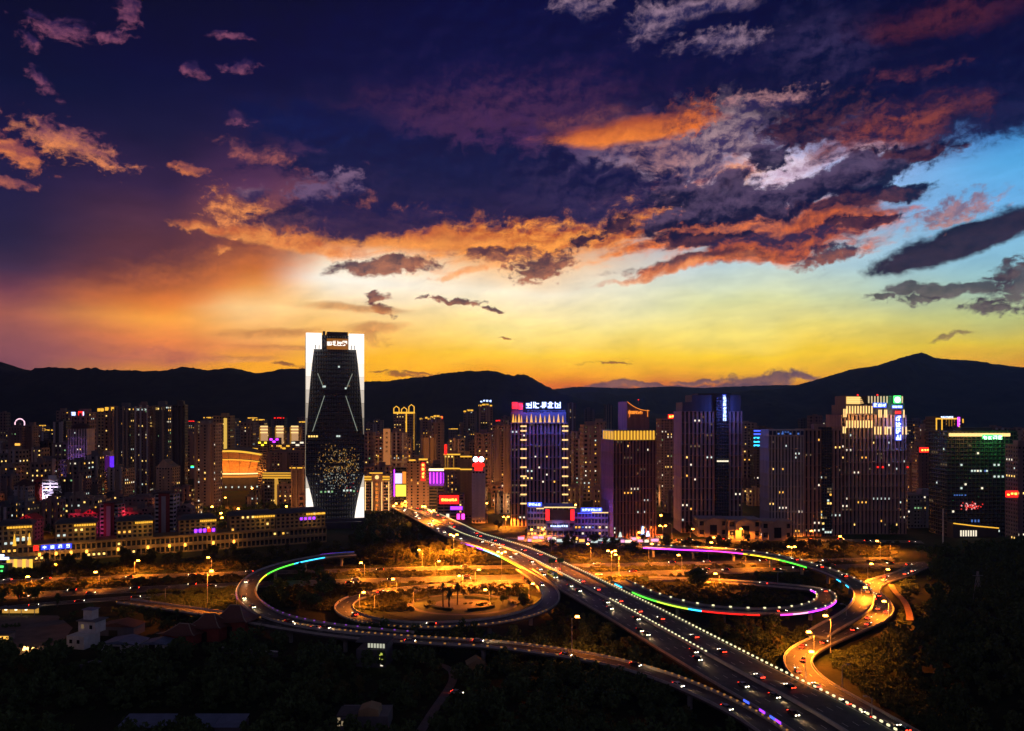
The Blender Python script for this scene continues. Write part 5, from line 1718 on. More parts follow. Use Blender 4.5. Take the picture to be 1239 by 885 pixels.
# ---------------------------------------------------------------- the left of the city
def hall():
    """the concert hall with the glowing flared roof"""
    Y = 1010.0
    rx, ry = 56.0, 36.0
    r = thing('concert_hall', 'oval hall with orange glowing flared roof and bright rim lines', 'hall', (at(276, Y), Y + ry, 0))
    n = 48
    rim = lambda t: 39.5 + 10.5 * sin(t) ** 2

    def ring(k, zf):
        return [(rx * k * cos(2 * pi * i / n), ry * k * sin(2 * pi * i / n), zf(2 * pi * i / n)) for i in range(n)]

    def loft(rings, close=None):
        q = MB()
        vs = [p for g in rings for p in g]
        fs = []
        for a in range(len(rings) - 1):
            fs += [(a * n + i, a * n + (i + 1) % n, (a + 1) * n + (i + 1) % n, (a + 1) * n + i) for i in range(n)]
        if close:
            fs.append(tuple((len(rings) - 1) * n + i for i in range(n)))
        return q.add(vs, fs)
    loft([ring(.80, lambda t: 0), ring(.80, lambda t: 17)]).build('base_wall', DARKW, r)
    loft([ring(.81, lambda t: 17.2), ring(.82, lambda t: 20)]).build('lower_band', mat('orange_lit_membrane', emit=(1, .30, .035), power=.75, light=True), r)
    loft([ring(.85, lambda t: 21.4), ring(.86, lambda t: 22.8)]).build('white_ring_light', mat('ring_light', emit=(1, .66, .25), power=2.4, light=True), r)
    loft([ring(.72, lambda t: 23), ring(.86, lambda t: 29 + (rim(t) - 41) * .35), ring(.95, lambda t: 34 + (rim(t) - 41) * .7), ring(1.0, rim)]).build('flared_bowl', mat('orange_bowl_skin', (.62, .34, .16), .6), r)
    for k in range(12):
        t = R(188 + k * 15)
        l = bpy.data.lights.new('bowl_flood', 'POINT')
        l.energy, l.color, l.shadow_soft_size = 9000, (1, .32, .035), .8
        link('bowl_flood', l, r, (rx * 1.10 * cos(t), ry * 1.14 * sin(t), 24.5))
    loft([ring(1.0, lambda t: rim(t) + .3), ring(1.012, lambda t: rim(t) + 2.6), ring(.97, lambda t: rim(t) + 2.7)]).build('rim_light', GOLD, r)
    loft([ring(.96, lambda t: rim(t) + 1.0), ring(.6, lambda t: rim(t) + 4.5), ring(.2, lambda t: 51), ring(.01, lambda t: 52)]).build('roof', mat('roof_membrane', (.3, .2, .14), .7), r)
    q = MB()
    on = lambda deg, k: (rx * (k + .012) * cos(R(deg)), ry * (k + .012) * sin(R(deg)))
    q.tube([(*on(a0, .955), 34 + (rim(R(a0)) - 41) * .7 + .4) for a0 in range(262, 362, 8)], .6, 5)
    q.tube([(*on(262, .955), 40.7), (*on(256, .91), 35), (*on(246, .86), 30), (*on(232, .82), 26)], .6, 5)
    q.build('bowl_light_line', GOLD, r)
    q = MB()
    for a0 in range(180, 361, 15):
        q.tube([(*on(a0, .72), 23), (*on(a0, .86), 29 + (rim(R(a0)) - 41) * .35), (*on(a0, .95), 34 + (rim(R(a0)) - 41) * .7), (*on(a0, 1.0), rim(R(a0)))], .3, 4)
    q.build('bowl_rib', BROWN, r)
    for k in range(14):
        t = R(200 + k * 10.5)
        MB().box(rx * .802 * cos(t) - .7, rx * .802 * cos(t) + .7, ry * .81 * sin(t) - .4, ry * .81 * sin(t), 4, 6).build('door_lamp', COOL, r)
    strip(r, -rx * .9, -rx * .55, -ry * .8, 30.5, 1.2, CYAN, 'colour_strip')
    strip(r, -rx * .9, -rx * .55, -ry * .8, 32, 1.0, LIME, 'colour_strip')


hall()


def gate_building():
    """the arch-shaped building with gold trim in front of the hall"""
    Y = 850.0
    r = thing('arch_building', 'arch-shaped building with gold-lit top beam and slanting legs', 'building', (at(342, Y), Y + 13, 0))
    L = lambda px: (px - 342) / FPX * Y
    z = lambda py: zt(py, Y)
    y = -13
    f = Facade()
    f.block(L(319), L(333), y + 2, 13, 0, z(574.5), 4, 6, 9, mx=.12, mb=.3, mt=.12)
    f.block(L(334), L(364), y + 6, 13, 0, z(574.5), 8, 6, 9, mx=.12, mb=.3, mt=.12)
    f.build('wall', [GREYW, GLASS], r)
    MB().box(L(317.5), L(358.5), y, 13, z(575), z(572)).build('top_beam', BEIGE, r)
    for py in (572.5, 575.2, 578.6):
        strip(r, L(317.5), L(358.5), y - .1, z(py), .8, GOLD, 'beam_light')
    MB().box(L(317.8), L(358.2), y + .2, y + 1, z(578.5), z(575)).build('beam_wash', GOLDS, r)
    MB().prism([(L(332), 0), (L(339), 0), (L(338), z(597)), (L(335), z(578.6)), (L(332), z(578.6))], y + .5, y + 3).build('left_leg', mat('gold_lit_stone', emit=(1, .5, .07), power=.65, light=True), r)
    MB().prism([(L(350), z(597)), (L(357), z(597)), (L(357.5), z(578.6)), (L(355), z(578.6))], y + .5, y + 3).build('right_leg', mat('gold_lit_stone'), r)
    q = MB().tube([(L(338), y, z(596)), (L(352), y, z(597)), (L(358), y - 2, z(600)), (L(365), y - 3, z(603.5))], .55, 5)
    q.build('canopy_light', GOLD, r)
    MB().box(L(339), L(364), y - 2, y + 5.9, 0, z(599)).build('entrance_hall', BEIGE, r)
    light_windows(r, f.win, 12, MIX_HOME, random.Random(2))
    MB().box(L(326), L(333), y - .4, y + .2, z(616), z(612)).build('red_sign', REDL, r)
    MB().box(L(321), L(326), y - .4, y + .2, z(615), z(613)).build('white_sign', BLUEWHITE, r)


gate_building()


def left_towers():
    rows = [
        # x0, x1, ytop, Y, rot, ratio, wall, lit, label
        (10, 26.5, 518, 950, 0, .8, PINKY, 9, 'brown apartment tower with an orange lit bay near the left edge'),
        (27.5, 41, 516, 960, 0, .8, BROWN, 6, 'darker brown twin of the tower at the left edge'),
        (-4, 7, 500, 1300, 0, .8, PINKY, 10, 'far pinkish tower cut by the left edge'),
        (64, 80, 511, 930, 0, .8, DARKW, 5, 'near-black slab tower left of the lilac tower'),
        (68, 83, 498, 1250, 0, .8, BROWN, 12, 'brown tower rising behind the black slab'),
        (118, 126, 498, 1200, 0, .8, OCHRE, 8, 'narrow orange-lit tower left of the dark tower cluster'),
        (126, 141, 497, 1050, 0, .8, BROWN, 16, 'brown tower with gold roof lamps at the left of the cluster'),
        (141, 164, 494, 860, -6, .7, GREYW, 34, 'first dark tower of the tall residential cluster, from the left'),
        (165, 184, 493, 850, 6, .7, PINKY, 30, 'second dark tower of the tall residential cluster, from the left'),
        (185, 209, 492, 860, -6, .7, GREYW, 40, 'third dark tower of the tall residential cluster, yellow rooms lit'),
        (209.5, 226, 491, 850, 6, .8, DARKW, 18, 'rightmost dark tower of the tall residential cluster'),
        (237, 267, 514, 800, -8, .6, BEIGE, 30, 'beige balcony apartment tower in front of the orange hall'),
        (258, 279, 504, 1250, 0, .7, OCHRE, 24, 'far tower with a yellow lit edge behind the beige tower'),
        (291, 306, 512, 1200, 0, .8, BROWN, 20, 'brown tower with amber rooms above the orange hall'),
        (133, 160, 568, 790, -10, .8, BEIGE, 16, 'beige mid-rise with balconies below the purple lit block'),
        (191, 216, 566, 800, -10, .7, BEIGE, 12, 'pale mid-rise with a slanted roof below the tower cluster'),
        (0, 16, 576, 760, 0, .8, GREYW, 8, 'grey mid-rise with one amber room at the left edge'),
        (17, 34, 590, 720, 0, .8, PALE, 4, 'pale mid-rise with dark hipped roof near the left edge'),
        (40, 50, 583, 760, 0, .9, REDB, 3, 'narrow red-brown block left of the white lit block'),
        (72, 88, 580, 760, 0, .8, DARKW, 9, 'dark mid-rise with a column of yellow rooms'),
        (88, 104, 576, 750, 0, .8, PINKY, 10, 'pinkish mid-rise under the lilac tower'),
        (104, 118, 583, 780, 0, .8, GREYW, 5, 'grey low block with green garden light'),
    ]
    out = {}
    for x0, x1, yt, Y, rot, ra, wm, n, lab in rows:
        far = Y > 1000
        r, w, d, h, rng, f = tower('apartment_tower' if yt < 530 else 'apartment_block', lab, 'apartments', x0, x1, yt, Y, rot, ra, 'home', wm, n, MIX_HOME, coarse=far)
        out[lab] = r
        y = -d / 2
        if 'gold roof' in lab or 'narrow orange' in lab:
            for X in (-w * .3, w * .2):
                MB().box(X - 2, X + 2, y - .4, y + 1, h, h + 4.5).build('gold_lamp', GOLD, r)
        if 'yellow lit edge' in lab:
            vstrip(r, w * .2, y - .2, h * .35, h * .97, 5, mat('yellow_stair_light', emit=(1, .6, .1), power=.8, light=True), 'stair_light')
        if 'cluster' in lab:
            MB().box(-w * .18, w * .18, -d * .2, d * .2, h, h + 6).build('lift_house', wm, r)
            if 'second' in lab or 'third' in lab:
                for X in (-w * .28, -w * .1, w * .22):
                    strip(r, X - 1.7, X + 1.7, y - .2, h - 2.5, 1.6, WARM if 'third' in lab else COOL, 'roof_light')
        if 'hipped' in lab:
            MB().frustum((-w / 2 - 1, w / 2 + 1, y - 1, d / 2 + 1), (-w * .1, w * .1, -1, 1), h + 1.2, h + 7).build('hipped_roof', ROOFR, r)
        if 'orange lit bay' in lab:
            for py in (538, 556, 561):
                strip(r, w * .05, w * .42, y - 1.5, zt(py, Y), 2.6, AMBER, 'lit_bay')
        if 'slanted' in lab:
            MB().prism([(-w / 2, h), (w / 2, h), (-w * .1, h + 8)], y + .5, d / 2 - .5).build('slanted_roof', BEIGE, r)
    # lilac tower with rounded cap, its face lit from below
    r, w, d, h, rng, f = tower('apartment_tower', 'lilac lit tower with dark domed cap and red roof sign', 'apartments', 82, 105, 519, 880, 0, .8, 'pier', LILAC, 5, MIX_WORK, top=False)
    y = -d / 2
    z = lambda py: zt(py, 880)
    q = MB()
    q.tube([(0, 0, h), (0, 0, h + 3), (0, 0, h + 5), (0, 0, h + 6.5)], [w * .5, w * .46, w * .3, .4], 18)
    q.build('domed_cap', ROOFR, r)
    strip(r, -w / 2 - .2, w / 2 + .2, y - .1, h - 9, .8, PALE, 'stone_band')
    lt = bpy.data.lights.new('facade_flood', 'SPOT')
    lt.energy, lt.color, lt.spot_size, lt.shadow_soft_size = 26000, (.45, .2, 1), R(70), 1.0
    lo = link('facade_flood', lt, r, (0, y - 22, zt(588, 880)))
    lo.rotation_euler = (R(125), 0, 0)
    r2, w, d, h, rng, f = tower('apartment_tower', 'pinkish tower with red and white roof sign behind the lilac tower', 'apartments', 84, 108, 500, 1000, 0, .7, 'home', PINKY, 12, MIX_HOME, coarse=True)
    y = -d / 2
    MB().box(-w * .05, w * .18, y - .5, y, h - 3, h + 2.2).build('red_sign', REDL, r2)
    MB().box(w * .19, w * .36, y - .5, y, h - 3, h + 1.6).box(-w * .4, -w * .2, y - .5, y, h - 3, h + 1.2).build('white_sign', BLUEWHITE, r2)
    # purple lit block
    r3, w, d, h, rng, f = tower('purple_block', 'low block washed in purple and blue light before the tower cluster', 'block', 115, 141, 552, 900, -14, .6, 'band', LILAC, 3, [3])
    y = -d / 2
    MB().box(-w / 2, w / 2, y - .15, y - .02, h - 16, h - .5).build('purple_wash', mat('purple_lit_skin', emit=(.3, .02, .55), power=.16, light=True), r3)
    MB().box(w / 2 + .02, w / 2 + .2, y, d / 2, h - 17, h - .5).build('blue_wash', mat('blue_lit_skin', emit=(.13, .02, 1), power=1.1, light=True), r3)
    # bright white block
    r4, w, d, h, rng, f = tower('white_block', 'small bright floodlit white block with a red-tinged stair', 'block', 51, 70, 582, 760, 0, .7, 'band', mat('white_render', (.75, .72, .75), .8), 4, [3, 1])
    lt = bpy.data.lights.new('block_flood', 'SPOT')
    lt.energy, lt.color, lt.spot_size, lt.shadow_soft_size = 26000, (.85, .72, 1), R(80), .5
    lo = link('block_flood', lt, r4, (0, -d / 2 - 14, 22))
    lo.rotation_euler = (R(95), 0, 0)
    # ferris wheel lamp on the far roofs
    r5 = thing('lit_wheel', 'small ferris wheel with a white and pink glowing rim behind the left towers', 'ferris wheel', (at(24, 1150), 1150, zt(517, 1150)))
    q = MB()
    n = 20
    q.tube([(7 * cos(2 * pi * k / n), 0, 5 + 7 * sin(2 * pi * k / n)) for k in range(n + 1)], .8, 5, cap=False)
    q.build('rim', mat('pink_rim_light', emit=(1, .6, .75), power=1.6), r5)
    q = MB()
    for k in range(8):
        q.tube([(0, 0, 5), (6.6 * cos(pi * k / 4), 0, 5 + 6.6 * sin(pi * k / 4))], .18, 4)
    q.build('spoke', STEEL, r5)
    MB().tube([(-5, 2, -zt(517, 1150)), (0, 2, 5)], .4, 4).tube([(5, 2, -zt(517, 1150)), (0, 2, 5)], .4, 4).build('stand', STEEL, r5)
    # three gold-fronted slabs left of the bright tower
    for k, (a, b) in enumerate(((313, 326), (332, 345), (350, 363))):
        lab = ['leftmost', 'middle', 'rightmost'][k] + ' of three golden-topped white slabs left of the bright tower'
        r, w, d, h, rng, f = tower('apartment_slab', lab, 'apartments', a, b, 517, 1150, 0, .8, 'home', OCHRE, 10, MIX_GOLD, coarse=True, top=False)
        y = -d / 2
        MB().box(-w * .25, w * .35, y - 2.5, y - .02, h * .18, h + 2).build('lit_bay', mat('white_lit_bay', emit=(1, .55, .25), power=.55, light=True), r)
        for j in range(3):
            strip(r, -w * .3, w * .4, y - 2.6, h + 1 - j * 4.5, 1.6, GOLDW, 'gold_bar')
        vstrip(r, -w * .34, y - 1, h * .3, h, 1.6, GOLDS, 'gold_edge')
    # bright low shops between the slabs and the tower
    for k, (a, b, yt, m, lab) in enumerate(((336, 352, 538, GOLD, 'gold-lit low shop block below the three slabs'), (352, 369, 534, WHITE, 'white-lit low shop block beside the bright tower'),
                                            (326, 338, 530, PURPLE, 'low shop with purple roof lamps below the slabs'), (312, 324, 534, YELLOW, 'low shop with yellow sign below the slabs'))):
        r, w, d, h, rng, f = tower('shop_block', lab, 'shops', a, b, yt, 1020, 0, .8, 'band', BROWN, 5, MIX_GOLD, top=False)
        for j in range(3):
            strip(r, -w * .45 + j * w * .3, -w * .2 + j * w * .3, -d / 2 - .2, h - 2 - (j % 2) * 3, 2.2, m, 'sign_light')
    r, w, d, h, rng, f = tower('apartment_block', 'wide grey-brown block between the hall and the bright tower', 'apartments', 322, 368, 548, 930, 0, .5, 'home', BROWN, 14, MIX_GOLD)
    r, w, d, h, rng, f = tower('apartment_block', 'low block with a gold eave directly left of the bright tower', 'apartments', 352, 369, 566, 800, 0, .8, 'home', BROWN, 10, MIX_GOLD, top=False)
    MB().box(-w / 2 - 1, w / 2 + 1, -d / 2 - 1, d / 2, h, h + .8).build('roof', ROOFR, r)
    strip(r, -w / 2 - 1, w / 2, -d / 2 - 1.05, h - .2, 1.2, GOLD, 'eave_light')


left_towers()


ARCST = mat('arcade_stone', (0.24, 0.17, 0.09), 0.8, streak=True, scale=0.3)


def row_building():
    """the long arcade with blocks standing on it along the avenue, stepping back to the right"""
    A, B = Vector((at(-6, 520), 520, 0)), Vector((at(395, 615), 615, 0))
    u = (B - A)
    Ltot = u.length
    ang = atan2(u.y, u.x)
    root = thing('arcade_building', 'long low stone arcade building along the avenue with blue and red lit sign', 'arcade', A, ang)
    f = Facade()
    f.panel((0, 0, 0), (Ltot, 0, 0), (0, 0, 12), 70, 2, mx=.14, mb=.18, mt=.22, dep=.6)
    f.panel((Ltot, 0, 0), (0, 22, 0), (0, 0, 12), 6, 2, mx=.2, mb=.2, mt=.2, dep=.4)
    f.quad((0, 0, 12), (Ltot, 0, 12), (Ltot, 22, 12), (0, 22, 12))
    f.build('wall', [ARCST, GLASS], root)
    MB().box(0, Ltot, -.5, -.02, 11.6, 12.4).build('cornice', ARCST, root)
    light_windows(root, f.win, 10, MIX_GOLD, random.Random(11))

    def s_of(px):
        # distance along the front for a survey column
        k = (px - CXP) / FPX
        t = (k * A.y - A.x) / (u.x - k * u.y)
        return t * Ltot
    for px in (48, 68, 86, 105, 143, 179, 205, 224, 258, 283):
        s = s_of(px)
        MB().box(s - .7, s + .7, -.9, -.1, 4.3, 6.3).build('wall_lamp', mat('amber_wall_lamp', emit=(1, .42, .05), power=4, light=True), root)
        l = bpy.data.lights.new('arcade_fill_light', 'POINT')  # unseen fill lamp added before the wall to brighten the arcade
        l.energy, l.color, l.shadow_soft_size = 1000, (1, .42, .06), .4
        link('arcade_fill_light', l, root, (s, -4.5, 6))
    MB().box(s_of(40.5), s_of(46.5), -.5, -.05, 8.0, 11.6).build('red_emblem', REDL, root)
    for k, px in enumerate((54, 63.5, 73, 82.5)):
        s = s_of(px)
        sg = MB().box(s - 2.2, s + 2.2, -.45, -.05, 8.2, 11.8).build('sign_panel', mat('blue_sign_panel', emit=(.02, .06, 1), power=1.1, light=True), root)
        g = glyph(random.Random(70 + k), 2.4, 'middle' if k == 0 else None).build('character', BLUEWHITE, sg, (s, -.5, 10))
    blocks = [(-4, 39, 636, 'leftmost block on the arcade, washed yellow-green with gold eave'), (67, 116, 634, 'block on the arcade right of the blue sign with gold eave'),
              (141, 185, 631, 'third block on the arcade with gold eave'), (217, 262, 629, 'fourth block on the arcade with gold eave and purple sign'),
              (279, 333, 624, 'fifth block on the arcade with gold eave'), (334.5, 394, 621, 'rightmost block on the arcade nearest the bright tower')]
    for k, (a, b, yt, lab) in enumerate(blocks):
        s0, s1 = s_of(a), s_of(b)
        wd = s1 - s0
        c = A + u.normalized() * ((s0 + s1) / 2)
        Yc = c.y
        h = zt(yt, Yc)
        z0 = 12.2
        r = thing('arcade_block', lab, 'block', (c.x, c.y, z0), ang)
        ff = Facade()
        dd = 20
        yo = 1.2 if k else -.6
        ff.block(-wd / 2, wd / 2, yo, yo + dd, 0, h - z0, max(4, round(wd / 3.4)), 5, 4, mx=.2, mb=.25, mt=.15, dep=.5)
        ff.build('wall', [ARCST, GLASS], r)
        H = h - z0
        MB().box(-wd / 2 - 1, wd / 2 + 1, yo - 1, yo + dd + 1, H, H + .5).frustum((-wd / 2 - .6, wd / 2 + .6, yo - .6, yo + dd + .6), (-wd * .4, wd * .4, yo + 5, yo + dd - 5), H + .5, H + 2.6).build('roof', ROOFG, r)
        e0 = {0: -.22, 1: -.05, 2: 0, 3: 0.05, 4: .02, 5: .1}[k] * wd
        n = 9
        for j in range(n):
            X = e0 + (wd * .5 - e0) * (j + .1) / n
            MB().box(X, X + (wd * .5 - e0) / n * .8, yo - .45, yo - .02, H - 1.9, H - .6).build('eave_light', GOLD, r)
        glow(r, (wd * .2, yo - 5, H - 4), (1, .55, .08), 800)
        light_windows(r, ff.win, [5, 4, 3, 2, 6, 4][k], [0, 1, 3, 2], random.Random(30 + k))
        if k == 0:
            for X in (wd * .0, wd * .42):
                MB().frustum((X - 1.1, X + 1.1, yo - .5, yo), (X - .15, X + .15, yo - .3, yo), 0, 8).build('painted_column_light', GOLD, r)  # uplight on the wall shaped as a glowing taper
            for j in range(3):
                X = wd * (.05 + .16 * j)
                MB().box(X, X + 1.7, yo - .1, yo + .4, 3, 5.2).build('lit_office', COOL, r)
        if k == 3:
            for j in range(5):
                X = -wd * .1 + j * wd * .12
                MB().box(X, X + wd * .08, yo - .35, yo - .02, H - 9.5, H - 7).build('purple_sign', VIOLET if j != 3 else REDL, r)
        if k == 5:
            for j in range(4):
                MB().box(-wd * .02 + j * 3.2, -wd * .02 + j * 3.2 + 1.8, yo - .3, yo - .02, H - 5.5, H - 3.6).build('purple_sign', VIOLET, r)
    # the lit entrance at the left end
    r = thing('shop_entrance', 'yellow lit shop entrance with columns at the left end of the arcade', 'entrance', (at(19, 512), 512, 0))
    for X in (-4.5, 0, 5.5, 10):
        MB().box(X - .7, X + .7, -1, .4, 0, 6).build('column', mat('yellow_lit_column', emit=(1, .62, .06), power=1.2, light=True), r)
    MB().box(-6, 12, -1.5, 2, 6, 7.2).build('canopy', ARCST, r)
    MB().box(-4, 9.5, .5, .8, .5, 5.4).build('shop_window', mat('shop_glow', emit=(1, .45, .15), power=.8, light=True), r)
    r = thing('neon_kiosk', 'small kiosk with blue-white and green neon by the left edge', 'kiosk', (at(2, 500), 500, 0))
    MB().box(-6, 5, -2, 3, 0, 5).build('wall', DARKW, r)
    MB().box(-6, 6, -2.6, -2.1, 8, 9.6).box(-6, 3, -2.6, -2.1, 10, 11.3).box(-5.8, -5.4, -2.4, -2.1, 5, 8).build('white_neon', BLUEWHITE, r)
    MB().box(0, 2.5, -2.6, -2.1, 3, 4.2).box(1, 2, -2.6, -2.1, .5, 1.4).build('green_neon', GREENL, r)


row_building()


def town_houses():
    rows = [(22, 42, 629, 590, 'red-lit gabled house behind the leftmost arcade block', 'gable'), (83, 100, 623, 600, 'dark flat house with red glow left of the red gable', 'flat'),
            (100, 118, 622, 598, 'red-lit gabled house behind the second arcade block', 'gable'), (147, 167, 621, 610, 'dark house with red lamps behind the third arcade block', 'flat'),
            (167, 184, 620, 606, 'pink gabled house behind the third arcade block', 'gable'), (203, 215, 618, 610, 'pink house left of the gabled pink house', 'flat'), (214, 231, 616, 612, 'pink gabled house behind the fourth arcade block', 'gable'),
            (150, 184, 604, 670, 'long low hall with pale roof rails behind the town houses', 'flat')]
    for a, b, yt, Y, lab, kind in rows:
        r, w, d, h, rng, f = tower('town_house', lab, 'house', a, b, yt, Y, 0, .9, 'home', PINKY, 2, MIX_HOME, top=kind == 'flat', bay=3.6)
        y = -d / 2
        if kind == 'gable':
            MB().prism([(-w / 2 - .6, h), (w / 2 + .6, h), (0, h + w * .32)], y - .5, d / 2 + .5).build('gable_roof', PINKY if 'pink' in lab else REDB, r)
            MB().box(-1.8, -.4, y - .62, y - .52, h + .8, h + 2.4).box(.4, 1.8, y - .62, y - .52, h + .8, h + 2.4).build('gable_window', GLASS, r)
        if 'red' in lab:
            for j in range(3):
                MB().box(-w * .4 + j * w * .3, -w * .4 + j * w * .3 + 1.6, y - .6, y - .1, h * .72, h * .72 + 1).build('red_lantern', REDL, r)
            lt = bpy.data.lights.new('red_glow', 'POINT')
            lt.energy, lt.color, lt.shadow_soft_size = 1300, (1, .03, .06), .5
            link('red_glow', lt, r, (0, y - 5, h + 1))
    for a, b, yt, Y, lab in ((121, 143, 611, 596, 'red-striped stair tower with white centre band behind the blue sign block'), (187, 210, 599, 604, 'taller red-striped stair tower with white centre band')):
        r, w, d, h, rng, f = tower('stair_tower', lab, 'house', a, b, yt, Y, 0, .8, 'band', PALE, 2, MIX_HOME, top=False)
        y = -d / 2
        MB().box(-w * .26, w * .30, y - 1.2, y - .02, 0, h + 1).build('red_panel', REDB, r)
        MB().box(-w * .10, w * .13, y - 1.5, y - 1.22, 0, h - 1).build('white_band', PALE, r)
        MB().box(-w * .32, w * .36, y - 1.8, d / 2, h + 1, h + 2).build('roof', ROOFR, r)
    lt = bpy.data.lights.new('magenta_glow', 'POINT')
    lt.energy, lt.color, lt.shadow_soft_size = 7000, (1, .05, .3), .6
    link('magenta_glow', lt, r, (-52, -18, 14))


town_houses()


# ---------------------------------------------------------------- the crowd of smaller far blocks
def fill():
    rng = random.Random(21)
    zones = [
        # px range, top range, distance range, count, label, group, lit, mix
        ((-10, 120), (535, 568), (780, 1150), 30, 'unremarkable far block with scattered lit rooms among the left-hand towers', 'far blocks at the left', 7, MIX_HOME),
        ((0, 120), (505, 525), (1400, 2200), 10, 'tiny distant tower on the skyline above the left-hand blocks', 'skyline towers at the left', 6, MIX_HOME),
        ((226, 372), (505, 535), (1300, 2600), 28, 'tiny distant tower on the skyline above the orange hall', 'skyline towers over the hall', 7, MIX_GOLD + MIX_HOME),
        ((440, 625), (508, 545), (1100, 2400), 44, 'small far tower with scattered rooms behind the street of golden cornices', 'far towers in the centre', 8, MIX_HOME + MIX_GOLD),
        ((440, 560), (560, 590), (820, 1000), 8, 'low dark block beside the orange street', 'low blocks by the orange street', 5, MIX_GOLD),
        ((690, 735), (500, 535), (850, 1300), 6, 'lilac-grey apartment tower between the broad hotel and the golden crown', 'apartment towers between the hotels', 22, MIX_HOME),
        ((790, 830), (520, 560), (900, 1400), 12, 'amber-roomed apartment block right of the golden crown tower', 'blocks right of the golden crown', 14, MIX_HOME + MIX_GOLD),
        ((896, 932), (508, 570), (900, 1500), 14, 'amber-roomed block between the two ribbed towers', 'blocks between the ribbed towers', 10, MIX_HOME + MIX_GOLD),
        ((972, 1030), (503, 515), (1200, 1900), 5, 'dim far tower above the dark ribbed wing', 'far towers behind the ribbed wing', 6, MIX_HOME),
        ((1096, 1150), (505, 560), (850, 1500), 14, 'far block with lit rooms between the gold tower and the black glass block', 'far blocks right of the gold tower', 9, MIX_HOME),
        ((1200, 1260), (508, 530), (900, 1500), 8, 'far block with cool lit rooms behind the black glass block', 'far blocks behind the glass block', 8, MIX_WORK),
        ((600, 760), (488, 510), (1800, 2600), 9, 'thin far tower just over the roofs near the broad hotel', 'thin far towers in the centre', 4, MIX_HOME),
        ((110, 235), (500, 560), (1100, 1500), 6, 'dim tower glimpsed between the residential cluster', 'dim towers behind the cluster', 6, MIX_HOME),
    ]
    for (p0, p1), (t0, t1), (Y0, Y1), n, lab, grp, lit, mix in zones:
        for k in range(n):
            Y = rng.uniform(Y0, Y1)
            wpx = rng.uniform(13, 24) * 900 / Y + 3
            px = p0 + (p1 - p0) * (k + rng.uniform(.1, .9)) / n
            yt = rng.uniform(t0, t1)
            wall = rng.choice((PINKY, GREYW, BROWN, BEIGE, PINKY, DARKW))
            r, w, d, h, rg, f = tower('far_block', lab, 'apartments', px - wpx / 2, px + wpx / 2, yt, Y, rng.choice((0, 0, 8, -8)), rng.uniform(.6, .9), 'home', wall, max(2, int(lit * rng.uniform(.9, 2.2))), mix, grp, coarse=True, seed=rng.randrange(10 ** 6), bay=3.8)
            if rng.random() < .22 and 'skyline' in lab + grp or ('golden cornices' in lab and rng.random() < .35):
                strip(r, -w / 2, w / 2, -d / 2 - .3, h + .8, 2.2, GOLD if rng.random() < .8 else REDL, 'roof_light')


fill()


def terrace_blocks():
    """low old blocks that fill the ground between the tall ones"""
    rng = random.Random(5)
    for (p0, p1, Y0, Y1, n, lab, grp) in ((-15, 235, 640, 800, 44, 'low dark old block in the quarter behind the arcade', 'low blocks behind the arcade'), (300, 640, 780, 1050, 36, 'low dark block along the streets behind the bright tower', 'low blocks in the middle'),
                                           (690, 1240, 720, 950, 40, 'low dark block among the office towers', 'low blocks among the offices')):
        for k in range(n):
            Y = rng.uniform(Y0, Y1)
            px = p0 + (p1 - p0) * (k + rng.uniform(.1, .9)) / n
            h = rng.uniform(12, 26)
            wp = rng.uniform(14, 26) * 720 / Y
            r, w, d, hh, rg, f = tower('old_block', lab, 'apartments', px - wp / 2, px + wp / 2, HYP + (HC - h) * FPX / Y, Y, rng.choice((0, 6, -6)), .7, 'home', rng.choice((PINKY, GREYW, BEIGE, DARKW)), rng.randrange(5, 16), MIX_HOME + MIX_GOLD, grp, coarse=True, seed=rng.randrange(10 ** 6))


terrace_blocks()
# ---------------------------------------------------------------- street lamps
LAMP_MESH = {}


def lamp(px, yt, yb, label, z=0.0, arms=1, lit=True, power=1.0, grp='street lamps of the interchange', Y=None, side=1):
    b = P(px, yb, z) if Y is None else Vector((at(px, Y), Y, z))
    h = max(7, round(zt(yt, b.y) - b.z))
    t = thing('street_lamp', label, 'street lamp', b, 0, grp)
    key = (h, arms, side)
    if key not in LAMP_MESH:
        q = MB().tube([(0, 0, 0), (0, 0, .8)], [.28, .28], 8).tube([(0, 0, .8), (0, 0, h - .6)], [.17, .09], 8)
        pole = q.mesh('pole', STEEL)
        q = MB()
        for s in ((side,) if arms == 1 else (-1, 1)):
            q.tube([(0, 0, h - .9), (s * .9, 0, h - .2), (s * 2.0, 0, h)], [.08, .07, .06], 6)
        arm = q.mesh('arm', STEEL)
        lan = [MB().frustum((s * 2.1 - .85, s * 2.1 + .85, -.5, .5), (s * 2.1 - .7, s * 2.1 + .7, -.4, .4), h - .3, h + .35).mesh('lantern', LAMPO if lit else STEEL) for s in ((side,) if arms == 1 else (-1, 1))]
        LAMP_MESH[key] = (pole, arm, lan)
    pole, arm, lan = LAMP_MESH[key]
    link('pole', pole, t)
    link('arm', arm, t)
    for me in lan:
        if not lit:
            me = MB().box(side * 2.1 - .6, side * 2.1 + .6, -.3, .3, h - .2, h + .15).mesh('lantern', STEEL)
        link('lantern', me, t)
    if lit:
        l = bpy.data.lights.new('sodium_lamp', 'SPOT')
        l.energy = 56000 * power
        l.color = (1.0, .235, .014)
        l.shadow_soft_size = .5
        l.spot_size = R(162)
        l.spot_blend = .2
        link('sodium_lamp', l, t, (0 if arms == 2 else side * 2.1, 0, h - .6))
    return t


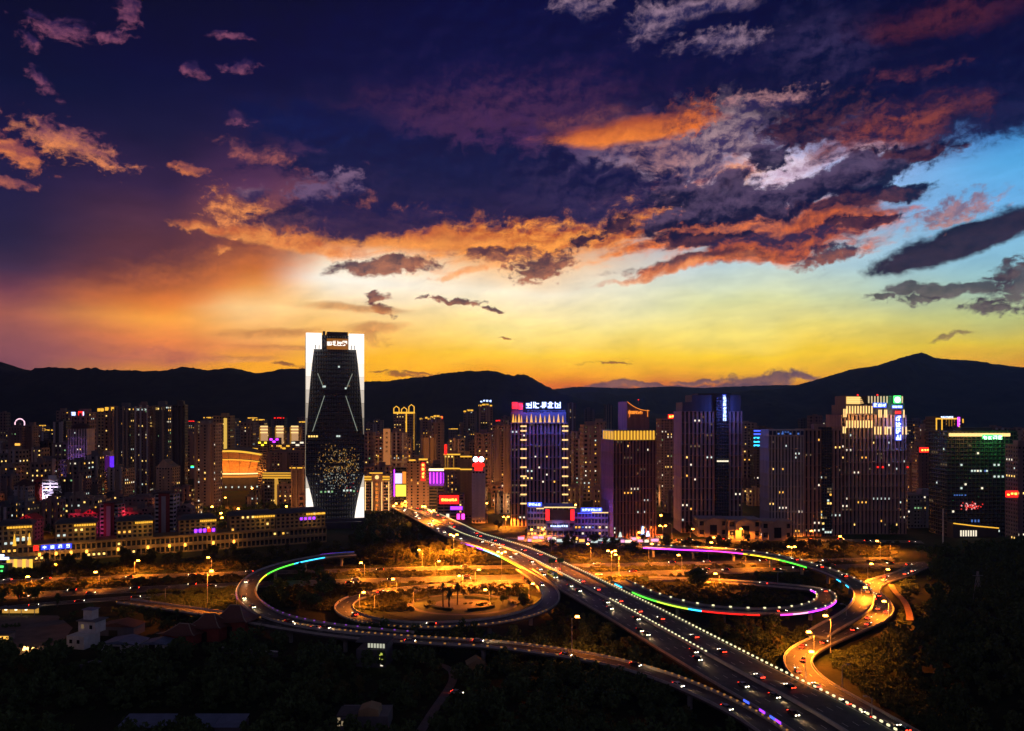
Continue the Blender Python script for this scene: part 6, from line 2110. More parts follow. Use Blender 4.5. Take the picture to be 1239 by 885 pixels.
LAMPS = [
    # px, y head, y foot, z of the foot, arms, lit, power, label
    (692, 745, 790, 7, 1, 1, .22, 'single-arm lamp on the near ring road beyond the thicket'),
    (549, 648, 684, 0, 2, 1, 17, 'brightest twin lamp beside the far end of the flyover'),
    (607, 668, 705, 0, 2, 1, 7, 'second bright twin lamp below the flyover edge by the garden'),
    (511, 666, 684, 0, 1, 1, 1.2, 'lamp among the orange trees left of the brightest twin lamp'),
    (527, 680, 697, 0, 1, 1, 1.2, 'shorter lamp in front of the orange trees behind the palms'),
    (441, 682, 697, 0, 1, 1, 1.2, 'lamp inside the left loop near its blue lights'),
    (453, 720, 736, 0, 1, 0, 0, 'unlit post beside the inner loop left of the garden'),
    (612, 626, 638, 0, 2, 1, 5, 'twin lamp left of the mall trees'),
    (699, 632, 647, 0, 2, 1, 4.5, 'twin lamp in front of the mall'),
    (715, 659, 678, 0, 1, 1, 2.5, 'lamp under the trees in front of the stepped tower'),
    (740, 667, 701, 0, 2, 1, 11, 'bright starry lamp right of the flyover by the planting'),
    (749, 672, 697, 0, 1, 1, 1.0, 'lamp just right of the bright starry lamp'),
    (785, 658, 680, 0, 1, 1, 1.0, 'lamp at the purple start of the upper ramp'),
    (667, 648, 669, 0, 1, 0, 0, 'unlit tall post right of the flyover in front of the mall'),
    (802, 636, 655, 0, 2, 1, 1.3, 'twin lamp right of the stepped tower doors'),
    (813, 634, 652, 0, 1, 1, 1.0, 'far lamp left of the ribbed twin tower'),
    (835, 640, 656, 0, 1, 1, 1.0, 'lamp in front of the left stone villa'),
    (867, 650, 662, 0, 1, 1, 1.0, 'lamp over the upper ramp before the middle villa'),
    (857, 657, 678, 0, 1, 1, 1.0, 'lamp behind the upper ramp purple lights'),
    (825, 671, 691, 0, 1, 1, 1.3, 'lamp inside the right loop left of the round tree'),
    (902, 672, 684, 0, 1, 1, 1.2, 'lamp under the yellow part of the upper ramp'),
    (958, 661, 674, 0, 2, 1, 1.8, 'starry lamp over the green part of the upper ramp'),
    (941, 693, 711, 0, 1, 0, 0, 'unlit post inside the right loop'),
    (1005, 744, 790, 3, 1, 1, 1.4, 'lamp on the inside bend of the winding road'),
    (1019, 803, 835, 3, 1, 0, 0, 'unlit lamp post near the lower bend of the winding road'),
    (1024, 733, 749, 4, 1, 0, 0, 'unlit post between the two right ramps'),
    (1050, 683, 703, 1, 1, 1, 1.5, 'lamp at the top bend of the winding road'),
    (1065, 655, 674, 0, 1, 1, 1.2, 'lamp behind the winding road under the gold tower'),
    (1077, 657, 668, 0, 1, 1, 1.0, 'lamp at the edge of the dark wood'),
    (1020, 650, 664, 0, 1, 1, 1.0, 'lamp below the dark ribbed wing'),
    (63, 684, 695, 0, 1, 1, 1.2, 'lamp over the orange bushes below the blue arcade sign'),
    (38, 702, 713, 0, 1, 1, 1.2, 'leftmost lamp of the avenue'),
    (163, 679, 694, 0, 1, 1, 1.3, 'lamp in the orange trees below the third arcade block'),
    (256, 675, 692, 0, 1, 1, 1.2, 'lamp below the fourth arcade block'),
    (251, 692, 733, 0, 1, 1, 1.5, 'tall lamp standing by the red-roofed temple'),
    (286, 720, 741, 0, 1, 0, 0, 'unlit post outside the left loop'),
    (200, 710, 726, 0, 1, 0, 0, 'unlit post on the avenue among red tail lights'),
    (456, 557, 572, 0, 2, 1, 2.5, 'bright far lamp above the floodlit hotel'),
    (445, 572, 584, 0, 1, 1, 2.0, 'bright far lamp at the hotel cornice'),
    (503, 600, 614, 0, 1, 1, 2.5, 'starry lamp on the orange street beyond the flyover'),
    (488, 607, 616, 0, 1, 1, 2.2, 'lamp at the bend of the orange street'),
    (120, 694, 707, 0, 1, 1, .9, 'lamp on the planted strip of the avenue at the left'),
    (575, 690, 706, 0, 1, 1, .9, 'lamp over the paved square behind the palms'),
    (480, 700, 716, 0, 1, 1, 1.2, 'lamp beside the orange bend of the inner loop'),
    (640, 706, 727, 0, 1, 1, .5, 'lamp inside the garden bushes under the flyover'),
    (870, 694, 709, 0, 1, 1, 1.2, 'lamp over the orange slip road in the right loop'),
    (1042, 712, 735, 2, 1, 1, 1.2, 'lamp between the upper ramp and the winding road'),
    (1075, 727, 748, 2, 1, 1, 1.2, 'lamp on the outer bend of the winding road'),
    (975, 788, 822, 3, 1, 1, .45, 'lamp at the lowest bend of the winding road'),
    (1055, 842, 874, 5, 1, 0, 0, 'unlit post beside the winding road at the bottom'),
    (522, 618, 640, 0, 2, 1, 5, 'twin lamp at the far ramp of the flyover'),
]
for px, yt, yb, pw, lab in ((470, 578, 590, 2.5, 'added far lamp in the orange street right of the floodlit hotel'), (520, 598, 611, 2.5, 'added far lamp beside the red glowing restaurant sign'), (548, 612, 624, 2.2, 'added lamp in front of the red glowing restaurant sign'),
                             (600, 606, 620, 2.0, 'added lamp at the foot of the brown apartment tower left of the broad hotel'), (505, 566, 577, 3.0, 'added far lamp deep in the orange street below the bridge'), (482, 590, 601, 2.5, 'added far lamp at the head of the orange street'),
                             (535, 586, 598, 2.5, 'added far lamp under the purple club'), (30, 640, 652, .8, 'added lamp behind the leftmost arcade block'), (128, 646, 656, .8, 'added lamp behind the second arcade block'), (200, 640, 650, .8, 'added lamp between the stair tower and the fourth arcade block'),
                         (275, 602, 615, 1.0, 'added lamp in the trees below the beige tower'), (345, 556, 566, 3.0, 'added far lamp beside the shops left of the bright tower'), (900, 640, 654, 1.2, 'added lamp before the middle villa'),
                             (770, 645, 657, 1.3, 'added lamp at the doors of the stepped tower'), (660, 640, 653, 1.4, 'added lamp in front of the mall screen'), (640, 641, 655, 1.2, 'added lamp left of the mall screen'), (985, 642, 655, 1.2, 'added lamp before the pale ribbed block')):
    LAMPS.append((px, yt, yb, 0, 1, 1, pw, lab))  # lamps added to strengthen the orange glow in the streets
LAMPS += [(500, 714, 731, 0, 1, 1, .45, 'added lamp at the left of the palm garden'), (592, 713, 730, 0, 1, 1, .45, 'added lamp at the right of the palm garden'), (435, 716, 736, 1, 1, 1, 1.0, 'lamp on the orange bend of the inner loop'),  # the two garden lamps are added to brighten the dim ring paths
          (560, 697, 712, 0, 1, 1, .7, 'lamp on the paved square behind the left palm'), (1070, 690, 708, 1, 1, 1, 1.3, 'lamp at the far top of the winding road'), (985, 765, 792, 3, 1, 1, .9, 'lamp on the left rail of the winding road')]
for i, (px, yt, yb, z, arms, lit, pw, lab) in enumerate(LAMPS):
    lamp(px, yt, yb, lab, z, arms, bool(lit), pw, side=-1 if i % 2 else 1)



def added_city_lamps():
    """lamps added at random in the streets between the buildings to warm the lower walls"""
    rng = random.Random(41)
    pole = MB().tube([(0, 0, 0), (0, 0, 9)], [.2, .12], 6).mesh('pole', STEEL)
    lan = MB().frustum((-.9, .9, -.9, .9), (-.6, .6, -.6, .6), 8.7, 9.7).mesh('lantern', LAMPO)
    for (p0, p1, Y0, Y1, n, e, lab, grp) in ((435, 640, 760, 1250, 34, 22000, 'small added orange street lamp between the golden-trimmed buildings', 'added lamps of the golden quarter'), (0, 365, 640, 1050, 34, 6500, 'small added street lamp in the dense left quarter', 'added lamps of the left quarter'),
                                             (690, 1235, 690, 1000, 34, 8000, 'small added street lamp among the office towers', 'added lamps among the towers')):
        for k in range(n):
            Y = rng.uniform(Y0, Y1)
            px = p0 + (p1 - p0) * (k + rng.random()) / n
            t = thing('street_lamp', lab, 'street lamp', (at(px, Y), Y, 0), 0, grp)
            link('pole', pole, t)
            link('lantern', lan, t)
            l = bpy.data.lights.new('added_street_light', 'POINT')
            l.energy, l.color, l.shadow_soft_size = e * rng.uniform(.5, 1.6), rng.choice(((1, .28, .025), (1, .28, .025), (1, .45, .14))), .6
            link('added_street_light', l, t, (0, 0, 10.2))


added_city_lamps()

# ---------------------------------------------------------------- trees
FOL = [mat('dark_foliage', (.070, .098, .034), .9, var=.5, scale=.5, spec=.2), mat('olive_foliage', (.085, .085, .026), .9, var=.5, scale=.5, spec=.2), mat('deep_foliage', (.066, .105, .038), .9, var=.5, scale=.5, spec=.2)]
BARK = mat('bark', (.09, .065, .045), .9)


def crown_arrays(rng, r, h, nclump, nleaf, leaf, z0=0.0, shape='broad'):
    """leaf-sized faces gathered in clumps through the crown's volume"""
    C = []
    while len(C) < nclump:
        p = rng.uniform(-1, 1, 3)
        if np.dot(p, p) > 1:
            continue
        if shape == 'cone':
            k = 1 - (p[2] + 1) / 2 * .85
            p[:2] *= k
        C.append(p * np.array([r, r, h / 2]) * rng.uniform(.75, 1.1))
    C = np.array(C) + np.array([0, 0, z0 + h / 2])
    n = nclump * nleaf
    cs = np.repeat(C, nleaf, 0)
    rad = rng.uniform(.5, 1.0, nclump).repeat(nleaf)[:, None] * r * .38
    d = rng.normal(size=(n, 3))
    d /= np.linalg.norm(d, axis=1)[:, None]
    pos = cs + d * rad * rng.uniform(.4, 1, n)[:, None] ** .5 * np.array([1, 1, .75])
    a = rng.normal(size=(n, 3)); a /= np.linalg.norm(a, axis=1)[:, None]
    b = np.cross(a, rng.normal(size=(n, 3))); b /= np.linalg.norm(b, axis=1)[:, None]
    s = leaf * rng.uniform(.6, 1.3, n)[:, None]
    v = np.stack([pos + a * s, pos + b * s * .6, pos - a * s, pos - b * s * .6], 1).reshape(-1, 3)
    return v


def quads_mesh(name, v, m):
    me = bpy.data.meshes.new(name)
    n = len(v) // 4
    me.vertices.add(len(v))
    me.vertices.foreach_set('co', v.ravel())
    me.loops.add(n * 4)
    me.polygons.add(n)
    me.loops.foreach_set('vertex_index', np.arange(n * 4))
    me.polygons.foreach_set('loop_start', np.arange(n) * 4)
    me.polygons.foreach_set('loop_total', np.full(n, 4))
    me.materials.append(m)
    me.update(calc_edges=True)
    return me


NR = np.random.default_rng(12)
KINDS_T = []
for k in range(5):
    r, h, sh = ((3.4, 5.6, 'broad'), (4.2, 6.0, 'broad'), (2.6, 6.5, 'broad'), (2.8, 7.6, 'cone'), (3.8, 5.0, 'broad'))[k]
    z0 = (2.4, 2.6, 2.6, 1.8, 2.0)[k]
    v = crown_arrays(NR, r, h, 22, 46, .42, z0, sh)
    q = MB().tube([(0, 0, 0), (.1, .05, z0 * .7), (.05, -.1, z0 + h * .5)], [.26, .2, .08], 7)
    for j in range(4):
        a = j * 1.7 + k
        q.tube([(.05, 0, z0 * .8), (cos(a) * r * .5, sin(a) * r * .5, z0 + h * .35)], [.11, .04], 5)
    KINDS_T.append((q.mesh('trunk', BARK), [quads_mesh('crown', v, FOL[j]) for j in range(3)]))


def tree(x, y, z, label, grp, s, rng, fol=None):
    tr, cr = KINDS_T[rng.randrange(5)]
    t = thing('tree', label, 'tree', (x, y, z), rng.uniform(0, 6.28), grp)
    t.scale = (s * rng.uniform(.85, 1.15), s * rng.uniform(.85, 1.15), s * rng.uniform(.85, 1.2))
    link('trunk', tr, t)
    link('crown', cr[fol if fol is not None else rng.randrange(3)], t)
    return t


RX = np.array([(a, b) for a, b, c in ROADS])
RW = np.array([c for a, b, c in ROADS])
KEEP = []      # footprints of the foreground buildings


def clear(x, y, m=2.2):
    if (np.hypot(RX[:, 0] - x, RX[:, 1] - y) < RW + m).any():
        return False
    return all(not (a - 2 < x < b + 2 and c - 2 < y < d + 2) for a, b, c, d in KEEP)


def foot(px, py, w, d, z=0.0):
    p = P(px, py, z)
    KEEP.append((p.x - w / 2 - 1, p.x + w / 2 + 1, p.y - 4, p.y + d + 1))
    return p


# footprints first, so that trees leave room
FP = {'house': foot(99, 783, 9, 9), 'shed': foot(143, 790, 17, 12), 'shed2': foot(186, 788, 12, 10), 'temple': foot(235, 784, 34, 30), 'lot': foot(52, 785, 46, 42), 'pump': foot(452, 808, 16, 12),
      'bottom': foot(437, 884, 18, 13), 'hut': foot(577, 812, 8, 6), 'car': foot(553, 840, 5, 5), 'roofs': foot(180, 884, 64, 14), 'hall2': foot(140, 770, 18, 10), 'roof2': foot(107, 812, 8, 5)}

ZONES = [
    # polygon in survey pixels, count, size, label, group, foliage
    ([(420, 662), (560, 655), (612, 680), (612, 684), (430, 684)], 72, (.75, 1.25), 'bushy tree glowing orange under lamps left of the far flyover', 'orange-lit trees left of the flyover', 1),
    ([(450, 630), (540, 640), (545, 660), (440, 655)], 12, (.8, 1.1), 'dark tree between the floodlit hotel and the flyover', 'dark trees below the floodlit hotel', None),
    ([(640, 668), (1000, 672), (1080, 676), (1080, 672), (960, 662), (700, 655)], 42, (.8, 1.2), 'street tree in the orange-lit planting beyond the right loops', 'orange-lit trees right of the flyover', 1),
    ([(600, 640), (1090, 642), (1090, 650), (600, 648)], 24, (.8, 1.1), 'street tree along the foot of the hotels and office towers', 'street trees below the towers', None),
    ([(20, 686), (400, 668), (430, 676), (300, 684), (20, 698)], 56, (.8, 1.2), 'tree of the belt between the arcade and the avenue', 'trees below the arcade', 1),
    ([(0, 712), (230, 704), (230, 708), (0, 717)], 8, (.5, .75), 'small tree on the planted strip of the avenue', 'trees on the avenue strip', None),
    ([(318, 705), (405, 690), (410, 735), (380, 744), (335, 735)], 20, (.8, 1.15), 'dark tree inside the big left loop', 'dark trees inside the left loop', 2),
    ([(590, 722), (648, 718), (650, 730), (610, 738)], 7, (.5, .8), 'dark shrub-like tree at the right of the palm garden', 'shrubs by the palm garden', 2),
    ([(660, 745), (690, 728), (860, 812), (790, 812), (690, 785)], 24, (.8, 1.2), 'dark tree of the thicket between the flyover and the ring road', 'thicket between flyover and ring road', None),
    ([(780, 744), (940, 752), (955, 790), (950, 806), (860, 770)], 18, (.8, 1.1), 'dark tree on the slope between the flyover and the winding road', 'trees between flyover and winding road', None),
    ([(1000, 690), (1035, 712), (1020, 735), (1010, 722)], 8, (.7, 1.0), 'tree in the gap between the two right ramps', 'trees between the right ramps', 2),
    ([(120, 738), (300, 760), (290, 775), (265, 770), (100, 752)], 12, (.6, .95), 'dark tree round the temple and sheds', 'trees round the temple', 2),
    ([(0, 722), (70, 722), (70, 736), (0, 738)], 8, (.7, 1.0), 'black tree beside the left service road', 'trees by the service road', 2),
]


def inside(poly, x, y):
    c = False
    for (a, b), (d, e) in zip(poly, poly[1:] + poly[:1]):
        if (b > y) != (e > y) and x < (d - a) * (y - b) / (e - b) + a:
            c = not c
    return c


def plant(zones, seed):
    rng = random.Random(seed)
    for poly, n, (s0, s1), lab, grp, fol in zones:
        xs, ys = [p[0] for p in poly], [p[1] for p in poly]
        k = tries = 0
        while k < n and tries < n * 60:
            tries += 1
            px, py = rng.uniform(min(xs), max(xs)), rng.uniform(min(ys), max(ys))
            if not inside(poly, px, py):
                continue
            p = P(px, py)
            if not clear(p.x, p.y):
                continue
            tree(p.x, p.y, hill(p.x, p.y) - .1, lab, grp, rng.uniform(s0, s1), rng, fol)
            k += 1


plant(ZONES, 3)


def woods():
    """the wood on the right-hand rise and the dark belt at the drone's feet: masses nobody could count"""
    base = [crown_arrays(NR, r, h, 12, 26, .62, 1.5) for r, h in ((3.6, 6.0), (4.4, 7.0), (3.0, 6.8), (5.0, 6.2))]
    rng = random.Random(8)

    def gather(name, lab, test, n, box, cut=None, m=None):
        vs = []
        tries = 0
        while len(vs) < n and tries < n * 30:
            tries += 1
            x, y = rng.uniform(*box[:2]), rng.uniform(*box[2:])
            if not test(x, y) or not clear(x, y, 2.5):
                continue
            a = rng.uniform(0, 6.28)
            s = rng.uniform(.7, 1.25)
            v = base[rng.randrange(4)]
            R2 = np.array([[cos(a), -sin(a), 0], [sin(a), cos(a), 0], [0, 0, 1]]) * s
            vs.append(v @ R2.T + np.array([x, y, hill(x, y) - .6]))
        tag(link(name, quads_mesh(name, np.concatenate(vs), m or FOL[0])), lab, 'wood', kind='stuff')
    gather('hillside_wood', 'dark wood covering the rise at the right', lambda x, y: x > wood_edge(y) + 4 and x / y < .76, 760, (95, 440, 200, 560))
    gather('foreground_wood', 'black wood along the bottom of the view', lambda x, y: y < 345 - 18 * sin(x * .02) and abs(x) / y < .72 and x < 70, 330, (-260, 75, 232, 360), m=FOL[2])
    pix = lambda x, y: (CXP + FPX * x / y, HYP + FPX * HC / y)
    gather('garden_wood', 'dark mass of trees behind the arcade below the orange hall', lambda x, y: inside([(226, 622), (330, 612), (392, 612), (392, 630), (330, 640), (226, 646)], *pix(x, y)), 90, (-330, -150, 640, 860), m=FOL[2])
    gather('garden_wood', 'dark trees between the old blocks at the left', lambda x, y: inside([(28, 625), (80, 618), (122, 620), (122, 640), (60, 650), (28, 650)], *pix(x, y)), 40, (-480, -350, 630, 820), m=FOL[2])
    gather('garden_wood', 'dark trees between the floodlit hotel and the far flyover', lambda x, y: inside([(425, 630), (480, 622), (505, 640), (555, 655), (480, 662), (425, 660)], *pix(x, y)), 80, (-150, -30, 580, 790), m=FOL[2])
    gather('roadside_wood', 'dark trees crowding the near edge of the lower ring road', lambda x, y: inside([(470, 788), (600, 792), (700, 803), (770, 820), (860, 860), (880, 884), (760, 848), (640, 818), (480, 806)], *pix(x, y)), 110, (-60, 75, 240, 345), m=FOL[2])


woods()


def undergrowth():
    """low shrubs and ground cover that fill the interchange"""
    base = [crown_arrays(NR, r, h, 7, 16, .34, 0) for r, h in ((1.5, 1.7), (2.1, 2.0), (1.1, 1.3))]
    rng = random.Random(31)
    for name, lab, poly, n, m in (
            ('undergrowth', 'low shrubs and ground cover filling the interchange left of the flyover', [(425, 664), (560, 650), (650, 700), (640, 735), (400, 742), (305, 730), (310, 700)], 1500, FOL[1]),
            ('undergrowth', 'low shrubs on the ground beyond and inside the right loops', [(640, 660), (1090, 655), (1085, 690), (1040, 735), (800, 735), (700, 690)], 2000, FOL[1]),
            ('undergrowth', 'dark scrub on the slopes beside the flyover and the winding road', [(640, 740), (700, 725), (960, 850), (880, 860), (640, 800)], 900, FOL[0]),
            ('undergrowth', 'dark scrub between the flyover and the winding road', [(760, 735), (1000, 745), (965, 820), (1010, 850), (900, 815)], 700, FOL[0]),
            ('undergrowth', 'orange-brown scrub along the outer side of the winding road', [(1090, 700), (1110, 700), (1115, 750), (1060, 775), (1020, 790), (1000, 800), (1060, 850), (1120, 885), (1180, 890), (1090, 800)], 700, FOL[0]),
            ('undergrowth', 'scrub in the belt between the arcade and the avenue', [(0, 690), (420, 664), (430, 690), (290, 716), (0, 722)], 1100, FOL[1]),
            ('undergrowth', 'scrub and small shrubs left of the big loop by the temple', [(180, 716), (292, 704), (296, 745), (240, 745), (180, 734)], 420, FOL[0]),
            ('undergrowth', 'black scrub round the yards and temple', [(0, 760), (110, 735), (300, 760), (640, 800), (860, 860), (880, 890), (0, 890)], 700, FOL[2])):
        vs, tries = [], 0
        xs, ys = [p[0] for p in poly], [p[1] for p in poly]
        while len(vs) < n and tries < n * 30:
            tries += 1
            px, py = rng.uniform(min(xs), max(xs)), rng.uniform(min(ys), max(ys))
            if not inside(poly, px, py):
                continue
            p = P(px, py)
            g = P(560, 731)
            if not clear(p.x, p.y, .8) or ((p.x - g.x) / 30) ** 2 + ((p.y - g.y) / 24) ** 2 < 1 and rng.random() < .93:
                continue
            s = rng.uniform(.6, 1.35)
            a = rng.uniform(0, 6.28)
            R2 = np.array([[cos(a), -sin(a), 0], [sin(a), cos(a), 0], [0, 0, 1]]) * s
            vs.append(base[rng.randrange(3)] @ R2.T + np.array([p.x, p.y, hill(p.x, p.y) - .1]))
        tag(link(name, quads_mesh(name, np.concatenate(vs), m)), lab, 'shrubs', kind='stuff')


undergrowth()
plant([
    ([(300, 790), (470, 815), (560, 830), (830, 850), (870, 885), (560, 885), (300, 860)], 20, (.6, 1.0), 'dark tree in the lower middle below the ring road', 'dark trees below the ring road', None),
    ([(600, 790), (690, 798), (720, 808), (640, 822), (595, 812)], 10, (.4, .65), 'low tree catching orange lamplight below the ring road', 'orange-edged bushes below the ring road', 1),
], 5)


def lone_tree():
    rng = random.Random(2)
    p = P(845, 711)
    t = thing('weeping_tree', 'single large round drooping tree inside the right loop', 'tree', p)
    v = crown_arrays(NR, 6.4, 9.5, 60, 60, .5, 1.6)
    link('crown', quads_mesh('crown', v, FOL[2]), t)
    MB().tube([(0, 0, 0), (.2, 0, 3), (0, .2, 7)], [.5, .4, .15], 8).build('trunk', BARK, t)
    p = P(695, 880)
    t = thing('pale_tree', 'round green tree catching light at the bottom centre', 'tree', p)
    link('crown', quads_mesh('crown', crown_arrays(NR, 4.2, 6, 34, 60, .4, 1.6), FOL[1]), t)
    MB().tube([(0, 0, 0), (0, 0, 4)], [.3, .12], 8).build('trunk', BARK, t)


lone_tree()


def palms():
    rng = random.Random(6)
    for px, yb, yt, lab in ((536, 735, 700, 'left palm of the three in the round garden'), (543.5, 737, 706, 'middle palm of the three in the round garden'), (553.5, 732, 699, 'right palm of the three in the round garden')):
        p = P(px, yb)
        h = zt(yt, p.y)
        t = thing('palm_tree', lab, 'palm', p, rng.uniform(0, 6))
        MB().tube([(0, 0, 0), (.15, 0, h * .5), (0, .1, h * .82)], [.42, .34, .3], 9).build('trunk', BARK, t)
        q = MB()
        for k in range(46):
            a = rng.uniform(0, 2 * pi)
            el = rng.uniform(-1.2, 1.3)
            L = rng.uniform(2.4, 3.4)
            z0 = h * .82 - rng.uniform(0, 2.4)
            pts = []
            for j in range(5):
                s = j / 4
                rr = L * s * (.55 + .45 * cos(el))
                pts.append(Vector((cos(a) * rr, sin(a) * rr, z0 + L * s * sin(el) * .9 - 1.5 * s * s)))
            side = Vector((-sin(a), cos(a), 0))
            for j in range(4):
                w0, w1 = .38 * (1 - j / 4) + .08, .38 * (1 - (j + 1) / 4) + .05
                q.add([pts[j] - side * w0, pts[j] + side * w0, pts[j + 1] + side * w1, pts[j + 1] - side * w1], [(0, 1, 2, 3)])
        q.build('crown', FOL[2], t)


palms()


def banana_patch():
    rng = random.Random(9)
    n = 0
    tries = 0
    while n < 46 and tries < 3000:
        tries += 1
        px, py = rng.uniform(690, 830), rng.uniform(806, 858)
        if not inside([(690, 806), (760, 812), (835, 845), (820, 860), (740, 850), (700, 825)], px, py):
            continue
        p = P(px, py)
        if not clear(p.x, p.y, 1.0):
            continue
        t = thing('banana_plant', 'broad-leaved banana-like plant on the slope below the ring road', 'plant', p, rng.uniform(0, 6), 'banana plants below the ring road')
        if n < 3:
            q = MB()
            for k in range(9):
                a = k * .7 + rng.uniform(-.2, .2)
                L, u = rng.uniform(1.8, 2.8), rng.uniform(.6, 1.2)
                d = Vector((cos(a), sin(a), 0))
                sd = Vector((-sin(a), cos(a), 0))
                pts = [d * L * s * .7 + Vector((0, 0, 1.2 + L * u * s - 1.6 * s * s)) for s in (0, .25, .5, .75, 1)]
                ws = (.1, .34, .4, .28, .04)
                for j in range(4):
                    q.add([pts[j] - sd * ws[j], pts[j] + sd * ws[j], pts[j + 1] + sd * ws[j + 1], pts[j + 1] - sd * ws[j + 1]], [(0, 1, 2, 3)])
            me = q.mesh('leaves', mat('banana_leaf', (.10, .17, .045), .5, var=.3))
            st = MB().tube([(0, 0, 0), (0, 0, 1.5)], [.16, .1], 6).mesh('stem', BARK)
            BAN.append((me, st))
        me, st = BAN[n % 3]
        link('leaves', me, t)
        link('stem', st, t)
        t.scale = [rng.uniform(.8, 1.3)] * 3
        n += 1


BAN = []
banana_patch()

# ---------------------------------------------------------------- vehicles
def make_car(name, label, paint, kind='car'):
    t = thing(name, label, 'car' if kind == 'car' else 'bus', (0, -500, 0))
    L, Wd, H = (4.4, 1.8, 1.45) if kind == 'car' else (10.5, 2.5, 3.1)
    q = MB()
    w = Wd / 2
    if kind == 'car':
        prof = [(-2.2, .35), (2.15, .35), (2.2, .7), (1.1, .92), (-1.6, .98), (-2.15, .9)]
        q.prism(prof, -w, w)
        q.prism([(-1.75, .96), (.95, .92), (.25, 1.4), (-1.2, 1.42)], -w + .12, w - .12)
    else:
        q.prism([(-5.2, .4), (5.2, .4), (5.25, 1.2), (5.0, 3.0), (-5.15, 3.1)], -w, w)
    q.build('body', paint, t)
    q = MB()
    if kind == 'car':
        q.prism([(-1.55, 1.0), (.70, .97), (.17, 1.34), (-1.12, 1.36)], -w + .105, w - .105)
        q.prism([(.96, .95), (.99, .96), (.31, 1.37), (.28, 1.36)], -w + .25, w - .25)
    else:
        q.box(-4.9, 4.6, -w - .015, w + .015, 1.5, 2.5)
    q.build('window', GLASS, t)
    for x in (-L * .31, L * .31):
        for s in (-1, 1):
            wh = MB().tube([(x, s * (w - .18), .34), (x, s * (w + .02), .34)], [.33, .33], 12).build('wheel', BLACKM, t)
    for s in (-1, 1):
        MB().box(L / 2 - .05, L / 2 + .03, s * (w - .38) - .26, s * (w - .38) + .26, .55, .82).build('headlight', HEADL, t)
        MB().box(-L / 2 - .03, -L / 2 + .05, s * (w - .36) - .30, s * (w - .36) + .30, .62, .92).build('tail_light', TAILL, t)
    for s in (-1, 1):
        l = bpy.data.lights.new('headlight_beam', 'SPOT')
        l.energy, l.color, l.spot_size, l.spot_blend, l.shadow_soft_size = 1100, (1, .62, .3), R(46), .7, .12
        b = link('headlight_beam', l, t, (L / 2 + .12, s * (w - .38), .7))
        b.rotation_euler = (0, R(-82), 0)
    return t


PAINTS = [mat('silver_paint', (.22, .22, .23), .3, .5), mat('black_paint', (.02, .02, .022), .25), mat('white_paint', (.5, .5, .48), .35), mat('dark_red_paint', (.10, .015, .012), .35)]
PROTO = [make_car('parked_car', 'x', p) for p in PAINTS] + [make_car('city_bus', 'x', mat('green_paint', (.1, .3, .12), .4), 'bus')]
for p in PROTO:
    p.name = 'car' if 'bus' not in p.name else 'bus'
FREE = set(range(5))


def put_car(k, pos, d, label, grp):
    if k in FREE:
        c = PROTO[k]
        FREE.discard(k)
    else:
        c = copy_tree(PROTO[k])
    c.location = pos
    c.rotation_euler = (0, 0, atan2(d.y, d.x))
    tag(c, label, 'bus' if k == 4 else 'car', grp)
    return c


def traffic():
    rng = random.Random(17)

    def run(road, n, offs, fwd, lab, grp, a=0, b=1, bus=.0):
        for k in range(n):
            t = a + (b - a) * (k + rng.uniform(.1, .9)) / n
            p, d = road.at(t, rng.choice(offs))
            put_car(4 if rng.random() < bus else rng.choice((0, 1, 1, 3, 0, 1, 2)), p, d if fwd else -d, lab, grp)
    run(FLY, 34, (3.5, 7, 10.5), True, 'oncoming vehicle with white headlights on the left side of the flyover', 'oncoming cars on the flyover', .05, .97, .04)
    run(FLY, 26, (-3.5, -7, -10.5), False, 'vehicle with red tail lights on the right side of the flyover', 'departing cars on the flyover', .0, .95, .04)
    run(SROAD, 22, (-2.2, 1.8), False, 'car with red tail lights on the winding road', 'cars on the winding road', .08, .98)
    run(AVE, 16, (-5, -1.8), False, 'car on the near carriageway of the avenue', 'cars on the avenue', .02, .95)
    run(AVE, 12, (2.0, 5.2), True, 'oncoming car on the near carriageway of the avenue', 'oncoming cars on the avenue', .02, .95)
    run(AVE2, 14, (-2.5, 2.5), False, 'car on the far carriageway of the avenue', 'cars on the far carriageway', .02, .95)
    run(LOOPB, 5, (2.0,), True, 'car with bright lamps on the big left loop', 'cars on the left loop', .35, .95)
    run(RINGR, 8, (-2.5, 2.5), True, 'car on the lower ring road', 'cars on the ring road', .3, .97)
    run(LOOPC, 4, (1.5,), True, 'car on the tight inner loop', 'cars on the inner loop', .1, .9)
    run(UPR, 5, (-2.0,), False, 'car with red lamps on the upper right ramp', 'cars on the upper ramp', .2, .75)
    run(LOOPF, 3, (1.5,), True, 'car on the right inner loop', 'cars on the right loop', .3, .9)
    run(NORTH, 14, (-6, -2.5, 2.5, 6), False, 'car queueing on the orange street beyond the flyover', 'cars on the far street', .05, .95)
    run(STREET, 12, (-3, 3), True, 'car on the street before the hotels', 'cars on the hotel street', .05, .95)
    run(SIDE, 4, (-2, 2), True, 'car on the left service road', 'cars on the service road', .1, .9)


traffic()
p = FP['car']
put_car(2, Vector((p.x, p.y, .02)), Vector((.9, -.45, 0)), 'white car parked alone beside the narrow track', None)


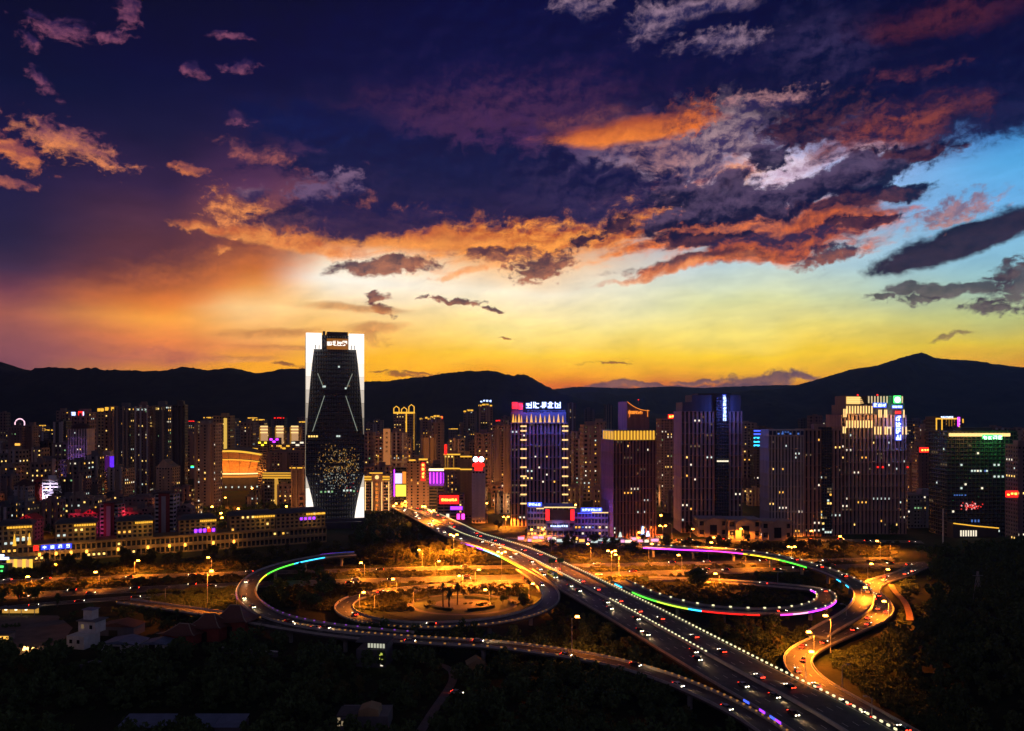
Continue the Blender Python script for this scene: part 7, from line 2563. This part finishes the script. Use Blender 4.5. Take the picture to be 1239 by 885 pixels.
# ---------------------------------------------------------------- signs over the road
def gantry():
    p, d = FLY.at(.60, 0)
    for k, (off, lab) in enumerate(((-2.6, 'right of the two green direction boards over the flyover'), (2.6, 'left of the two green direction boards over the flyover'))):
        pp, d = FLY.at(.60, off)
        t = thing('road_sign', lab, 'road sign', pp, atan2(d.y, d.x) + pi / 2)
        MB().tube([(0, 0, 0), (0, 0, 5.6)], [.16, .14], 8).build('post', STEEL, t)
        MB().box(-2.2, 2.2, -.1, .1, 5.6, 8.0).build('board', mat('green_sign_enamel', (.02, .10, .05), .4), t)


gantry()

# ---------------------------------------------------------------- foreground buildings
def foreground():
    WH = mat('whitewash', (.55, .55, .53), .85, var=.2)
    BLU = mat('blue_tin_roof', (.14, .19, .30), .5, .1)
    RED = mat('temple_red', (.26, .05, .035), .8)
    TIL = mat('temple_tiles', (.13, .05, .035), .7, scale=1.5)
    # white stepped house
    p = FP['house']
    t = thing('white_house', 'small white three-step house standing among the dark yards', 'house', p, R(-12))
    MB().box(-4.5, 4, -3.5, 6, 0, 5.5).build('lower_storey', WH, t)
    MB().box(-3, 5.2, 1.5, 8, 5.5, 10.5).build('middle_storey', WH, t)
    MB().box(-1.8, 2.4, 3, 7, 10.5, 15).build('stair_house', WH, t)
    MB().box(-3.6, 6.2, .8, 8.6, 10.5, 10.9).build('eave', GREYW, t)
    MB().box(-2.4, 3.0, 2.6, 7.4, 15.01, 15.3).build('roof', BLU, t)
    for x, y, z in ((-2.4, -3.55, 3.2), (1.2, -3.55, 3.2), (3.2, 1.45, 8.2)):
        MB().box(x - .7, x + .7, y - .03, y + .03, z - .8, z + .8).build('window', GLASS, t)
    MB().box(-1.6, -.3, 1.44, 1.49, 7.4, 9.2).build('lit_window', DIMW, t)
    # tin sheds
    for key, w, d, h, m, lab in (('shed', 15, 10, 5, BLU, 'pale tin-roofed shed right of the white house'), ('shed2', 11, 8, 4, BLU, 'second pale shed next to the temple'), ('hall2', 17, 9, 6, TIL, 'brown-roofed shed behind the pale shed'), ('roof2', 7, 4, 3, GREYW, 'small grey roof below the white house')):
        p = FP[key]
        t = thing('shed', lab, 'shed', p, R(-6))
        MB().box(-w / 2, w / 2, 0, d, 0, h * .7).build('wall', WH if m is BLU else GREYW, t)
        MB().prism([(-w / 2 - .5, h * .7), (w / 2 + .5, h * .7), (0, h)], -.5, d + .5).build('roof', m, t)
        MB().box(-w * .2, w * .05, -.06, -.01, 0, 2.6).build('door', BLACKM, t)
    # temple of three hip roofs
    p = FP['temple']
    t = thing('temple', 'red-walled temple with three upturned tiled roofs', 'temple', p, R(-10))
    for k, (x, y, w, d, h) in enumerate(((-9, 2, 14, 10, 7), (-1, 9, 14, 10, 9.5), (7, 16, 15, 11, 11.5))):
        MB().box(x - w / 2, x + w / 2, y, y + d, 0, h * .62).build('wall', RED, t)
        q = MB()
        n = 8
        c = (x, y + d / 2)
        rows = []
        for j in range(n + 1):
            s = j / n
            hw, hd = (w / 2 + 2) * (1 - s) + w * .16 * s, (d / 2 + 2) * (1 - s) + .3 * s
            z = h * .62 + (h * .55) * s ** 1.7
            up = .9 * (1 - s) ** 3
            rows.append([(c[0] - hw, c[1] - hd, z + up), (c[0], c[1] - hd, z), (c[0] + hw, c[1] - hd, z + up), (c[0] + hw, c[1], z), (c[0] + hw, c[1] + hd, z + up), (c[0], c[1] + hd, z), (c[0] - hw, c[1] + hd, z + up), (c[0] - hw, c[1], z)])
        vs = [v for r_ in rows for v in r_]
        fs = [(j * 8 + i, j * 8 + (i + 1) % 8, (j + 1) * 8 + (i + 1) % 8, (j + 1) * 8 + i) for j in range(n) for i in range(8)] + [tuple(n * 8 + i for i in range(8)), tuple(range(7, -1, -1))]
        rf = q.add(vs, fs).build('roof', TIL, t)
        e = MB()
        for i in (0, 2, 4, 6):
            e.tube([r_[i] for r_ in rows], .22, 5)
        e.tube([rows[-1][0], rows[-1][2]], .3, 5)
        e.build('ridge', mat('pale_ridge', (.30, .24, .18), .8), rf)
        MB().box(x - 1.4, x + 1.4, y - .08, y - .01, 0, h * .45).build('door', BLACKM, t)
    t = thing('temple_wall', 'low pale-topped wall running right from the temple', 'wall', P(268, 790), R(-14))
    MB().box(0, 26, -.3, .3, 0, 2.2).build('wall', GREYW, t)
    MB().prism([(0, 2.2), (26, 2.2), (26, 2.5), (0, 2.5)], -.6, .6).build('coping', WH, t)
    # yard with fire and stall
    q = MB()
    a = [P(-12, 745), P(70, 745), P(88, 760), P(70, 785), P(-20, 800)]
    tag(q.add([v + Vector((0, 0, .05)) for v in a], [tuple(range(5))]).build('yard', mat('bare_earth_yard', (.12, .095, .085), .95, var=.4, scale=.15)), 'bare earth yard at the left with a small fire', 'yard', kind='structure')
    p = P(34, 787)
    t = thing('camp_fire', 'cluster of small bright lanterns burning in the dark yard', 'lanterns', p)
    rng = random.Random(3)
    for k in range(7):
        x, y = rng.uniform(-3, 2.5), rng.uniform(-1.5, 3)
        MB().tube([(x, y, 0), (x, y, .7), (x, y, 1.0)], [.35, .4, .1], 8).build('lantern', mat('yard_lantern', emit=(1, .5, .12), power=7, light=True), t)
    l = bpy.data.lights.new('lantern_light', 'POINT')
    l.energy, l.color, l.shadow_soft_size = 700, (1, .5, .15), .5
    link('lantern_light', l, t, (0, 0, 2.2))
    p = P(18, 745)
    t = thing('roadside_stall', 'lit roadside stall under trees at the left', 'stall', p)
    MB().box(-9, 10, 0, 5, 3, 3.4).build('roof', GREYW, t)
    for x in (-8.8, -3, 3, 9.6):
        MB().box(x - .12, x + .12, .1, .35, 0, 3).build('post', STEEL, t)
    MB().box(-8.5, 9.5, 3.5, 3.9, .3, 2.9).build('lit_back', mat('stall_glow', emit=(1, .5, .08), power=.55, light=True), t)
    for k in range(3):
        MB().box(-6 + k * 5, -5.2 + k * 5, 1.5, 2.2, 2.2, 2.7).build('lamp', mat('stall_lamp', emit=(1, .85, .5), power=5, light=True), t)
    p = P(3, 776)
    t = thing('amber_stall', 'small amber-lit hut at the left edge of the yard', 'hut', p)
    MB().box(-3, 3, 0, 4, 0, 3).build('wall', GREYW, t)
    MB().box(-3.4, 3.4, -.4, 4.4, 3.0, 3.3).build('roof', ROOFG, t)
    MB().box(-2.4, 2.6, -.1, -.02, .7, 2.2).build('lit_window', AMBER, t)
    # pump house in the middle, lit from inside
    p = FP['pump']
    t = thing('concrete_house', 'concrete house with a lit upper row and one bright door below the ring road', 'house', p, R(-8))
    MB().box(-7, 5, 0, 9, 0, 7).build('wall', GREYW, t)
    MB().box(-3, 5.3, 1, 9, 7.01, 9.6).build('upper_storey', GREYW, t)
    MB().box(-7.4, 5.6, -.4, 9.4, 9.6, 9.9).build('roof', ROOFG, t)
    MB().box(2.4, 4.0, -.1, -.02, 3.3, 6.0).build('lit_door', mat('green_door_glow', emit=(.75, .85, .12), power=.9), t)
    MB().box(2.8, 3.8, -.1, -.02, .7, 1.8).build('lit_window', WHITE, t)
    for k in range(6):
        MB().box(-2.6 + k * 1.2, -1.8 + k * 1.2, .88, .98, 7.5, 9.2).build('lit_window', mat('upper_row_glow', emit=(.85, .85, .65), power=.6), t)
    MB().box(5.4, 5.7, -.2, .1, 0, 9.5).build('drain_light', mat('amber_wall_lamp'), t) if False else None
    # house cut by the bottom edge
    p = FP['bottom']
    t = thing('yellow_gable_house', 'house with a faintly lit yellow gable at the bottom edge', 'house', p)
    MB().box(-7.5, 8.5, 0, 10, 0, 4.4).build('wall', GREYW, t)
    MB().prism([(-1, 4.4), (5.6, 4.4), (5.4, 6.4), (2.3, 7.3), (-.8, 6.2)], -.05, 6).build('gable', OCHRE, t)
    MB().box(-7.8, -1.2, -.3, 8, 4.4, 4.8).build('roof', ROOFG, t)
    MB().box(-7.45, -6.6, -.1, -.02, 1.4, 4.0).box(-6.2, -5.2, -.1, -.02, 1.5, 2.9).build('lit_window', mat('pale_doorway', emit=(.8, .6, .35), power=.35), t)
    p = FP['hut']
    t = thing('yellow_hut', 'small pale yellow gable of a hut right of the track', 'hut', p, R(14))
    MB().box(-3.4, 3.4, 0, 5, 0, 2.6).build('wall', OCHRE, t)
    MB().prism([(-3.8, 2.6), (3.8, 2.6), (.6, 4.8)], -.3, 5.2).build('roof', OCHRE, t)
    # blue roofs at the lower edge
    for k, (px, w, lab) in enumerate(((172, 15, 'long pale tin roof at the bottom edge'), (241, 8, 'left of two blue tin roofs at the bottom edge'), (275, 8, 'right of two blue tin roofs at the bottom edge'))):
        p = P(px, 890)
        t = thing('tin_roof_shed', lab, 'shed', (p.x, p.y, 0))
        MB().box(-w / 2, w / 2, 0, 8, 0, 2.4).build('wall', GREYW, t)
        MB().add([(-w / 2 - .3, -.4, 2.5), (w / 2 + .3, -.4, 2.5), (w / 2 + .3, 8, 3.6), (-w / 2 - .3, 8, 3.6), (-w / 2 - .3, -.4, 2.65), (w / 2 + .3, -.4, 2.65), (w / 2 + .3, 8, 3.75), (-w / 2 - .3, 8, 3.75)],
                 [(0, 3, 2, 1), (4, 5, 6, 7), (0, 1, 5, 4), (1, 2, 6, 5), (2, 3, 7, 6), (3, 0, 4, 7)]).build('roof', BLU, t)
    # tall slender mast by the dark wood
    t = thing('white_mast', 'tall pale mast before the black glass block', 'mast', (at(1141, 560), 560, 0))
    MB().tube([(0, 0, 0), (0, 0, zt(616, 560))], [.5, .35], 8).build('pole', WH, t)
    t = thing('lattice_pylon', 'small lattice pylon standing in the dark wood', 'pylon', (at(1183, 380), 380, hill(at(1183, 380), 380)))
    q = MB()
    hh = 16
    for sx in (-1, 1):
        for sy in (-1, 1):
            q.tube([(sx * 1.6, sy * 1.6, 0), (sx * .25, sy * .25, hh)], .09, 4)
    for k in range(6):
        s, s2 = 1.6 - 1.35 * k / 6, 1.6 - 1.35 * (k + 1) / 6
        z0, z1 = hh * k / 6, hh * (k + 1) / 6
        for a, b in (((-s, -s), (s2, -s2)), ((s, -s), (s2, s2)), ((s, s), (-s2, s2)), ((-s, s), (-s2, -s2))):
            q.tube([(a[0], a[1], z0), (b[0], b[1], z1)], .06, 4)
    q.box(-2.4, 2.4, -.08, .08, hh - 2.2, hh - 2).build('frame', STEEL, t)


foreground()

for k in sorted(FREE):          # a pattern vehicle that no road needed
    for o in list(PROTO[k].children) + [PROTO[k]]:
        bpy.data.objects.remove(o)
FREE.clear()
# ---------------------------------------------------------------- evening air
def haze():
    m = bpy.data.materials.new('evening_air')
    m.use_nodes = True
    t = m.node_tree
    t.nodes.clear()
    v = t.nodes.new('ShaderNodeVolumePrincipled')
    v.inputs['Color'].default_value = (.20, .33, .95, 1)
    v.inputs['Density'].default_value = HAZE
    v.inputs['Anisotropy'].default_value = .65
    o = t.nodes.new('ShaderNodeOutputMaterial')
    t.links.new(v.outputs[0], o.inputs['Volume'])
    h = MB().box(-7500, 7500, -600, 8200, -6, 590).build('haze', m)
    tag(h, 'thin evening haze lying over the city and hills', 'haze', kind='stuff')


haze()
SC.cycles.volume_bounces = 0
